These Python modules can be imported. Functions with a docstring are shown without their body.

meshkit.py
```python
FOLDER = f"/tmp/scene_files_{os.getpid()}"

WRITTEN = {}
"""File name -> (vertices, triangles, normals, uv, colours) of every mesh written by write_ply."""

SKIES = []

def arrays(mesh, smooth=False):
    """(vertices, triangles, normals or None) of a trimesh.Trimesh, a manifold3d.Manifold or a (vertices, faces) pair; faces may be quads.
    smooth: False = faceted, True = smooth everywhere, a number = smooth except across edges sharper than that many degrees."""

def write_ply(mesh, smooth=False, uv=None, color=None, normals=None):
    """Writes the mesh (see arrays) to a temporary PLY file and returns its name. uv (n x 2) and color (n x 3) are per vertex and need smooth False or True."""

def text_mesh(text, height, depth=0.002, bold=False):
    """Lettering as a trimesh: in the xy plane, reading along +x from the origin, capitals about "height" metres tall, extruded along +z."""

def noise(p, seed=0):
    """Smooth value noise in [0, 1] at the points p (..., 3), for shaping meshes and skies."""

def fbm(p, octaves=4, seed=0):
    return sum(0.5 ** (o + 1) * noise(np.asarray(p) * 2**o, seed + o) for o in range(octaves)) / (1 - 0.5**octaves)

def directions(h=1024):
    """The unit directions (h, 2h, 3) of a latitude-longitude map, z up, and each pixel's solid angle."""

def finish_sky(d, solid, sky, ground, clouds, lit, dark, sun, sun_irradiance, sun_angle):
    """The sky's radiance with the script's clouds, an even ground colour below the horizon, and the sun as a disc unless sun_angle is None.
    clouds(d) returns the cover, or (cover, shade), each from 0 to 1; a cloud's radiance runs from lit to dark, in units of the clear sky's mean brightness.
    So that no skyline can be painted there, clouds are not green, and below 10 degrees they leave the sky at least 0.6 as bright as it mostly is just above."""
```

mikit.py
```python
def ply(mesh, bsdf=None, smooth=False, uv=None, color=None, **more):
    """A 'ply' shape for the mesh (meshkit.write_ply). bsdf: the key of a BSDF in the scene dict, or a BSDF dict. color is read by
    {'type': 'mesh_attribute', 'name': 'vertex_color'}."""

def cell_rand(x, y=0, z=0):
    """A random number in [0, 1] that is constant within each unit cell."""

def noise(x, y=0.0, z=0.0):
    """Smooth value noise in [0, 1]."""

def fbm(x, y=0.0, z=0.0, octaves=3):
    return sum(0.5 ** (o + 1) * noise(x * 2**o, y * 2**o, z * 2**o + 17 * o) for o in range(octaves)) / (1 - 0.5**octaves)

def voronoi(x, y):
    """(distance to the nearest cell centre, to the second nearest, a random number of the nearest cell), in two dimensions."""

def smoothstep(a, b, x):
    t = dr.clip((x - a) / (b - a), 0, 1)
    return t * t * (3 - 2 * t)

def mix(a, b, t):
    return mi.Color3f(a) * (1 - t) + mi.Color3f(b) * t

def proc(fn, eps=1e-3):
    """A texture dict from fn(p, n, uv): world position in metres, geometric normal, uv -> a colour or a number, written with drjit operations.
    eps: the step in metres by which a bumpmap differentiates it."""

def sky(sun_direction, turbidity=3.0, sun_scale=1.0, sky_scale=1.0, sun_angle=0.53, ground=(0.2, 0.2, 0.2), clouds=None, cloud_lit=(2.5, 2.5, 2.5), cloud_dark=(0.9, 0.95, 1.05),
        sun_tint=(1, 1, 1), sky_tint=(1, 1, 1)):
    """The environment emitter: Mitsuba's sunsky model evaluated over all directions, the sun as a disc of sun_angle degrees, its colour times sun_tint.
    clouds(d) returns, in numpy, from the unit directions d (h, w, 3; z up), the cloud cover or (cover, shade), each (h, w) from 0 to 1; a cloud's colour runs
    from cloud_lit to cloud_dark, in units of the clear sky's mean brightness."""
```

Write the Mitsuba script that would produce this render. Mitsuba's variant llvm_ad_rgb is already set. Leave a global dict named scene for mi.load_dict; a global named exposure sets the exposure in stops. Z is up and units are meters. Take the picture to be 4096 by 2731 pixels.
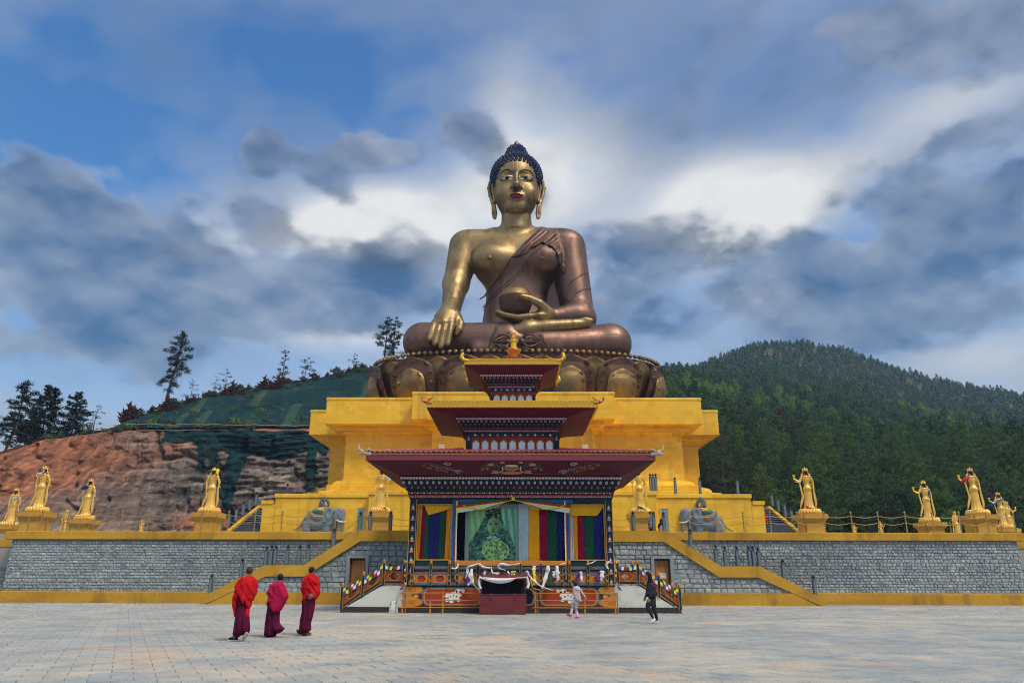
import math, random
import numpy as np, trimesh, drjit as dr, mitsuba as mi
import mikit, meshkit
from mikit import proc, fbm, noise, voronoi, cell_rand, smoothstep, mix
from shapely.geometry import Polygon, LineString, Point, box as sbox
from shapely import affinity, ops
T = mi.ScalarTransform4f
scene, labels = {}, {}

# ------------------------------------------------------------------ camera, light, exposure
PITCH, YAW, ROLL = math.radians(17.585), math.radians(0.463), math.radians(0.13)
CAM = np.array([0.35, 0, 1.6])
fw = np.array([-math.sin(YAW) * math.cos(PITCH), math.cos(YAW) * math.cos(PITCH), math.sin(PITCH)])
rt = np.array([math.cos(YAW), math.sin(YAW), 0]); up = np.cross(rt, fw)
upr = math.cos(ROLL) * up - math.sin(ROLL) * rt
scene['air'] = {'type': 'homogeneous', 'albedo': {'type': 'rgb', 'value': [0.95, 0.95, 0.95]}, 'sigma_t': {'type': 'rgb', 'value': [0.00012, 0.00018, 0.00030]}}
scene['camera'] = {'type': 'perspective', 'medium': {'type': 'ref', 'id': 'air'}, 'fov': 69.55, 'fov_axis': 'x', 'near_clip': 0.1, 'far_clip': 6000.0,
                   'to_world': T().look_at(origin=CAM.tolist(), target=(CAM + fw).tolist(), up=upr.tolist())}
exposure = 2.05


def sky_clouds(d):
    """broken grey cloud under a bright veil, open blue to the left: cover and shade per direction"""
    az = np.degrees(np.arctan2(d[..., 0], d[..., 1])); el = np.degrees(np.arcsin(np.clip(d[..., 2], -1, 1)))
    p = d * np.array([1, 1, 1.35]) * 3.5
    w = np.stack([meshkit.fbm(p * 1.1 + 5.1, 4, 11), meshkit.fbm(p * 1.1 + 9.7, 4, 23), meshkit.fbm(p * 1.1 + 2.7, 4, 29)], -1) - 0.5
    big = meshkit.fbm(p * 0.8 + w * 0.6 + 2.0, 3, 3) - 0.5
    puff = meshkit.fbm(p * 2.0 + w * 0.5 + 7.3, 6, 7) - 0.5
    billow = sum(0.5 ** o * np.abs(2 * meshkit.noise((p + 0.25 * w) * 3.1 * 2 ** o + 3.3 * o, 60 + o) - 1) for o in range(6)) / 1.97 - 0.36
    fine = meshkit.fbm(p * 6.0 + w * 0.8 + 1.3, 6, 31) - 0.5
    streak = meshkit.fbm(np.stack([p[..., 0] * 0.9 + p[..., 2] * 0.9, p[..., 1] * 0.9, p[..., 2] * 3.0 - p[..., 0] * 1.2], -1) + w * 0.9, 5, 41) - 0.5
    blob = lambda a, e, sa, se, rot=0.0: np.exp(-(((az - a) * math.cos(rot) + (el - e) * math.sin(rot)) / sa) ** 2 - ((-(az - a) * math.sin(rot) + (el - e) * math.cos(rot)) / se) ** 2)
    blue = 0.95 * blob(-38.9, 28.2, 8, 6) + 0.50 * blob(-26.3, 37.7, 19, 7) + 0.45 * blob(-7.8, 41.3, 12, 5) + 0.30 * blob(-32.4, 27.8, 14, 8) + 0.25 * blob(-18.9, 36.0, 14, 6)
    white = (0.95 * blob(18.2, 26.5, 6.5, 3.8) + 0.8 * blob(-11.4, 26.7, 7, 3.0) + 0.5 * blob(3.5, 29.7, 8, 6) + 0.45 * blob(-17.6, 24.7, 9, 2.2) + 0.26 * blob(-1.2, 36.9, 5, 8) + 0.30 * blob(-25.6, 22.9, 6, 2)
             + 0.38 * blob(34.8, 30.5, 7, 2.2) + 0.45 * blob(-14.3, 17.4, 9, 1.5, 0.06) + 0.35 * blob(19.1, 19.7, 5, 2.0) + 0.3 * blob(-40.1, 33.5, 2.5, 3) + 0.30 * blob(33.0, 13.6, 6, 2.5) + 0.22 * blob(28.5, 28.1, 8, 2.5))
    dark = (0.75 * blob(-37.9, 24.0, 6.5, 3.6) + 0.95 * blob(-29.5, 19.0, 17, 3.4) + 0.95 * blob(-14.6, 21.6, 9, 2.8) + 0.62 * blob(-21.1, 25.2, 4.0, 1.7, 0.3) + 0.55 * blob(-10.6, 24.4, 4, 2.2) + 0.85 * blob(-21.4, 30.3, 2.2, 1.4, 0.4) + 0.95 * blob(-12.2, 31.4, 4.2, 1.7) + 0.8 * blob(-15.4, 28.5, 2.8, 1.5, -0.5)
            + 0.8 * blob(-4.2, 33.2, 3.2, 2.2, -0.6) + 0.45 * blob(-26.4, 26.1, 1.4, 0.8) + 0.8 * blob(13.1, 24.7, 3.8, 1.9) + 0.72 * blob(23.9, 22.2, 6.0, 2.6) + 0.75 * blob(34.5, 24.9, 7, 3.4) + 0.95 * blob(38.2, 34.3, 7.0, 3.6) + 0.75 * blob(30.4, 36.8, 4.2, 2.6)
            + 0.5 * blob(34.4, 28.6, 5, 1.3) + 0.55 * blob(9.8, 22.1, 5, 2.2) + 0.6 * blob(31.3, 19.4, 7, 2.8) + 0.45 * blob(6.5, 38.5, 2.0, 2.6) + 0.5 * blob(-34.0, 14.3, 12, 3.0) + 0.3 * blob(25.5, 16.7, 8, 2) + 0.36 * blob(0.4, 28.1, 2.2, 2.0) + 0.5 * blob(5.9, 25.0, 3, 1.6) + 0.5 * blob(18.9, 23.9, 1.5, 1.2) + 0.45 * blob(5.1, 20.4, 4, 1.8) + 0.42 * blob(15.2, 20.1, 4, 1.6) + 0.36 * blob(26.9, 17.8, 12, 2.5) + 0.34 * blob(10.9, 18.1, 12, 2) + 0.30 * blob(-30.3, 23.9, 9, 2) + 0.3 * blob(21.6, 36.9, 10, 4))
    tone = 0.42 * blob(-27.5, 34.9, 20, 7) + 0.46 * blob(21.2, 34.1, 14, 6) + 0.28 * blob(8.6, 40.4, 14, 5) + 0.22 * blob(20.8, 17.3, 16, 5) + 0.30 * blob(-31.5, 14.7, 16, 6)
    nrm = lambda f, k: np.clip(f / k, -2.2, 2.2)
    puff2 = meshkit.fbm(p * 3.4 + w * 0.8 + 3.9, 6, 53) - 0.5
    rough = 0.12 * nrm(puff, 0.12) + 0.17 * nrm(puff2, 0.12) + 0.13 * nrm(fine, 0.12) - 0.11 * nrm(billow, 0.12)
    dk = smooth01(0.22, 0.76, dark + rough * np.clip(dark * 2.6 + 0.12, 0, 1))
    lit = smooth01(0.0, 1.0, white * 1.05 + 0.30 * puff + 0.2 * fine)
    shade = np.clip(0.36 + 0.14 * smooth01(16, 5, el) + tone * 0.5 - 0.50 * lit + 0.35 * streak + 0.6 * puff2 + 0.35 * fine + 0.2 * billow, 0, 0.75)
    shade = np.maximum(shade, 0) * (1 - dk) + dk * np.clip(0.74 + 0.55 * puff + 0.6 * puff2 + 0.45 * fine + 0.25 * billow + 0.14 * (dark - 0.6) - 0.12 * lit, 0.34, 0.97)
    cover = np.clip(0.55 + 0.35 * smooth01(16, 5, el) - 0.28 * tone + 0.7 * streak + 0.6 * puff2 + 0.3 * fine + 0.85 * lit - 0.42 * blue, 0.04, 1)
    cover = np.maximum(cover, dk * 0.76)
    out = smooth01(42, 80, np.abs(az)) + smooth01(46, 66, el) * (np.abs(az) <= 80); out = np.clip(out, 0, 1)   # the rest of the sky: bright broken cloud
    cover = cover * (1 - out) + out * np.clip(0.90 + 0.8 * big + 0.5 * streak, 0, 1)
    shade = shade * (1 - out) + out * np.clip(0.10 + 0.9 * puff + 0.4 * big + 0.42 * smooth01(30, 6, el), 0, 1)  # unseen low cloud darkened to weaken light coming from the horizon
    return cover, shade


def smooth01(a, b, x):
    t = np.clip((x - a) / (b - a), 0, 1); return t * t * (3 - 2 * t)


scene['sky_light'] = mikit.sky((0.50, -0.52, 0.98), turbidity=2.5, sun_scale=0.42, sun_angle=14, clouds=sky_clouds, cloud_lit=(2.62, 2.72, 2.84), cloud_dark=(0.10, 0.30, 0.68), sky_tint=(0.34, 0.76, 1.02), sun_tint=(0.96, 0.98, 1.0))

# ------------------------------------------------------------------ helpers: meshes
used = {}


def key_of(base, parent=None):
    k = f'{parent}__{base}' if parent else base
    n = used.get(k, 0); used[k] = n + 1
    return k if n == 0 else f'{k}_{n:03d}'


def note(key, label=None, cat=None, group=None, kind=None):
    d = labels.setdefault(key, {})
    for a, b in (('label', label), ('category', cat), ('group', group), ('kind', kind)):
        if b: d[a] = b
    return key


def thing(base, label, cat, group=None, kind=None):
    return note(key_of(base), label, cat, group, kind)


def add(base, mesh, m, parent=None, smooth=False, label=None, cat=None, group=None, kind=None, to=None, uv=None):
    k = key_of(base, parent)
    d = mesh if isinstance(mesh, dict) else mikit.ply(mesh, m, smooth=smooth, uv=uv)
    if to is not None: d = {**d, 'to_world': to}
    scene[k] = d
    if label or cat or group or kind: note(k, label, cat, group, kind)
    return k


ORD = 'first second third fourth fifth sixth seventh eighth ninth tenth eleventh twelfth thirteenth fourteenth fifteenth'.split()


def V(v, f):
    return np.asarray(v, float).reshape(-1, 3), np.asarray(f, int).reshape(-1, 3)


def join(ms):
    vs, fs, n = [], [], 0
    for v, f in ms:
        vs.append(v); fs.append(f + n); n += len(v)
    return np.vstack(vs), np.vstack(fs)


def tm(m):
    return np.array(m.vertices), np.array(m.faces)


BF = np.array([[0, 2, 3], [0, 3, 1], [4, 5, 7], [4, 7, 6], [0, 1, 5], [0, 5, 4], [2, 6, 7], [2, 7, 3], [0, 4, 6], [0, 6, 2], [1, 3, 7], [1, 7, 5]])


def box(x0, x1, y0, y1, z0, z1):
    return np.array([[x, y, z] for z in (z0, z1) for y in (y0, y1) for x in (x0, x1)], float), BF.copy()


def cbox(cx, cy, cz, sx, sy, sz):
    return box(cx - sx / 2, cx + sx / 2, cy - sy / 2, cy + sy / 2, cz - sz / 2, cz + sz / 2)


def bev(x0, x1, y0, y1, z0, z1, b=0.02):
    """box with chamfered edges"""
    P = []
    for x, sx in ((x0, 1), (x1, -1)):
        for y, sy in ((y0, 1), (y1, -1)):
            for z, sz in ((z0, 1), (z1, -1)):
                P += [[x, y + sy * b, z + sz * b], [x + sx * b, y, z + sz * b], [x + sx * b, y + sy * b, z]]
    return hull(P)


def hull(P):
    h = trimesh.Trimesh(np.asarray(P, float)).convex_hull if False else trimesh.convex.convex_hull(np.asarray(P, float))
    return tm(h)


def frustum(cx, cy, z0, z1, ax, ay, bx, by):
    v = [[cx + sx * hx, cy + sy * hy, z] for z, hx, hy in ((z0, ax, ay), (z1, bx, by)) for sy in (-1, 1) for sx in (-1, 1)]
    return np.array(v, float), BF.copy()


def prism(poly, y0, y1):
    """polygon in (x, z), extruded along y"""
    g = poly if hasattr(poly, 'geom_type') else Polygon(poly)
    if not g.is_valid: g = g.buffer(0)
    out = []
    for q in getattr(g, 'geoms', [g]):
        if q.is_empty or q.area < 1e-9: continue
        m = trimesh.creation.extrude_polygon(q, y1 - y0, engine='earcut')
        v = np.array(m.vertices); f = np.array(m.faces)
        out.append((np.stack([v[:, 0], y1 - v[:, 2], v[:, 1]], 1), f))
    return join(out)


def prism_z(poly, z0, z1):
    g = poly if hasattr(poly, 'geom_type') else Polygon(poly)
    m = trimesh.creation.extrude_polygon(g.buffer(0), z1 - z0, engine='earcut')
    v = np.array(m.vertices); v[:, 2] += z0
    return v, np.array(m.faces)


def prism_x(poly, x0, x1):
    """polygon in (y, z), extruded along x"""
    g = poly if hasattr(poly, 'geom_type') else Polygon(poly)
    m = trimesh.creation.extrude_polygon(g.buffer(0), x1 - x0, engine='earcut')
    v = np.array(m.vertices)
    return np.stack([x0 + v[:, 2], v[:, 0], v[:, 1]], 1), np.array(m.faces)


def lathe(prof, n=16, c=(0, 0, 0), sx=1.0, sy=1.0):
    prof = np.asarray(prof, float); k = len(prof); a = np.arange(n) * 2 * np.pi / n
    v = np.stack([np.outer(prof[:, 0], np.cos(a)) * sx + c[0], np.outer(prof[:, 0], np.sin(a)) * sy + c[1], np.repeat(prof[:, 1:2], n, 1) + c[2]], -1).reshape(-1, 3)
    i, j = np.meshgrid(np.arange(k - 1), np.arange(n), indexing='ij')
    a0, a1, b0, b1 = i * n + j, i * n + (j + 1) % n, (i + 1) * n + j, (i + 1) * n + (j + 1) % n
    f = np.concatenate([np.stack([a0, a1, b1], -1).reshape(-1, 3), np.stack([a0, b1, b0], -1).reshape(-1, 3)])
    return v, f


def tube(P, r, n=6, cap=True, flat=1.0):
    P = np.asarray(P, float); k = len(P); r = np.broadcast_to(np.asarray(r, float), (k,))
    t = np.gradient(P, axis=0); t /= np.linalg.norm(t, axis=1, keepdims=True) + 1e-12
    ref = np.array([0, 0, 1.0]) if abs(t[:, 2]).mean() < 0.8 else np.array([0, 1.0, 0])
    a = np.cross(t, ref); a /= np.linalg.norm(a, axis=1, keepdims=True) + 1e-12
    b = np.cross(t, a); g = np.arange(n) * 2 * np.pi / n
    v = (P[:, None] + r[:, None, None] * (np.cos(g)[None, :, None] * a[:, None] + flat * np.sin(g)[None, :, None] * b[:, None])).reshape(-1, 3)
    i, j = np.meshgrid(np.arange(k - 1), np.arange(n), indexing='ij')
    a0, a1, b0, b1 = i * n + j, i * n + (j + 1) % n, (i + 1) * n + j, (i + 1) * n + (j + 1) % n
    f = np.concatenate([np.stack([a0, b1, a1], -1).reshape(-1, 3), np.stack([a0, b0, b1], -1).reshape(-1, 3)])
    if cap:
        v = np.vstack([v, P[0], P[-1]]); c0, c1 = k * n, k * n + 1; jj = np.arange(n)
        f = np.vstack([f, np.stack([np.full(n, c0), jj, (jj + 1) % n], 1), np.stack([np.full(n, c1), (k - 1) * n + (jj + 1) % n, (k - 1) * n + jj], 1)])
    return v, f


def grid_mesh(G, flip=False):
    """grid of points (a, b, 3) -> mesh"""
    a, b = G.shape[:2]; i, j = np.meshgrid(np.arange(a - 1), np.arange(b - 1), indexing='ij'); q = i * b + j
    f = np.concatenate([np.stack([q, q + b, q + b + 1], -1).reshape(-1, 3), np.stack([q, q + b + 1, q + 1], -1).reshape(-1, 3)])
    return G.reshape(-1, 3), (f[:, ::-1] if flip else f)


def move(m, t=(0, 0, 0), rz=0.0, s=1.0, rx=0.0, ry=0.0):
    v = m[0] * s
    for ang, (i, j) in ((rx, (1, 2)), (ry, (2, 0)), (rz, (0, 1))):
        if ang:
            c, q = math.cos(ang), math.sin(ang); v = v.copy(); a, b = v[:, i].copy(), v[:, j].copy(); v[:, i] = a * c - b * q; v[:, j] = a * q + b * c
    return v + np.asarray(t, float), m[1]


def ball(c, r, n=8, sz=1.0):
    m = trimesh.creation.uv_sphere(1.0, count=[n, int(n * 1.5)])
    return np.array(m.vertices) * np.array([r, r, r * sz]) + np.asarray(c, float), np.array(m.faces)


def spline(P, n):
    P = np.asarray(P, float); k = len(P)
    t = np.linspace(0, k - 1, n); i = np.clip(np.floor(t).astype(int), 0, k - 2); u = (t - i)[:, None]
    p0, p1, p2, p3 = P[np.maximum(i - 1, 0)], P[i], P[i + 1], P[np.minimum(i + 2, k - 1)]
    return 0.5 * (2 * p1 + (p2 - p0) * u + (2 * p0 - 5 * p1 + 4 * p2 - p3) * u ** 2 + (3 * p1 - p0 - 3 * p2 + p3) * u ** 3)


def ellipse(cx, cz, a, b, n=24):
    t = np.arange(n) * 2 * np.pi / n
    return np.stack([cx + a * np.cos(t), cz + b * np.sin(t)], 1)


# ------------------------------------------------------------------ helpers: signed distances and their surfaces
def rc(p, a, b, r1, r2=None, s=None):
    """capsule whose radius runs from r1 to r2; s squeezes space per axis about a"""
    a, b = np.asarray(a, float), np.asarray(b, float); r2 = r1 if r2 is None else r2
    q = p - a; ab = b - a
    if s is not None: s = np.asarray(s, float); q = q / s; ab = ab / s
    h = np.clip((q @ ab) / max(ab @ ab, 1e-9), 0, 1)
    d = np.linalg.norm(q - h[:, None] * ab, axis=1) - (r1 + (r2 - r1) * h)
    return d if s is None else d * min(s)


def chain(p, pts, radii, k=0.0):
    d = None
    for i in range(len(pts) - 1):
        e = rc(p, pts[i], pts[i + 1], radii[i], radii[i + 1]); d = e if d is None else (np.minimum(d, e) if k == 0 else smin(d, e, k))
    return d


def el(p, c, r, rot=0.0, rotx=0.0):
    q = p - np.asarray(c, float)
    if rot: c_, s_ = math.cos(rot), math.sin(rot); q = np.stack([q[:, 0] * c_ + q[:, 2] * s_, q[:, 1], -q[:, 0] * s_ + q[:, 2] * c_], 1)
    if rotx: c_, s_ = math.cos(rotx), math.sin(rotx); q = np.stack([q[:, 0], q[:, 1] * c_ + q[:, 2] * s_, -q[:, 1] * s_ + q[:, 2] * c_], 1)
    r = np.asarray(r, float); k0 = np.linalg.norm(q / r, axis=1); k1 = np.linalg.norm(q / (r * r), axis=1)
    return k0 * (k0 - 1) / np.maximum(k1, 1e-9)


def smin(a, b, k):
    h = np.clip(0.5 + 0.5 * (b - a) / k, 0, 1); return b * (1 - h) + a * h - k * h * (1 - h)


def smax(a, b, k): return -smin(-a, -b, k)


def poly_sd(x, z, P):
    """signed distance to a polygon in a plane, negative inside"""
    P = np.asarray(P, float); d = np.full(len(x), 1e9); ins = np.zeros(len(x), bool)
    for i in range(len(P)):
        a, b = P[i], P[(i + 1) % len(P)]; e = b - a; wx, wz = x - a[0], z - a[1]
        t = np.clip((wx * e[0] + wz * e[1]) / max(e @ e, 1e-12), 0, 1)
        d = np.minimum(d, (wx - e[0] * t) ** 2 + (wz - e[1] * t) ** 2)
        c = ((a[1] > z) != (b[1] > z)); ins ^= c & (x < (b[0] - a[0]) * (z - a[1]) / (b[1] - a[1] + 1e-20) + a[0])
    return np.where(ins, -1, 1) * np.sqrt(d)


def surf(fn, lo, hi, h, B=8, lip=1.35):
    """mesh of fn(p) = 0 inside the box, on a grid of step h (sparse blocks, surface nets), snapped to the surface"""
    lo = np.asarray(lo, float); n = np.ceil((np.asarray(hi, float) - lo) / h / B).astype(int); N = n * B + 1
    ii = np.stack(np.meshgrid(*[np.arange(k) for k in n], indexing='ij'), -1).reshape(-1, 3)
    dc = fn(lo + (ii + 0.5) * B * h)
    hit = ii[np.abs(dc) < lip * B * h * 0.87]
    S = np.full(N, 9.0, np.float32)
    sub = np.stack(np.meshgrid(*[np.arange(B + 1)] * 3, indexing='ij'), -1).reshape(-1, 3)
    neg = ii[dc <= -lip * B * h * 0.87]
    for c in range(0, len(neg), 4000):
        q = (neg[c:c + 4000, None] * B + sub[None]).reshape(-1, 3); S[q[:, 0], q[:, 1], q[:, 2]] = -9.0
    for c in range(0, len(hit), 600):
        q = (hit[c:c + 600, None] * B + sub[None]).reshape(-1, 3); S[q[:, 0], q[:, 1], q[:, 2]] = fn(lo + q * h)
    s = S < 0
    cnt = sum(s[a:N[0] - 1 + a, b:N[1] - 1 + b, c:N[2] - 1 + c].astype(np.int8) for a in (0, 1) for b in (0, 1) for c in (0, 1))
    cells = np.argwhere((cnt > 0) & (cnt < 8))
    idx = np.full(np.array(N) - 1, -1, np.int64); idx[tuple(cells.T)] = np.arange(len(cells))
    acc, num = np.zeros((len(cells), 3)), np.zeros(len(cells))
    cor = [(a, b, c) for a in (0, 1) for b in (0, 1) for c in (0, 1)]
    val = {k: S[cells[:, 0] + k[0], cells[:, 1] + k[1], cells[:, 2] + k[2]].astype(float) for k in cor}
    for a in cor:
        for ax in range(3):
            if a[ax]: continue
            b = tuple(1 if i == ax else a[i] for i in range(3)); va, vb = val[a], val[b]; m = (va < 0) != (vb < 0)
            t = np.where(m, va / np.where(m, va - vb, 1), 0); pt = np.array(a, float)[None] + np.eye(3)[ax][None] * t[:, None]
            acc[m] += pt[m]; num += m
    v = lo + (cells + acc / num[:, None]) * h
    F = []
    for ax in range(3):
        o = [i for i in range(3) if i != ax]; sl0 = [slice(1, -1)] * 3; sl1 = [slice(1, -1)] * 3; sl0[ax] = slice(0, -1); sl1[ax] = slice(1, None)
        s0, s1 = s[tuple(sl0)], s[tuple(sl1)]; e = np.argwhere(s0 != s1); flip = s0[tuple(e.T)]
        base = e.copy(); base[:, o[0]] += 1; base[:, o[1]] += 1
        def cell(da, db):
            c = base.copy(); c[:, o[0]] -= da; c[:, o[1]] -= db; return idx[tuple(c.T)]
        q = np.stack([cell(1, 1), cell(0, 1), cell(0, 0), cell(1, 0)], 1)
        if ax == 1: flip = ~flip
        q = np.where(flip[:, None], q, q[:, ::-1]); F.append(q[(q >= 0).all(1)])
    F = np.vstack(F); f = np.vstack([F[:, [0, 1, 2]], F[:, [0, 2, 3]]])
    for _ in range(2):
        d0 = fn(v); g = np.stack([fn(v + np.eye(3)[i] * h * 0.25) - d0 for i in range(3)], 1) / (h * 0.25)
        v = v - np.clip(d0 / np.maximum((g * g).sum(1), 0.3), -h * 0.5, h * 0.5)[:, None] * g
    return v, f


def front_y(fn, x, z, y0, y1, off=0.0):
    """first y at which the line along +y through (x, z) meets fn = off"""
    x, z = np.asarray(x, float), np.asarray(z, float); y = np.full(x.shape, float(y0))
    for _ in range(60):
        d = fn(np.stack([x, y, z], -1).reshape(-1, 3)).reshape(x.shape) - off
        y = np.minimum(y + np.maximum(d, 0) * 0.7, y1)
    return y


def skin_patch(poly, fn, y0, y1, off=0.02, thick=0.08, step=0.15):
    """flat outline (x, z) laid on the surface fn from the front: a thin shell of its own"""
    g = Polygon(poly).buffer(0); v2, f2 = trimesh.creation.triangulate_polygon(g, engine='earcut')
    v3, f3 = trimesh.remesh.subdivide_to_size(np.c_[v2, np.zeros(len(v2))], f2, step, max_iter=12)
    m = trimesh.Trimesh(v3, f3); m.merge_vertices(); v2, f2 = np.array(m.vertices)[:, :2], np.array(m.faces)
    y = front_y(fn, v2[:, 0], v2[:, 1], y0, y1); fr = np.stack([v2[:, 0], y - off, v2[:, 1]], 1); bk = fr + [0, thick, 0]; n = len(fr)
    e = np.sort(np.vstack([f2[:, [0, 1]], f2[:, [1, 2]], f2[:, [2, 0]]]), 1); u, c = np.unique(e, axis=0, return_counts=True); bd = u[c == 1]
    side = np.vstack([np.stack([bd[:, 0], bd[:, 1], bd[:, 1] + n], 1), np.stack([bd[:, 0], bd[:, 1] + n, bd[:, 0] + n], 1)])
    return np.vstack([fr, bk]), np.vstack([f2, f2[:, ::-1] + n, side])


# ------------------------------------------------------------------ materials
def mat(name, rgb, rough=0.6, metal=0.0, spec=None, two=True, **more):
    b = {'type': 'principled', 'base_color': {'type': 'rgb', 'value': list(rgb)} if not isinstance(rgb, dict) else rgb, 'roughness': rough, 'metallic': metal, **more}
    b['specular'] = 0.18 if spec is None and metal == 0 else (0.5 if spec is None else spec)
    scene[name] = {'type': 'twosided', 'bsdf': b} if two else b
    return name


def bumpy(name, rgb, fn, scale, rough=0.7, metal=0.0, eps=0.02, spec=None):
    b = {'type': 'principled', 'base_color': rgb if isinstance(rgb, dict) else {'type': 'rgb', 'value': list(rgb)}, 'roughness': rough, 'metallic': metal}
    b['specular'] = 0.12 if spec is None else spec
    scene[name] = {'type': 'twosided', 'bsdf': {'type': 'bumpmap', 'arbitrary': proc(fn, eps), 'scale': scale, 'bsdf': b}}
    return name


C3 = mi.Color3f

# ------------------------------------------------------------------ materials of the setting


def gold_tile(p, n, uv):
    a = dr.select(dr.abs(n.x) > 0.7, p.y, p.x)
    row = dr.floor(p.z / 0.42); col = dr.floor(a / 0.84 + 0.5 * (row - 2 * dr.floor(row / 2)))
    t = cell_rand(col, row, 3); big = fbm(a * 0.16, p.z * 0.35, p.y * 0.16, 3); fine = fbm(a * 3.0, p.z * 3.0, p.y * 3.0, 3)
    streak = smoothstep(0.52, 0.80, fbm(a * 1.6, p.z * 0.10, p.y, 3)) * 0.42
    c = mix(C3(0.66, 0.375, 0.016), C3(0.83, 0.545, 0.045), dr.clip(t * 0.50 + big * 0.70 - 0.12, 0, 1))
    pale = dr.select(cell_rand(dr.floor(col / 2), dr.floor(row / 2), 9) > 0.93, 1.0, 0.0)
    c = mix(c, C3(0.88, 0.60, 0.055), pale * 0.55)
    return mix(c, C3(0.36, 0.22, 0.045), dr.clip(streak + 0.22 * (fine - 0.4), 0, 0.8))


def ochre(p, n, uv):
    a = p.x + p.y
    c = mix(C3(0.42, 0.225, 0.025), C3(0.66, 0.40, 0.045), fbm(a * 0.5, p.z * 1.4, 1.0, 4))
    return mix(c, C3(0.17, 0.10, 0.025), smoothstep(0.5, 0.8, fbm(a * 1.3, p.z * 0.35, 5.0, 4)) * 0.42 + 0.2 * fbm(a * 9, p.z * 9, 2.0, 2))


def stone_tone(lo, hi):
    def fn(p, n, uv):
        t = cell_rand(dr.floor(p.x * 2.7), dr.floor(p.z * 4.6), 5); damp = smoothstep(0.42, 0.68, fbm(p.x * 0.16, p.z * 0.5, 3.0, 4))
        c = mix(C3(*lo), C3(*hi), dr.clip(0.4 * t + 0.8 * fbm(p.x * 5, p.y * 5, p.z * 6, 3) - 0.1, 0, 1))
        lime = smoothstep(0.60, 0.74, fbm(p.x * 0.9, p.z * 0.14, 8.0, 4))
        c = mix(c, C3(0.36, 0.44, 0.47), 0.42 * lime)
        return mix(c, C3(0.10, 0.145, 0.17), damp * 0.40)
    return proc(fn)


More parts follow.
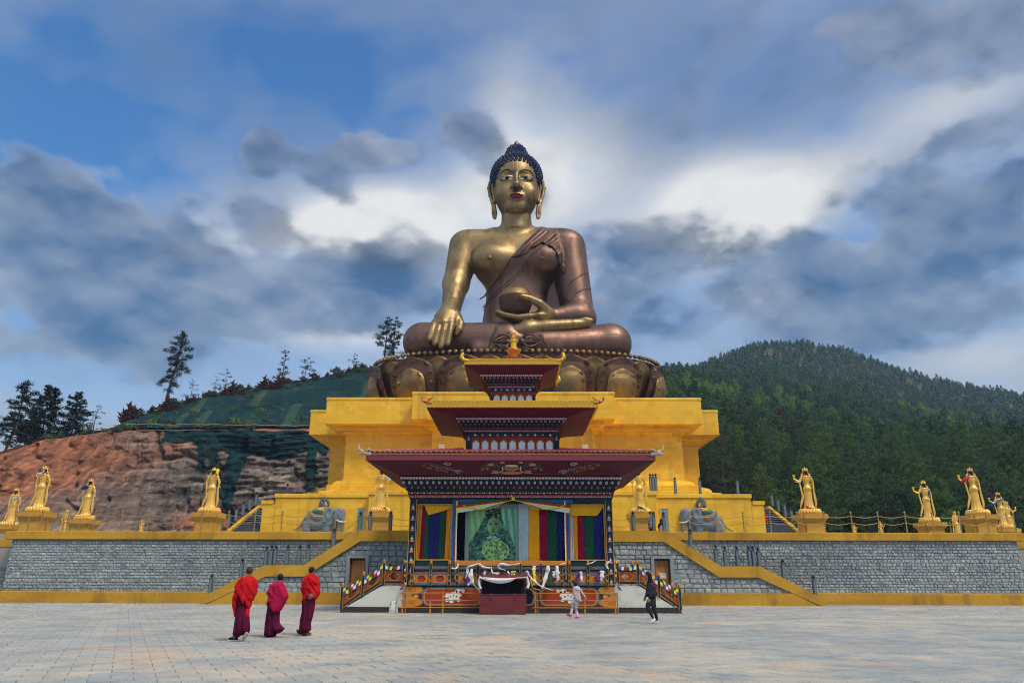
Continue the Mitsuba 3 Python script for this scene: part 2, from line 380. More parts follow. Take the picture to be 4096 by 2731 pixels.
def paving_tone(lo, hi):
    def fn(p, n, uv):
        c = mix(C3(*lo), C3(*hi), dr.clip(1.1 * fbm(p.x * 0.9, p.y * 0.9, 2.0, 4) - 0.05, 0, 1))
        dust = smoothstep(0.53, 0.70, fbm(p.x * 0.22 + 3.1, p.y * 0.36, 4.0, 4)) * smoothstep(0.25, 0.6, fbm(p.x * 1.4, p.y * 2.0, 9.0, 3))
        c = mix(c, C3(0.43, 0.385, 0.31), dust * 0.55)
        rust = smoothstep(0.66, 0.78, fbm(p.x * 0.55, p.y * 0.9, 14.0, 4))
        c = mix(c, C3(0.44, 0.29, 0.18), rust * 0.35)
        return c * (0.86 + 0.28 * fbm(p.x * 22, p.y * 22, 1.0, 2))
    return proc(fn)


mat('golden_tiles', proc(gold_tile), 0.42, spec=0.35)
mat('ochre_render', proc(ochre), 0.75)
mat('wall_stone_grey', stone_tone((0.21, 0.265, 0.30), (0.44, 0.51, 0.55)), 0.85)
mat('wall_stone_pale', stone_tone((0.27, 0.31, 0.33), (0.52, 0.55, 0.55)), 0.85)
mat('wall_stone_dark', stone_tone((0.17, 0.205, 0.23), (0.34, 0.38, 0.40)), 0.85)
mat('mortar', (0.235, 0.275, 0.30), 0.95)
mat('paving_grey', paving_tone((0.205, 0.225, 0.235), (0.325, 0.34, 0.34)), 0.62)
mat('paving_blue', paving_tone((0.17, 0.205, 0.23), (0.285, 0.315, 0.335)), 0.62)
mat('paving_warm', paving_tone((0.24, 0.25, 0.245), (0.35, 0.355, 0.34)), 0.62)
mat('paving_joint', (0.14, 0.14, 0.135), 0.95)
mat('earth', (0.12, 0.10, 0.07), 0.95)
mat('slate_step', (0.16, 0.225, 0.30), 0.7)
mat('slate_riser', (0.035, 0.055, 0.085), 0.7)
mat('bollard_stone', (0.075, 0.115, 0.155), 0.75)
mat('bollard_dark', (0.020, 0.032, 0.050), 0.6)
mat('bollard_carving', (0.14, 0.195, 0.235), 0.8)
mat('door_frame_stone', (0.27, 0.31, 0.34), 0.8)
mat('white_pane', (0.80, 0.82, 0.82), 0.25)
mat('window_glass', (0.16, 0.25, 0.33), 0.06, spec=0.9)
mat('rust_steel', (0.09, 0.05, 0.03), 0.7)
mat('concrete', (0.33, 0.33, 0.32), 0.85)


def plank(p, n, uv):
    g = fbm(p.x * 9 + 2 * fbm(p.x * 3, p.z * 0.6, 0.0, 2), p.z * 0.7, p.y * 9, 3)
    return mix(C3(0.22, 0.085, 0.025), C3(0.56, 0.27, 0.085), g)


mat('door_wood', proc(plank), 0.55)

# ------------------------------------------------------------------ ground and plaza
scene['haze'] = {'type': 'cube', 'to_world': T().translate([0, 420, 80.0]).scale([640, 470, 84.0]), 'bsdf': {'type': 'null'}, 'interior': {'type': 'ref', 'id': 'air'}}
note('haze', kind='stuff', label='thin blue mountain haze in the air')
add('ground', V([[-638, -48, -2.5], [638, -48, -2.5], [638, 888, -2.5], [-638, 888, -2.5]], [[0, 1, 2], [0, 2, 3]]), 'earth', kind='structure')
plaza = add('plaza', box(-70, 70, -25, 48, -2.4, -0.012), 'paving_joint', kind='structure')
rng = np.random.default_rng(5)


def slab(cx, cy, w, d, rot):
    c, s = math.cos(rot), math.sin(rot); z = rng.normal(0, 0.0016); b = 0.012
    P = []
    for hw, hd, zz in ((w / 2, d / 2, -0.03), (w / 2, d / 2, z - 0.004), (w / 2 - b, d / 2 - b, z)):
        for sx, sy in ((-1, -1), (1, -1), (1, 1), (-1, 1)): P.append([cx + c * sx * hw - s * sy * hd, cy + s * sx * hw + c * sy * hd, zz])
    t = rng.normal(0, 0.0012, 2)
    P = np.array(P); P[4:, 2] += t[0] * (P[4:, 0] - cx) / w + t[1] * (P[4:, 1] - cy) / w
    f = [[8, 9, 10], [8, 10, 11]]
    for o in (0, 4):
        for i in range(4): j = (i + 1) % 4; f += [[o + i, o + j, o + 4 + j], [o + i, o + 4 + j, o + 4 + i]]
    return P, np.array(f)


SL, SW, SROT = 0.66, 0.40, math.radians(27)
slabs = []
cr, sr = math.cos(SROT), math.sin(SROT)
for i in range(-130, 131):
    for j in range(-200, 201):
        a, b = (i + 0.5 * (j % 2)) * SL, j * SW
        x, y = cr * a - sr * b, sr * a + cr * b + 24
        if 3.5 < y < 45.5 and abs(x) < 3 + y * 0.78: slabs.append((x, y))
slabs.sort(key=lambda q: (q[1] - 0) + 0.001 * abs(q[0]) if abs(q[0]) < q[1] * 0.70 + 0.4 and q[1] > 8.7 else 100 + q[1])
tones = ['paving_grey', 'paving_blue', 'paving_warm']
rest = {t: [] for t in tones}
for k, (x, y) in enumerate(slabs):
    m = tones[rng.choice(3, p=[0.5, 0.32, 0.18])]; q = slab(x, y, SL - 0.017, SW - 0.017, SROT)
    if k < 300: add('paving_slab', q, m, plaza)
    else: rest[m].append(q)
for t in tones: add('far_paving', join(rest[t]), t, plaza, kind='stuff')

# ------------------------------------------------------------------ stone walls
def rubble(parent, region, y, rows, wlo, whi, seed, tone_p, keep=300, depth=0.065, xlim=30, holes=None):
    """squared rubble stones standing proud of a mortar core, in courses, clipped to the region (x, z)"""
    r = np.random.default_rng(seed); zs = [region.bounds[1]]
    while zs[-1] < region.bounds[3]: zs.append(zs[-1] + rows * r.uniform(0.82, 1.2))
    out = []
    reg = region if holes is None else region.difference(holes)
    for z0, z1 in zip(zs[:-1], zs[1:]):
        x = region.bounds[0] - r.uniform(0, whi)
        while x < region.bounds[2]:
            w = r.uniform(wlo, whi); g = 0.018
            P = np.array([[x + g, z0 + g], [x + w - g, z0 + g], [x + w - g, z1 - g], [x + g, z1 - g]]) + r.normal(0, 0.008, (4, 2)); x += w
            q = Polygon(P)
            if not reg.contains(q):
                q = q.intersection(reg)
                if q.is_empty or q.geom_type != 'Polygon' or q.area < 0.02: continue
                q = q.simplify(0.02); P = np.array(q.exterior.coords)[:-1]
                if Polygon(P).exterior.is_ccw is False: P = P[::-1]
            n = len(P); c = P.mean(0); d = depth * r.uniform(0.55, 1.15); b = 0.80
            Q = c + (P - c) * b
            v = np.vstack([np.c_[P[:, 0], np.full(n, y + 0.02), P[:, 1]], np.c_[P[:, 0], np.full(n, y - d * 0.55), P[:, 1]], np.c_[Q[:, 0], y - d + r.normal(0, 0.014, n), Q[:, 1]], [[c[0] + r.normal(0, 0.03), y - d - 0.012 * r.uniform(0, 2), c[1]]]])
            f = []
            for i in range(n):
                j = (i + 1) % n
                f += [[i, j, n + j], [i, n + j, n + i], [n + i, n + j, 2 * n + j], [n + i, 2 * n + j, 2 * n + i], [2 * n + i, 2 * n + j, 3 * n]]
            out.append((q.area * (1 if abs(c[0]) < xlim else 0.01), v, np.array(f), r.choice(3, p=tone_p)))
    out.sort(key=lambda o: -o[0]); names = ['wall_stone_grey', 'wall_stone_pale', 'wall_stone_dark']
    for o in out[:keep]: add('stone', (o[1], o[2]), names[o[3]], parent)
    for k in range(3):
        m = [(o[1], o[2]) for o in out[keep:] if o[3] == k]
        if m: add('rubble_stones', join(m), names[k], parent, kind='stuff')


WY, GY = 46.5, 44.6          # faces of the terrace wall and of the two stair flights
for sgn, base, lab in ((-1, 'retaining_wall', 'long grey stone terrace wall with ochre coping, left of the pavilion'),
                       (1, 'retaining_wall', 'long grey stone terrace wall with ochre coping, right of the pavilion')):
    w = thing(base, lab, 'wall'); x0, x1 = sorted((sgn * 6.0, sgn * 30.6)); e0, e1 = sorted((sgn * 30.6, sgn * 62))
    add('core', join([box(x0, x1, WY, WY + 1.2, 0, 3.62), box(e0, e1, WY + 1.4, WY + 2.4, 0, 3.2)]), 'mortar', w)
    rubble(w, sbox(x0, 0.62, x1, 3.62), WY, 0.178, 0.16, 0.35, 71 + sgn, [0.74, 0.11, 0.15] if sgn < 0 else [0.62, 0.24, 0.14], xlim=29)
    rubble(w, sbox(e0, 0.62, e1, 3.2), WY + 1.4, 0.21, 0.22, 0.42, 81 + sgn, [0.72, 0.14, 0.14], keep=0)
    c0, c1 = sorted((sgn * 6.0, sgn * 31.0))
    add('coping', bev(c0, c1, WY - 0.22, WY + 1.3, 3.64, 4.12, 0.03), 'ochre_render', w)
    add('coping', bev(e0, e1, WY + 1.2, WY + 2.6, 3.22, 3.72, 0.03), 'ochre_render', w)
    add('plinth', bev(x0, x1, WY - 0.28, WY + 0.1, -0.05, 0.64, 0.03), 'ochre_render', w)
    add('plinth', bev(e0, e1, WY + 1.12, WY + 1.5, -0.05, 0.66, 0.03), 'ochre_render', w)

# stair flights in front of the wall
top_l = [(-9.458, 3.395), (-12.026, 2.14), (-14.276, 2.136), (-18.054, 0.243)]
LAND = 4.10
xk = [8.0, top_l[1][0], top_l[2][0], top_l[3][0]]
zk = [top_l[1][1], top_l[2][1]]
XL0, XL1, XL2, XL3 = 8.95, -top_l[1][0], -top_l[2][0], 17.75   # distances from the axis of the bends
ZL = (zk[0] + zk[1]) / 2
TOPLINE = [(4.6, LAND), (XL0, LAND), (XL1, ZL), (XL2, ZL), (XL3, 0.36)]
BT = 0.62
for sgn in (-1, 1):
    w = thing('stair_flight', f'double stair flight with sloping ochre coping, {"left" if sgn < 0 else "right"} of the pavilion', 'staircase')
    sg = lambda P: [(sgn * x, z) for x, z in P]
    low = [(4.6, LAND - BT), (XL0 - 0.12, LAND - BT), (XL1 - 0.12, ZL - BT), (XL2 - 0.15, ZL - BT), (XL3 - 0.25, 0.0), ]
    band = Polygon(sg(TOPLINE + [(XL3, 0.0)] + low[::-1])).buffer(0)
    core = Polygon(sg(TOPLINE + [(XL3, 0.0), (4.6, 0.0)])).buffer(-0.05)
    dx = 8.92 if sgn < 0 else 8.69
    door = sbox(min(sgn * (dx - 0.46), sgn * (dx + 0.46)), -0.1, max(sgn * (dx - 0.46), sgn * (dx + 0.46)), 2.54)
    surround = sbox(min(sgn * (dx - 0.64), sgn * (dx + 0.64)), -0.1, max(sgn * (dx - 0.64), sgn * (dx + 0.64)), 2.70)
    add('core', prism(core.difference(door), GY, GY + 0.35), 'mortar', w)
    field = Polygon(sg([(4.6, 0.62)] + low[:4] + [(XL2 + 3.1, 0.62)])).buffer(0)
    rubble(w, field, GY, 0.285, 0.26, 0.55, 91 + sgn, [0.8, 0.06, 0.14] if sgn < 0 else [0.5, 0.38, 0.12], holes=surround, depth=0.08)
    add('coping', prism(band, GY - 0.2, GY + 0.42), 'ochre_render', w)
    add('plinth', prism(Polygon(sg([(4.6, -0.05), (XL3 - 0.28, -0.05), (XL3 - 0.28 - 0.66 * (XL3 - XL2) / (ZL - BT), 0.66), (4.6, 0.66)])).difference(surround.buffer(0.02)), GY - 0.26, GY + 0.05), 'ochre_render', w)
    add('door_surround', prism(surround.difference(door), GY - 0.15, GY + 0.1), 'door_frame_stone', w)
    d0 = add('door', join([cbox(sgn * dx, GY + 0.18, 2.48, 0.92, 0.12, 0.11), cbox(sgn * dx - 0.42, GY + 0.18, 1.2, 0.08, 0.12, 2.45), cbox(sgn * dx + 0.42, GY + 0.18, 1.2, 0.08, 0.12, 2.45)]), 'rust_steel', w)
    for k in range(4): add('plank', bev(sgn * dx - 0.38 + k * 0.19, sgn * dx - 0.193 + k * 0.19, GY + 0.14, GY + 0.2, -0.02, 2.42, 0.008), 'door_wood', d0)
    n1 = 13
    st = []
    for (xa, za), (xb, zb) in (((7.8, LAND - 0.05), (XL1 - 0.4, ZL - 0.25)), ((XL2 - 0.6, ZL - 0.25), (XL3 + 0.3, 0.1))):
        for k in range(n1):
            a, b = xa + (xb - xa) * k / n1, xa + (xb - xa) * (k + 1) / n1; z = za + (zb - za) * (k + 0.5) / n1 - 0.2
            st.append(box(min(sgn * a, sgn * b), max(sgn * a, sgn * b), GY + 0.4, WY - 0.3, -0.1, max(z, 0.05)))
    st.append(box(min(sgn * (XL1 - 0.4), sgn * (XL2 - 0.6)), max(sgn * (XL1 - 0.4), sgn * (XL2 - 0.6)), GY + 0.4, WY - 0.3, -0.1, ZL - 0.45))
    st.append(box(min(0, sgn * 7.8), max(0, sgn * 7.8), GY + 0.4, WY + 1.0, -0.1, LAND - 0.22))
    for k, q in enumerate(st): add('step', q, 'concrete', w)
NX0, NX1, NZ = 8.502, 8.704, 1.443
for k_, (nx, sym_) in enumerate(((NX0, 'triangle warning'), (NX1 + 0.012, 'round prohibition'))):
    add('notice', bev(nx, nx + NX1 - NX0, GY + 0.115, GY + 0.13, NZ, NZ + 0.306, 0.004), 'white_pane', label=f'white paper notice with a {sym_} sign, {"left" if k_ == 0 else "right"} one on the right door', cat='sign')
mat('print_blue', (0.03, 0.06, 0.16), 0.6)
NW, NH = NX1 - NX0, 0.306
tri = Polygon([(NX0 + NW * 0.16, NZ + NH * 0.52), (NX0 + NW * 0.84, NZ + NH * 0.52), (NX0 + NW * 0.5, NZ + NH * 0.93)])
lines = lambda x: [prism(sbox(x + NW * 0.14, NZ + NH * (0.1 + k * 0.11), x + NW * 0.86, NZ + NH * (0.14 + k * 0.11)), GY + 0.112, GY + 0.1151) for k in range(3)]
add('triangle_symbol', join([prism(tri.difference(tri.buffer(-0.016)), GY + 0.111, GY + 0.1151), prism(sbox(NX0 + NW * 0.47, NZ + NH * 0.58, NX0 + NW * 0.53, NZ + NH * 0.76), GY + 0.111, GY + 0.1151)] + lines(NX0)), 'print_blue', 'notice')
rc_ = (NX1 + 0.012 + NW / 2, NZ + NH * 0.71); ring_ = Point(rc_).buffer(NW * 0.36)
add('round_symbol', join([prism(ring_.difference(ring_.buffer(-0.016)), GY + 0.111, GY + 0.1151), prism(LineString([(rc_[0] - NW * 0.24, rc_[1] + NW * 0.24), (rc_[0] + NW * 0.24, rc_[1] - NW * 0.24)]).buffer(0.009), GY + 0.1105, GY + 0.1151), prism(sbox(rc_[0] - 0.03, rc_[1] - 0.03, rc_[0] + 0.03, rc_[1] + 0.02), GY + 0.111, GY + 0.1152)] + lines(NX1 + 0.012)), 'print_blue', 'notice_001')
add('terrace', prism_z([(-62, WY + 1.25), (62, WY + 1.25), (62, 74), (24, 74), (24, 101), (-62, 101)], 2.0, 3.98), 'concrete', kind='structure')

# ------------------------------------------------------------------ the golden podium
pod = thing('podium', 'huge stepped golden podium with overhanging cornices under the giant statue', 'building')
PX = -0.04


def sym(h, y0, y1, z0, z1, b=0.03): return bev(PX - h, PX + h, y0, y1, z0, z1, b)


def cornice_block(hb, yb, hc, yc, back, zcap=17.2):
    add('wall', sym(hb, yb, back, 8.4, 14.12), 'golden_tiles', pod)
    c = add('cornice', sym(hc, yc, back, 14.84, zcap - 0.27), 'golden_tiles', pod)
    add('cap_band', sym(hc + 0.05, yc - 0.05, back, zcap - 0.265, zcap), 'golden_tiles', c)
    add('drip_band', sym(hc + 0.04, yc - 0.04, back, 14.72, 14.835), 'golden_tiles', c)
    add('moulding', sym(hc - 0.85, yc + 0.85, back - 0.01, 14.39, 14.715), 'golden_tiles', c)
    pr = []
    for k in range(7):
        t = k / 6; a = t * math.pi / 2; o = (hc - hb - 1.15) * math.sin(a); pr.append((o, 14.10 + 0.285 * (1 - math.cos(a))))
    P = []
    for o, z in pr: P.append([[PX - hb - o, back - 0.02, z], [PX - hb - o, yb - o, z], [PX + hb + o, yb - o, z], [PX + hb + o, back - 0.02, z]])
    add('cove', grid_mesh(np.array(P)), 'golden_tiles', c, smooth=40)


cornice_block(18.4, 73.6, 20.1, 71.6, 97.0)
cornice_block(15.65, 68.2, 17.2, 66.3, 96.9)
cornice_block(7.35, 66.0, 8.98, 64.0, 96.8)
add('base_course', sym(16.72, 66.6, 96.5, 8.6, 9.28), 'golden_tiles', pod)
add('base_course', sym(17.05, 65.4, 96.4, 7.3, 8.62), 'golden_tiles', pod)
add('base_course', sym(19.9, 71.8, 96.6, 7.3, 9.18), 'golden_tiles', pod)
add('base_course', sym(8.6, 62.6, 80, 7.3, 9.3), 'golden_tiles', pod)
for hb, yb, ob in ((15.65, 68.2, 0.75), (18.4, 73.6, 0.8)):
    P = []
    for k in range(7):
        a = k / 6 * math.pi / 2; o = ob * (1 - math.sin(a)); z = 9.29 + 0.55 * (1 - math.cos(a)) + 0.05 * k / 6
        o = ob * math.cos(a) + 0.06; z = 9.27 + 0.56 * math.sin(a)
        P.append([[PX - hb - o, 95.0, z], [PX - hb - o, yb - o, z], [PX + hb + o, yb - o, z], [PX + hb + o, 95.0, z]])
    add('base_moulding', grid_mesh(np.array(P)), 'golden_tiles', pod, smooth=40)
    add('fillet', sym(hb + 0.12, yb - 0.12, 95, 9.8, 9.92, 0.01), 'golden_tiles', pod)
add('lower_block', sym(17.72, 56, 66, 3.9, 7.09), 'golden_tiles', pod)
add('lower_coping', sym(17.8, 55.9, 80, 7.10, 7.40), 'golden_tiles', pod)
add('lower_bay', sym(10.55, 55, 66, 3.9, 7.2), 'golden_tiles', pod)
add('lower_coping', sym(10.63, 54.9, 80, 7.205, 7.52), 'golden_tiles', pod)
for s in (-1, 1):
    a, b = sorted((PX + s * 17.74, PX + s * 18.68)); add('side_wall', bev(a, b, 56.05, 64, 3.9, 6.62), 'golden_tiles', pod)
    a, b = sorted((PX + s * 17.86, PX + s * 18.76)); add('side_coping', bev(a, b, 55.97, 64, 6.625, 6.9), 'golden_tiles', pod)


def window(x, y, z0, z1, w, pane):
    f = Polygon([(x - w / 2, z0), (x + w / 2, z0), (x + w / 2, z1), (x - w / 2, z1)]); k = add('window', prism(f.difference(f.buffer(-0.07, join_style=2)), y - 0.07, y + 0.02), 'golden_tiles', pod)
    add('pane', prism(f.buffer(-0.065, join_style=2), y - 0.035, y - 0.01), pane, k)


for s in (-1, 1):
    window(PX + s * 11.65, 68.2, 11.95, 12.85, 0.62, 'white_pane'); window(PX + s * 6.45, 66.0, 11.95, 12.9, 0.66, 'white_pane')
    window(PX + s * 11.25, 56.0, 4.0, 6.42, 0.66, 'window_glass')
    if s > 0: window(PX + 9.3, 55.0, 4.0, 6.3, 0.6, 'window_glass')
add('dais', sym(4.6 + 3.7, 66.5, 92, 17.2, 17.75), 'bollard_carving', pod)

# side stairs up the podium, with slate treads
for s in (-1, 1):
    k = thing('side_stair', f'slate side stair climbing beside the podium at its {"left" if s < 0 else "right"} end with ochre stringer', 'staircase')
    N_ = 17
    for i in range(N_):
        a, b = sorted((s * 18.78, s * 20.75)); add('tread', bev(a, b, 54.6 + i * 0.42, 54.6 + (i + 1) * 0.42 + 0.05, 3.9, 3.98 + (i + 1) * 0.165 - 0.045, 0.01), 'slate_riser', k); add('nosing', bev(a, b, 54.54 + i * 0.42, 54.6 + (i + 1) * 0.42, 3.98 + (i + 1) * 0.165 - 0.04, 3.98 + (i + 1) * 0.165, 0.01), 'slate_step', k)
    a, b = sorted((s * 20.76, s * 21.05)); add('stringer', prism_x([(54.3, 3.9), (54.3, 4.2), (61.8, 7.05), (64, 7.05), (64, 3.9)], a, b), 'ochre_render', k)
    a, b = sorted((s * 18.78, s * 21.0)); add('landing', box(a, b, 61.75, 64, 3.9, 6.8), 'concrete', k)


def bollard_parts(h, w=0.2):
    body = bev(-w / 2, w / 2, -w / 2, w / 2, 0, h * 0.76, 0.02)
    panel = join([bev(-w * 0.3, w * 0.3, -w / 2 - 0.012, -w / 2 + 0.03, h * 0.06, h * 0.70, 0.008)])
    neck = bev(-w * 0.56, w * 0.56, -w * 0.56, w * 0.56, h * 0.765, h * 0.80, 0.015)
    knob = lathe([(0.001, h * 0.80), (w * 0.33, h * 0.805), (w * 0.2, h * 0.835), (w * 0.46, h * 0.875), (w * 0.48, h * 0.91), (w * 0.3, h * 0.955), (w * 0.08, h * 0.985), (0.001, h)], 10)
    return mikit.ply(body, 'bollard_stone'), mikit.ply(panel, 'bollard_carving'), mikit.ply(neck, 'bollard_stone'), mikit.ply(knob, 'bollard_dark', smooth=50)


BP = bollard_parts(1.32)


def bollard(x, y, z, label, group, h=1.2, rz=0.0):
    k = thing('stone_bollard', label, 'bollard', group); to = T().translate([x, y, z]).rotate([0, 0, 1], rz).scale([1, 1, h / 1.32])
    for n_, q in zip(('post', 'carved_panel', 'cap', 'finial'), BP): add(n_, q, None, k, to=to)
    return np.array([x, y, z + h])


def top_z(x):
    x = abs(x); P = TOPLINE
    return float(np.interp(x, [q[0] for q in P], [q[1] for q in P]))


mat('chain_bronze', (0.30, 0.22, 0.11), 0.5, 0.6)
mat('brass', (0.50, 0.36, 0.15), 0.38, 0.85)


def chain_between(key, A, Bp, sag, r=0.012, m='chain_bronze'):
    t = np.linspace(0, 1, 9)[:, None]; P = A + (Bp - A) * t; P[:, 2] -= sag * 4 * (t * (1 - t))[:, 0]
    add('chain', tube(P, r, 4, cap=False), m, key)


for sgn, side in ((-1, 'left'), (1, 'right')):
    XS = sorted(set(round(q, 2) for q in (17.45, 15.75, 14.1, XL2 + 0.12, XL2 - 0.42, (XL1 + XL2) / 2, XL1 + 0.42, XL1 - 0.1, 10.5, 9.0, 8.4, 7.2, 5.6)), reverse=True)
    tops = []
    for i, q in enumerate(XS):
        place = 'sloping coping' if not (XL1 - 0.2 < q < XL2 + 0.2 or q < XL0) else ('flat mid landing' if q > XL0 else 'top landing')
        tops.append(bollard(sgn * q, GY + 0.3, top_z(q) - 0.03, f'{ORD[i]} carved stone bollard from the {side} stair foot, on its {place}', 'stone bollards along the stairs'))
    ck = thing('stair_chain', f'thin double chain strung between the stone bollards of the {side} stair', 'chain')
    for A, B_ in zip(tops[:-1], tops[1:]):
        if np.linalg.norm(A - B_) > 0.9:
            for dz in (0.42, 0.8): chain_between(ck, A - [0, 0, dz], B_ - [0, 0, dz], 0.13)
    for i in range(6):
        y = 55.0 + i * 1.35; bollard(sgn * 21.2, y, 4.2 + max(0, (y - 54.3)) * 0.38, f'{["lowest", "second", "third", "fourth", "fifth", "topmost"][i]} small blue grey bollard up the stringer of the {side} side stair', 'stone bollards of the side stairs', 1.15)
    for i, (x, y) in enumerate(((20.5, 64.2), (19.6, 64.2))):
        bollard(sgn * x, y, 6.8, f'stone bollard at the head of the {side} side stair, {["outer", "inner"][i]} one', 'stone bollards of the side stairs', 1.15)
for i, (a, b, z) in enumerate([(11.198, 61, 8.14), (11.414, 61, 8.14), (11.635, 61, 8.14), (13.203, 61, 7.855), (15.21, 61, 7.847), (18.262, 61, 7.834)]):
    bollard(a, b, z - 0.03, f'{ORD[i]} grey stone bollard right of the pavilion on the lower podium roof', 'stone bollards on the podium roof', 1.5)

# ------------------------------------------------------------------ the lotus throne and the giant statue


def patina(a, b, c, s=1.0):
    def fn(p, n, uv):
        t = fbm(p.x * 0.55 * s, p.y * 0.55 * s, p.z * 0.42 * s, 4); g = fbm(p.x * 2.6 * s, p.y * 2.6 * s, p.z * 0.7 * s, 3)
        col = mix(C3(*a), C3(*b), dr.clip(0.95 * t + 0.5 * (g - 0.5), 0, 1))
        return mix(col, C3(*c), smoothstep(0.55, 0.75, fbm(p.x * 1.3 * s + 7, p.y * 1.3, p.z * 0.35 * s, 4)) * 0.55)
    return proc(fn)


def rough_tex(lo, hi):
    return proc(lambda p, n, uv: lo + (hi - lo) * fbm(p.x * 0.9, p.y * 0.9, p.z * 1.2, 3))


def plates(p, n, uv):                 # seams of the hammered copper sheets
    sx = dr.abs((p.x * 0.55 + 0.13 * dr.floor(p.z * 0.62)) - dr.round(p.x * 0.55 + 0.13 * dr.floor(p.z * 0.62)))
    sz = dr.abs(p.z * 0.62 - dr.round(p.z * 0.62))
    return -0.5 * smoothstep(0.03, 0.0, dr.minimum(sx, sz)) + 0.5 * fbm(p.x * 1.7, p.y * 1.7, p.z * 1.7, 2)


for name, cols, r in (('gilt_bronze', ((0.165, 0.118, 0.064), (0.42, 0.315, 0.160), (0.10, 0.068, 0.042)), (0.36, 0.58)), ('copper_robe', ((0.110, 0.068, 0.058), (0.27, 0.168, 0.138), (0.062, 0.037, 0.034)), (0.36, 0.58)),
                      ('bright_gilt', ((0.72, 0.47, 0.10), (0.85, 0.60, 0.19), (0.5, 0.30, 0.06)), (0.26, 0.42)), ('lotus_bronze', ((0.10, 0.060, 0.048), (0.20, 0.125, 0.095), (0.06, 0.035, 0.028)), (0.44, 0.62)), ('lotus_gilt', ((0.18, 0.115, 0.055), (0.38, 0.26, 0.115), (0.11, 0.07, 0.035)), (0.42, 0.62))):
    scene[name] = {'type': 'twosided', 'bsdf': {'type': 'bumpmap', 'arbitrary': proc(plates, 0.03), 'scale': 0.02, 'bsdf': {'type': 'principled', 'base_color': patina(*cols), 'roughness': rough_tex(*r), 'metallic': 0.9, 'specular': 0.5}}}
mat('hair_blue', (0.006, 0.028, 0.090), 0.5, spec=0.3)
mat('dark_line', (0.035, 0.02, 0.015), 0.5)
mat('lip_red', (0.19, 0.012, 0.045), 0.35)
mat('eye_white', (0.72, 0.73, 0.74), 0.3)
mat('iris_dark', (0.02, 0.02, 0.02), 0.3)

AX = 0.2                       # the statue's axis
lot = thing('lotus_throne', 'oval bronze lotus throne of carved petals ringed with beads, on the golden podium', 'throne')
LC = np.array([AX, 80.0])


def oval(t, rx, ry, e=2.5):
    c, s = np.cos(t), np.sin(t)
    return np.stack([LC[0] + rx * np.sign(c) * np.abs(c) ** (2 / e), LC[1] + ry * np.sign(s) * np.abs(s) ** (2 / e)], -1)


def oval_even(n, rx, ry, phase=0.0):
    t = np.linspace(0, 2 * np.pi, 4001); P = oval(t, rx, ry); L = np.r_[0, np.cumsum(np.linalg.norm(np.diff(P, axis=0), axis=1))]
    tt = np.interp((np.arange(n) + phase) / n * L[-1], L, t); P = oval(tt, rx, ry); Q = oval(tt + 1e-3, rx, ry) - oval(tt - 1e-3, rx, ry)
    Q /= np.linalg.norm(Q, axis=1, keepdims=True)
    return P, Q


P = []
for z, rx, ry in ((17.3, 13.2, 5.6), (18.6, 13.9, 6.2), (20.5, 14.9, 6.9), (22.6, 15.3, 7.1), (23.15, 15.6, 7.3), (23.32, 15.6, 7.3), (23.34, 3, 2)):
    q = oval(np.linspace(0, 2 * np.pi, 121), rx, ry); P.append(np.c_[q, np.full(121, z)])
add('core', grid_mesh(np.array(P)), 'lotus_bronze', lot, smooth=40)


def petal(c, tan, W, z0, z1, bulge, lean, tipcurl, nu=19, nv=22, rim=0.10, thick=0.12, point=0.5, crease=0.0):
    nrm = np.array([tan[1], -tan[0]])
    if nrm @ (c - LC) < 0: nrm = -nrm
    u = np.linspace(-1, 1, nu); v = np.linspace(0, 1, nv)
    w = W * np.where(v < 0.5, 0.66 + 0.34 * np.sin(v / 0.5 * np.pi / 2), np.maximum(1 - ((v - 0.5) / 0.5) ** 3.2, 0.0) ** 0.62); w = np.maximum(w, 0.03 * W)
    o = bulge * np.sin(np.clip(v * 1.05, 0, 1) * np.pi) ** 0.8 + lean * v + tipcurl * np.clip((v - 0.8) / 0.2, 0, 1) ** 2 - 1.2 * (1 - v) ** 2
    U, Vv = np.meshgrid(u, v); O = o[:, None] - bulge * 0.55 * np.abs(U) ** 2.2 * np.sin(np.clip(Vv, 0.08, 1) * np.pi) - 0.30 * np.abs(U) ** 3
    edge = np.clip((np.abs(U) - 0.74) / 0.1, 0, 1); edge = np.maximum(edge, np.clip((Vv - 0.86) / 0.06, 0, 1)); O = O + rim * edge
    Z = z0 + (z1 - z0) * Vv + point * np.clip(1 - np.abs(U) * 2.2, 0, 1) * np.clip((Vv - 0.75) / 0.25, 0, 1) * 0.5
    S = U * w[:, None]
    G = np.stack([c[0] + tan[0] * S + nrm[0] * O, c[1] + tan[1] * S + nrm[1] * O, Z], -1)
    return join([grid_mesh(G), grid_mesh(G - np.array([nrm[0], nrm[1], 0]) * thick, True)]), G, nrm


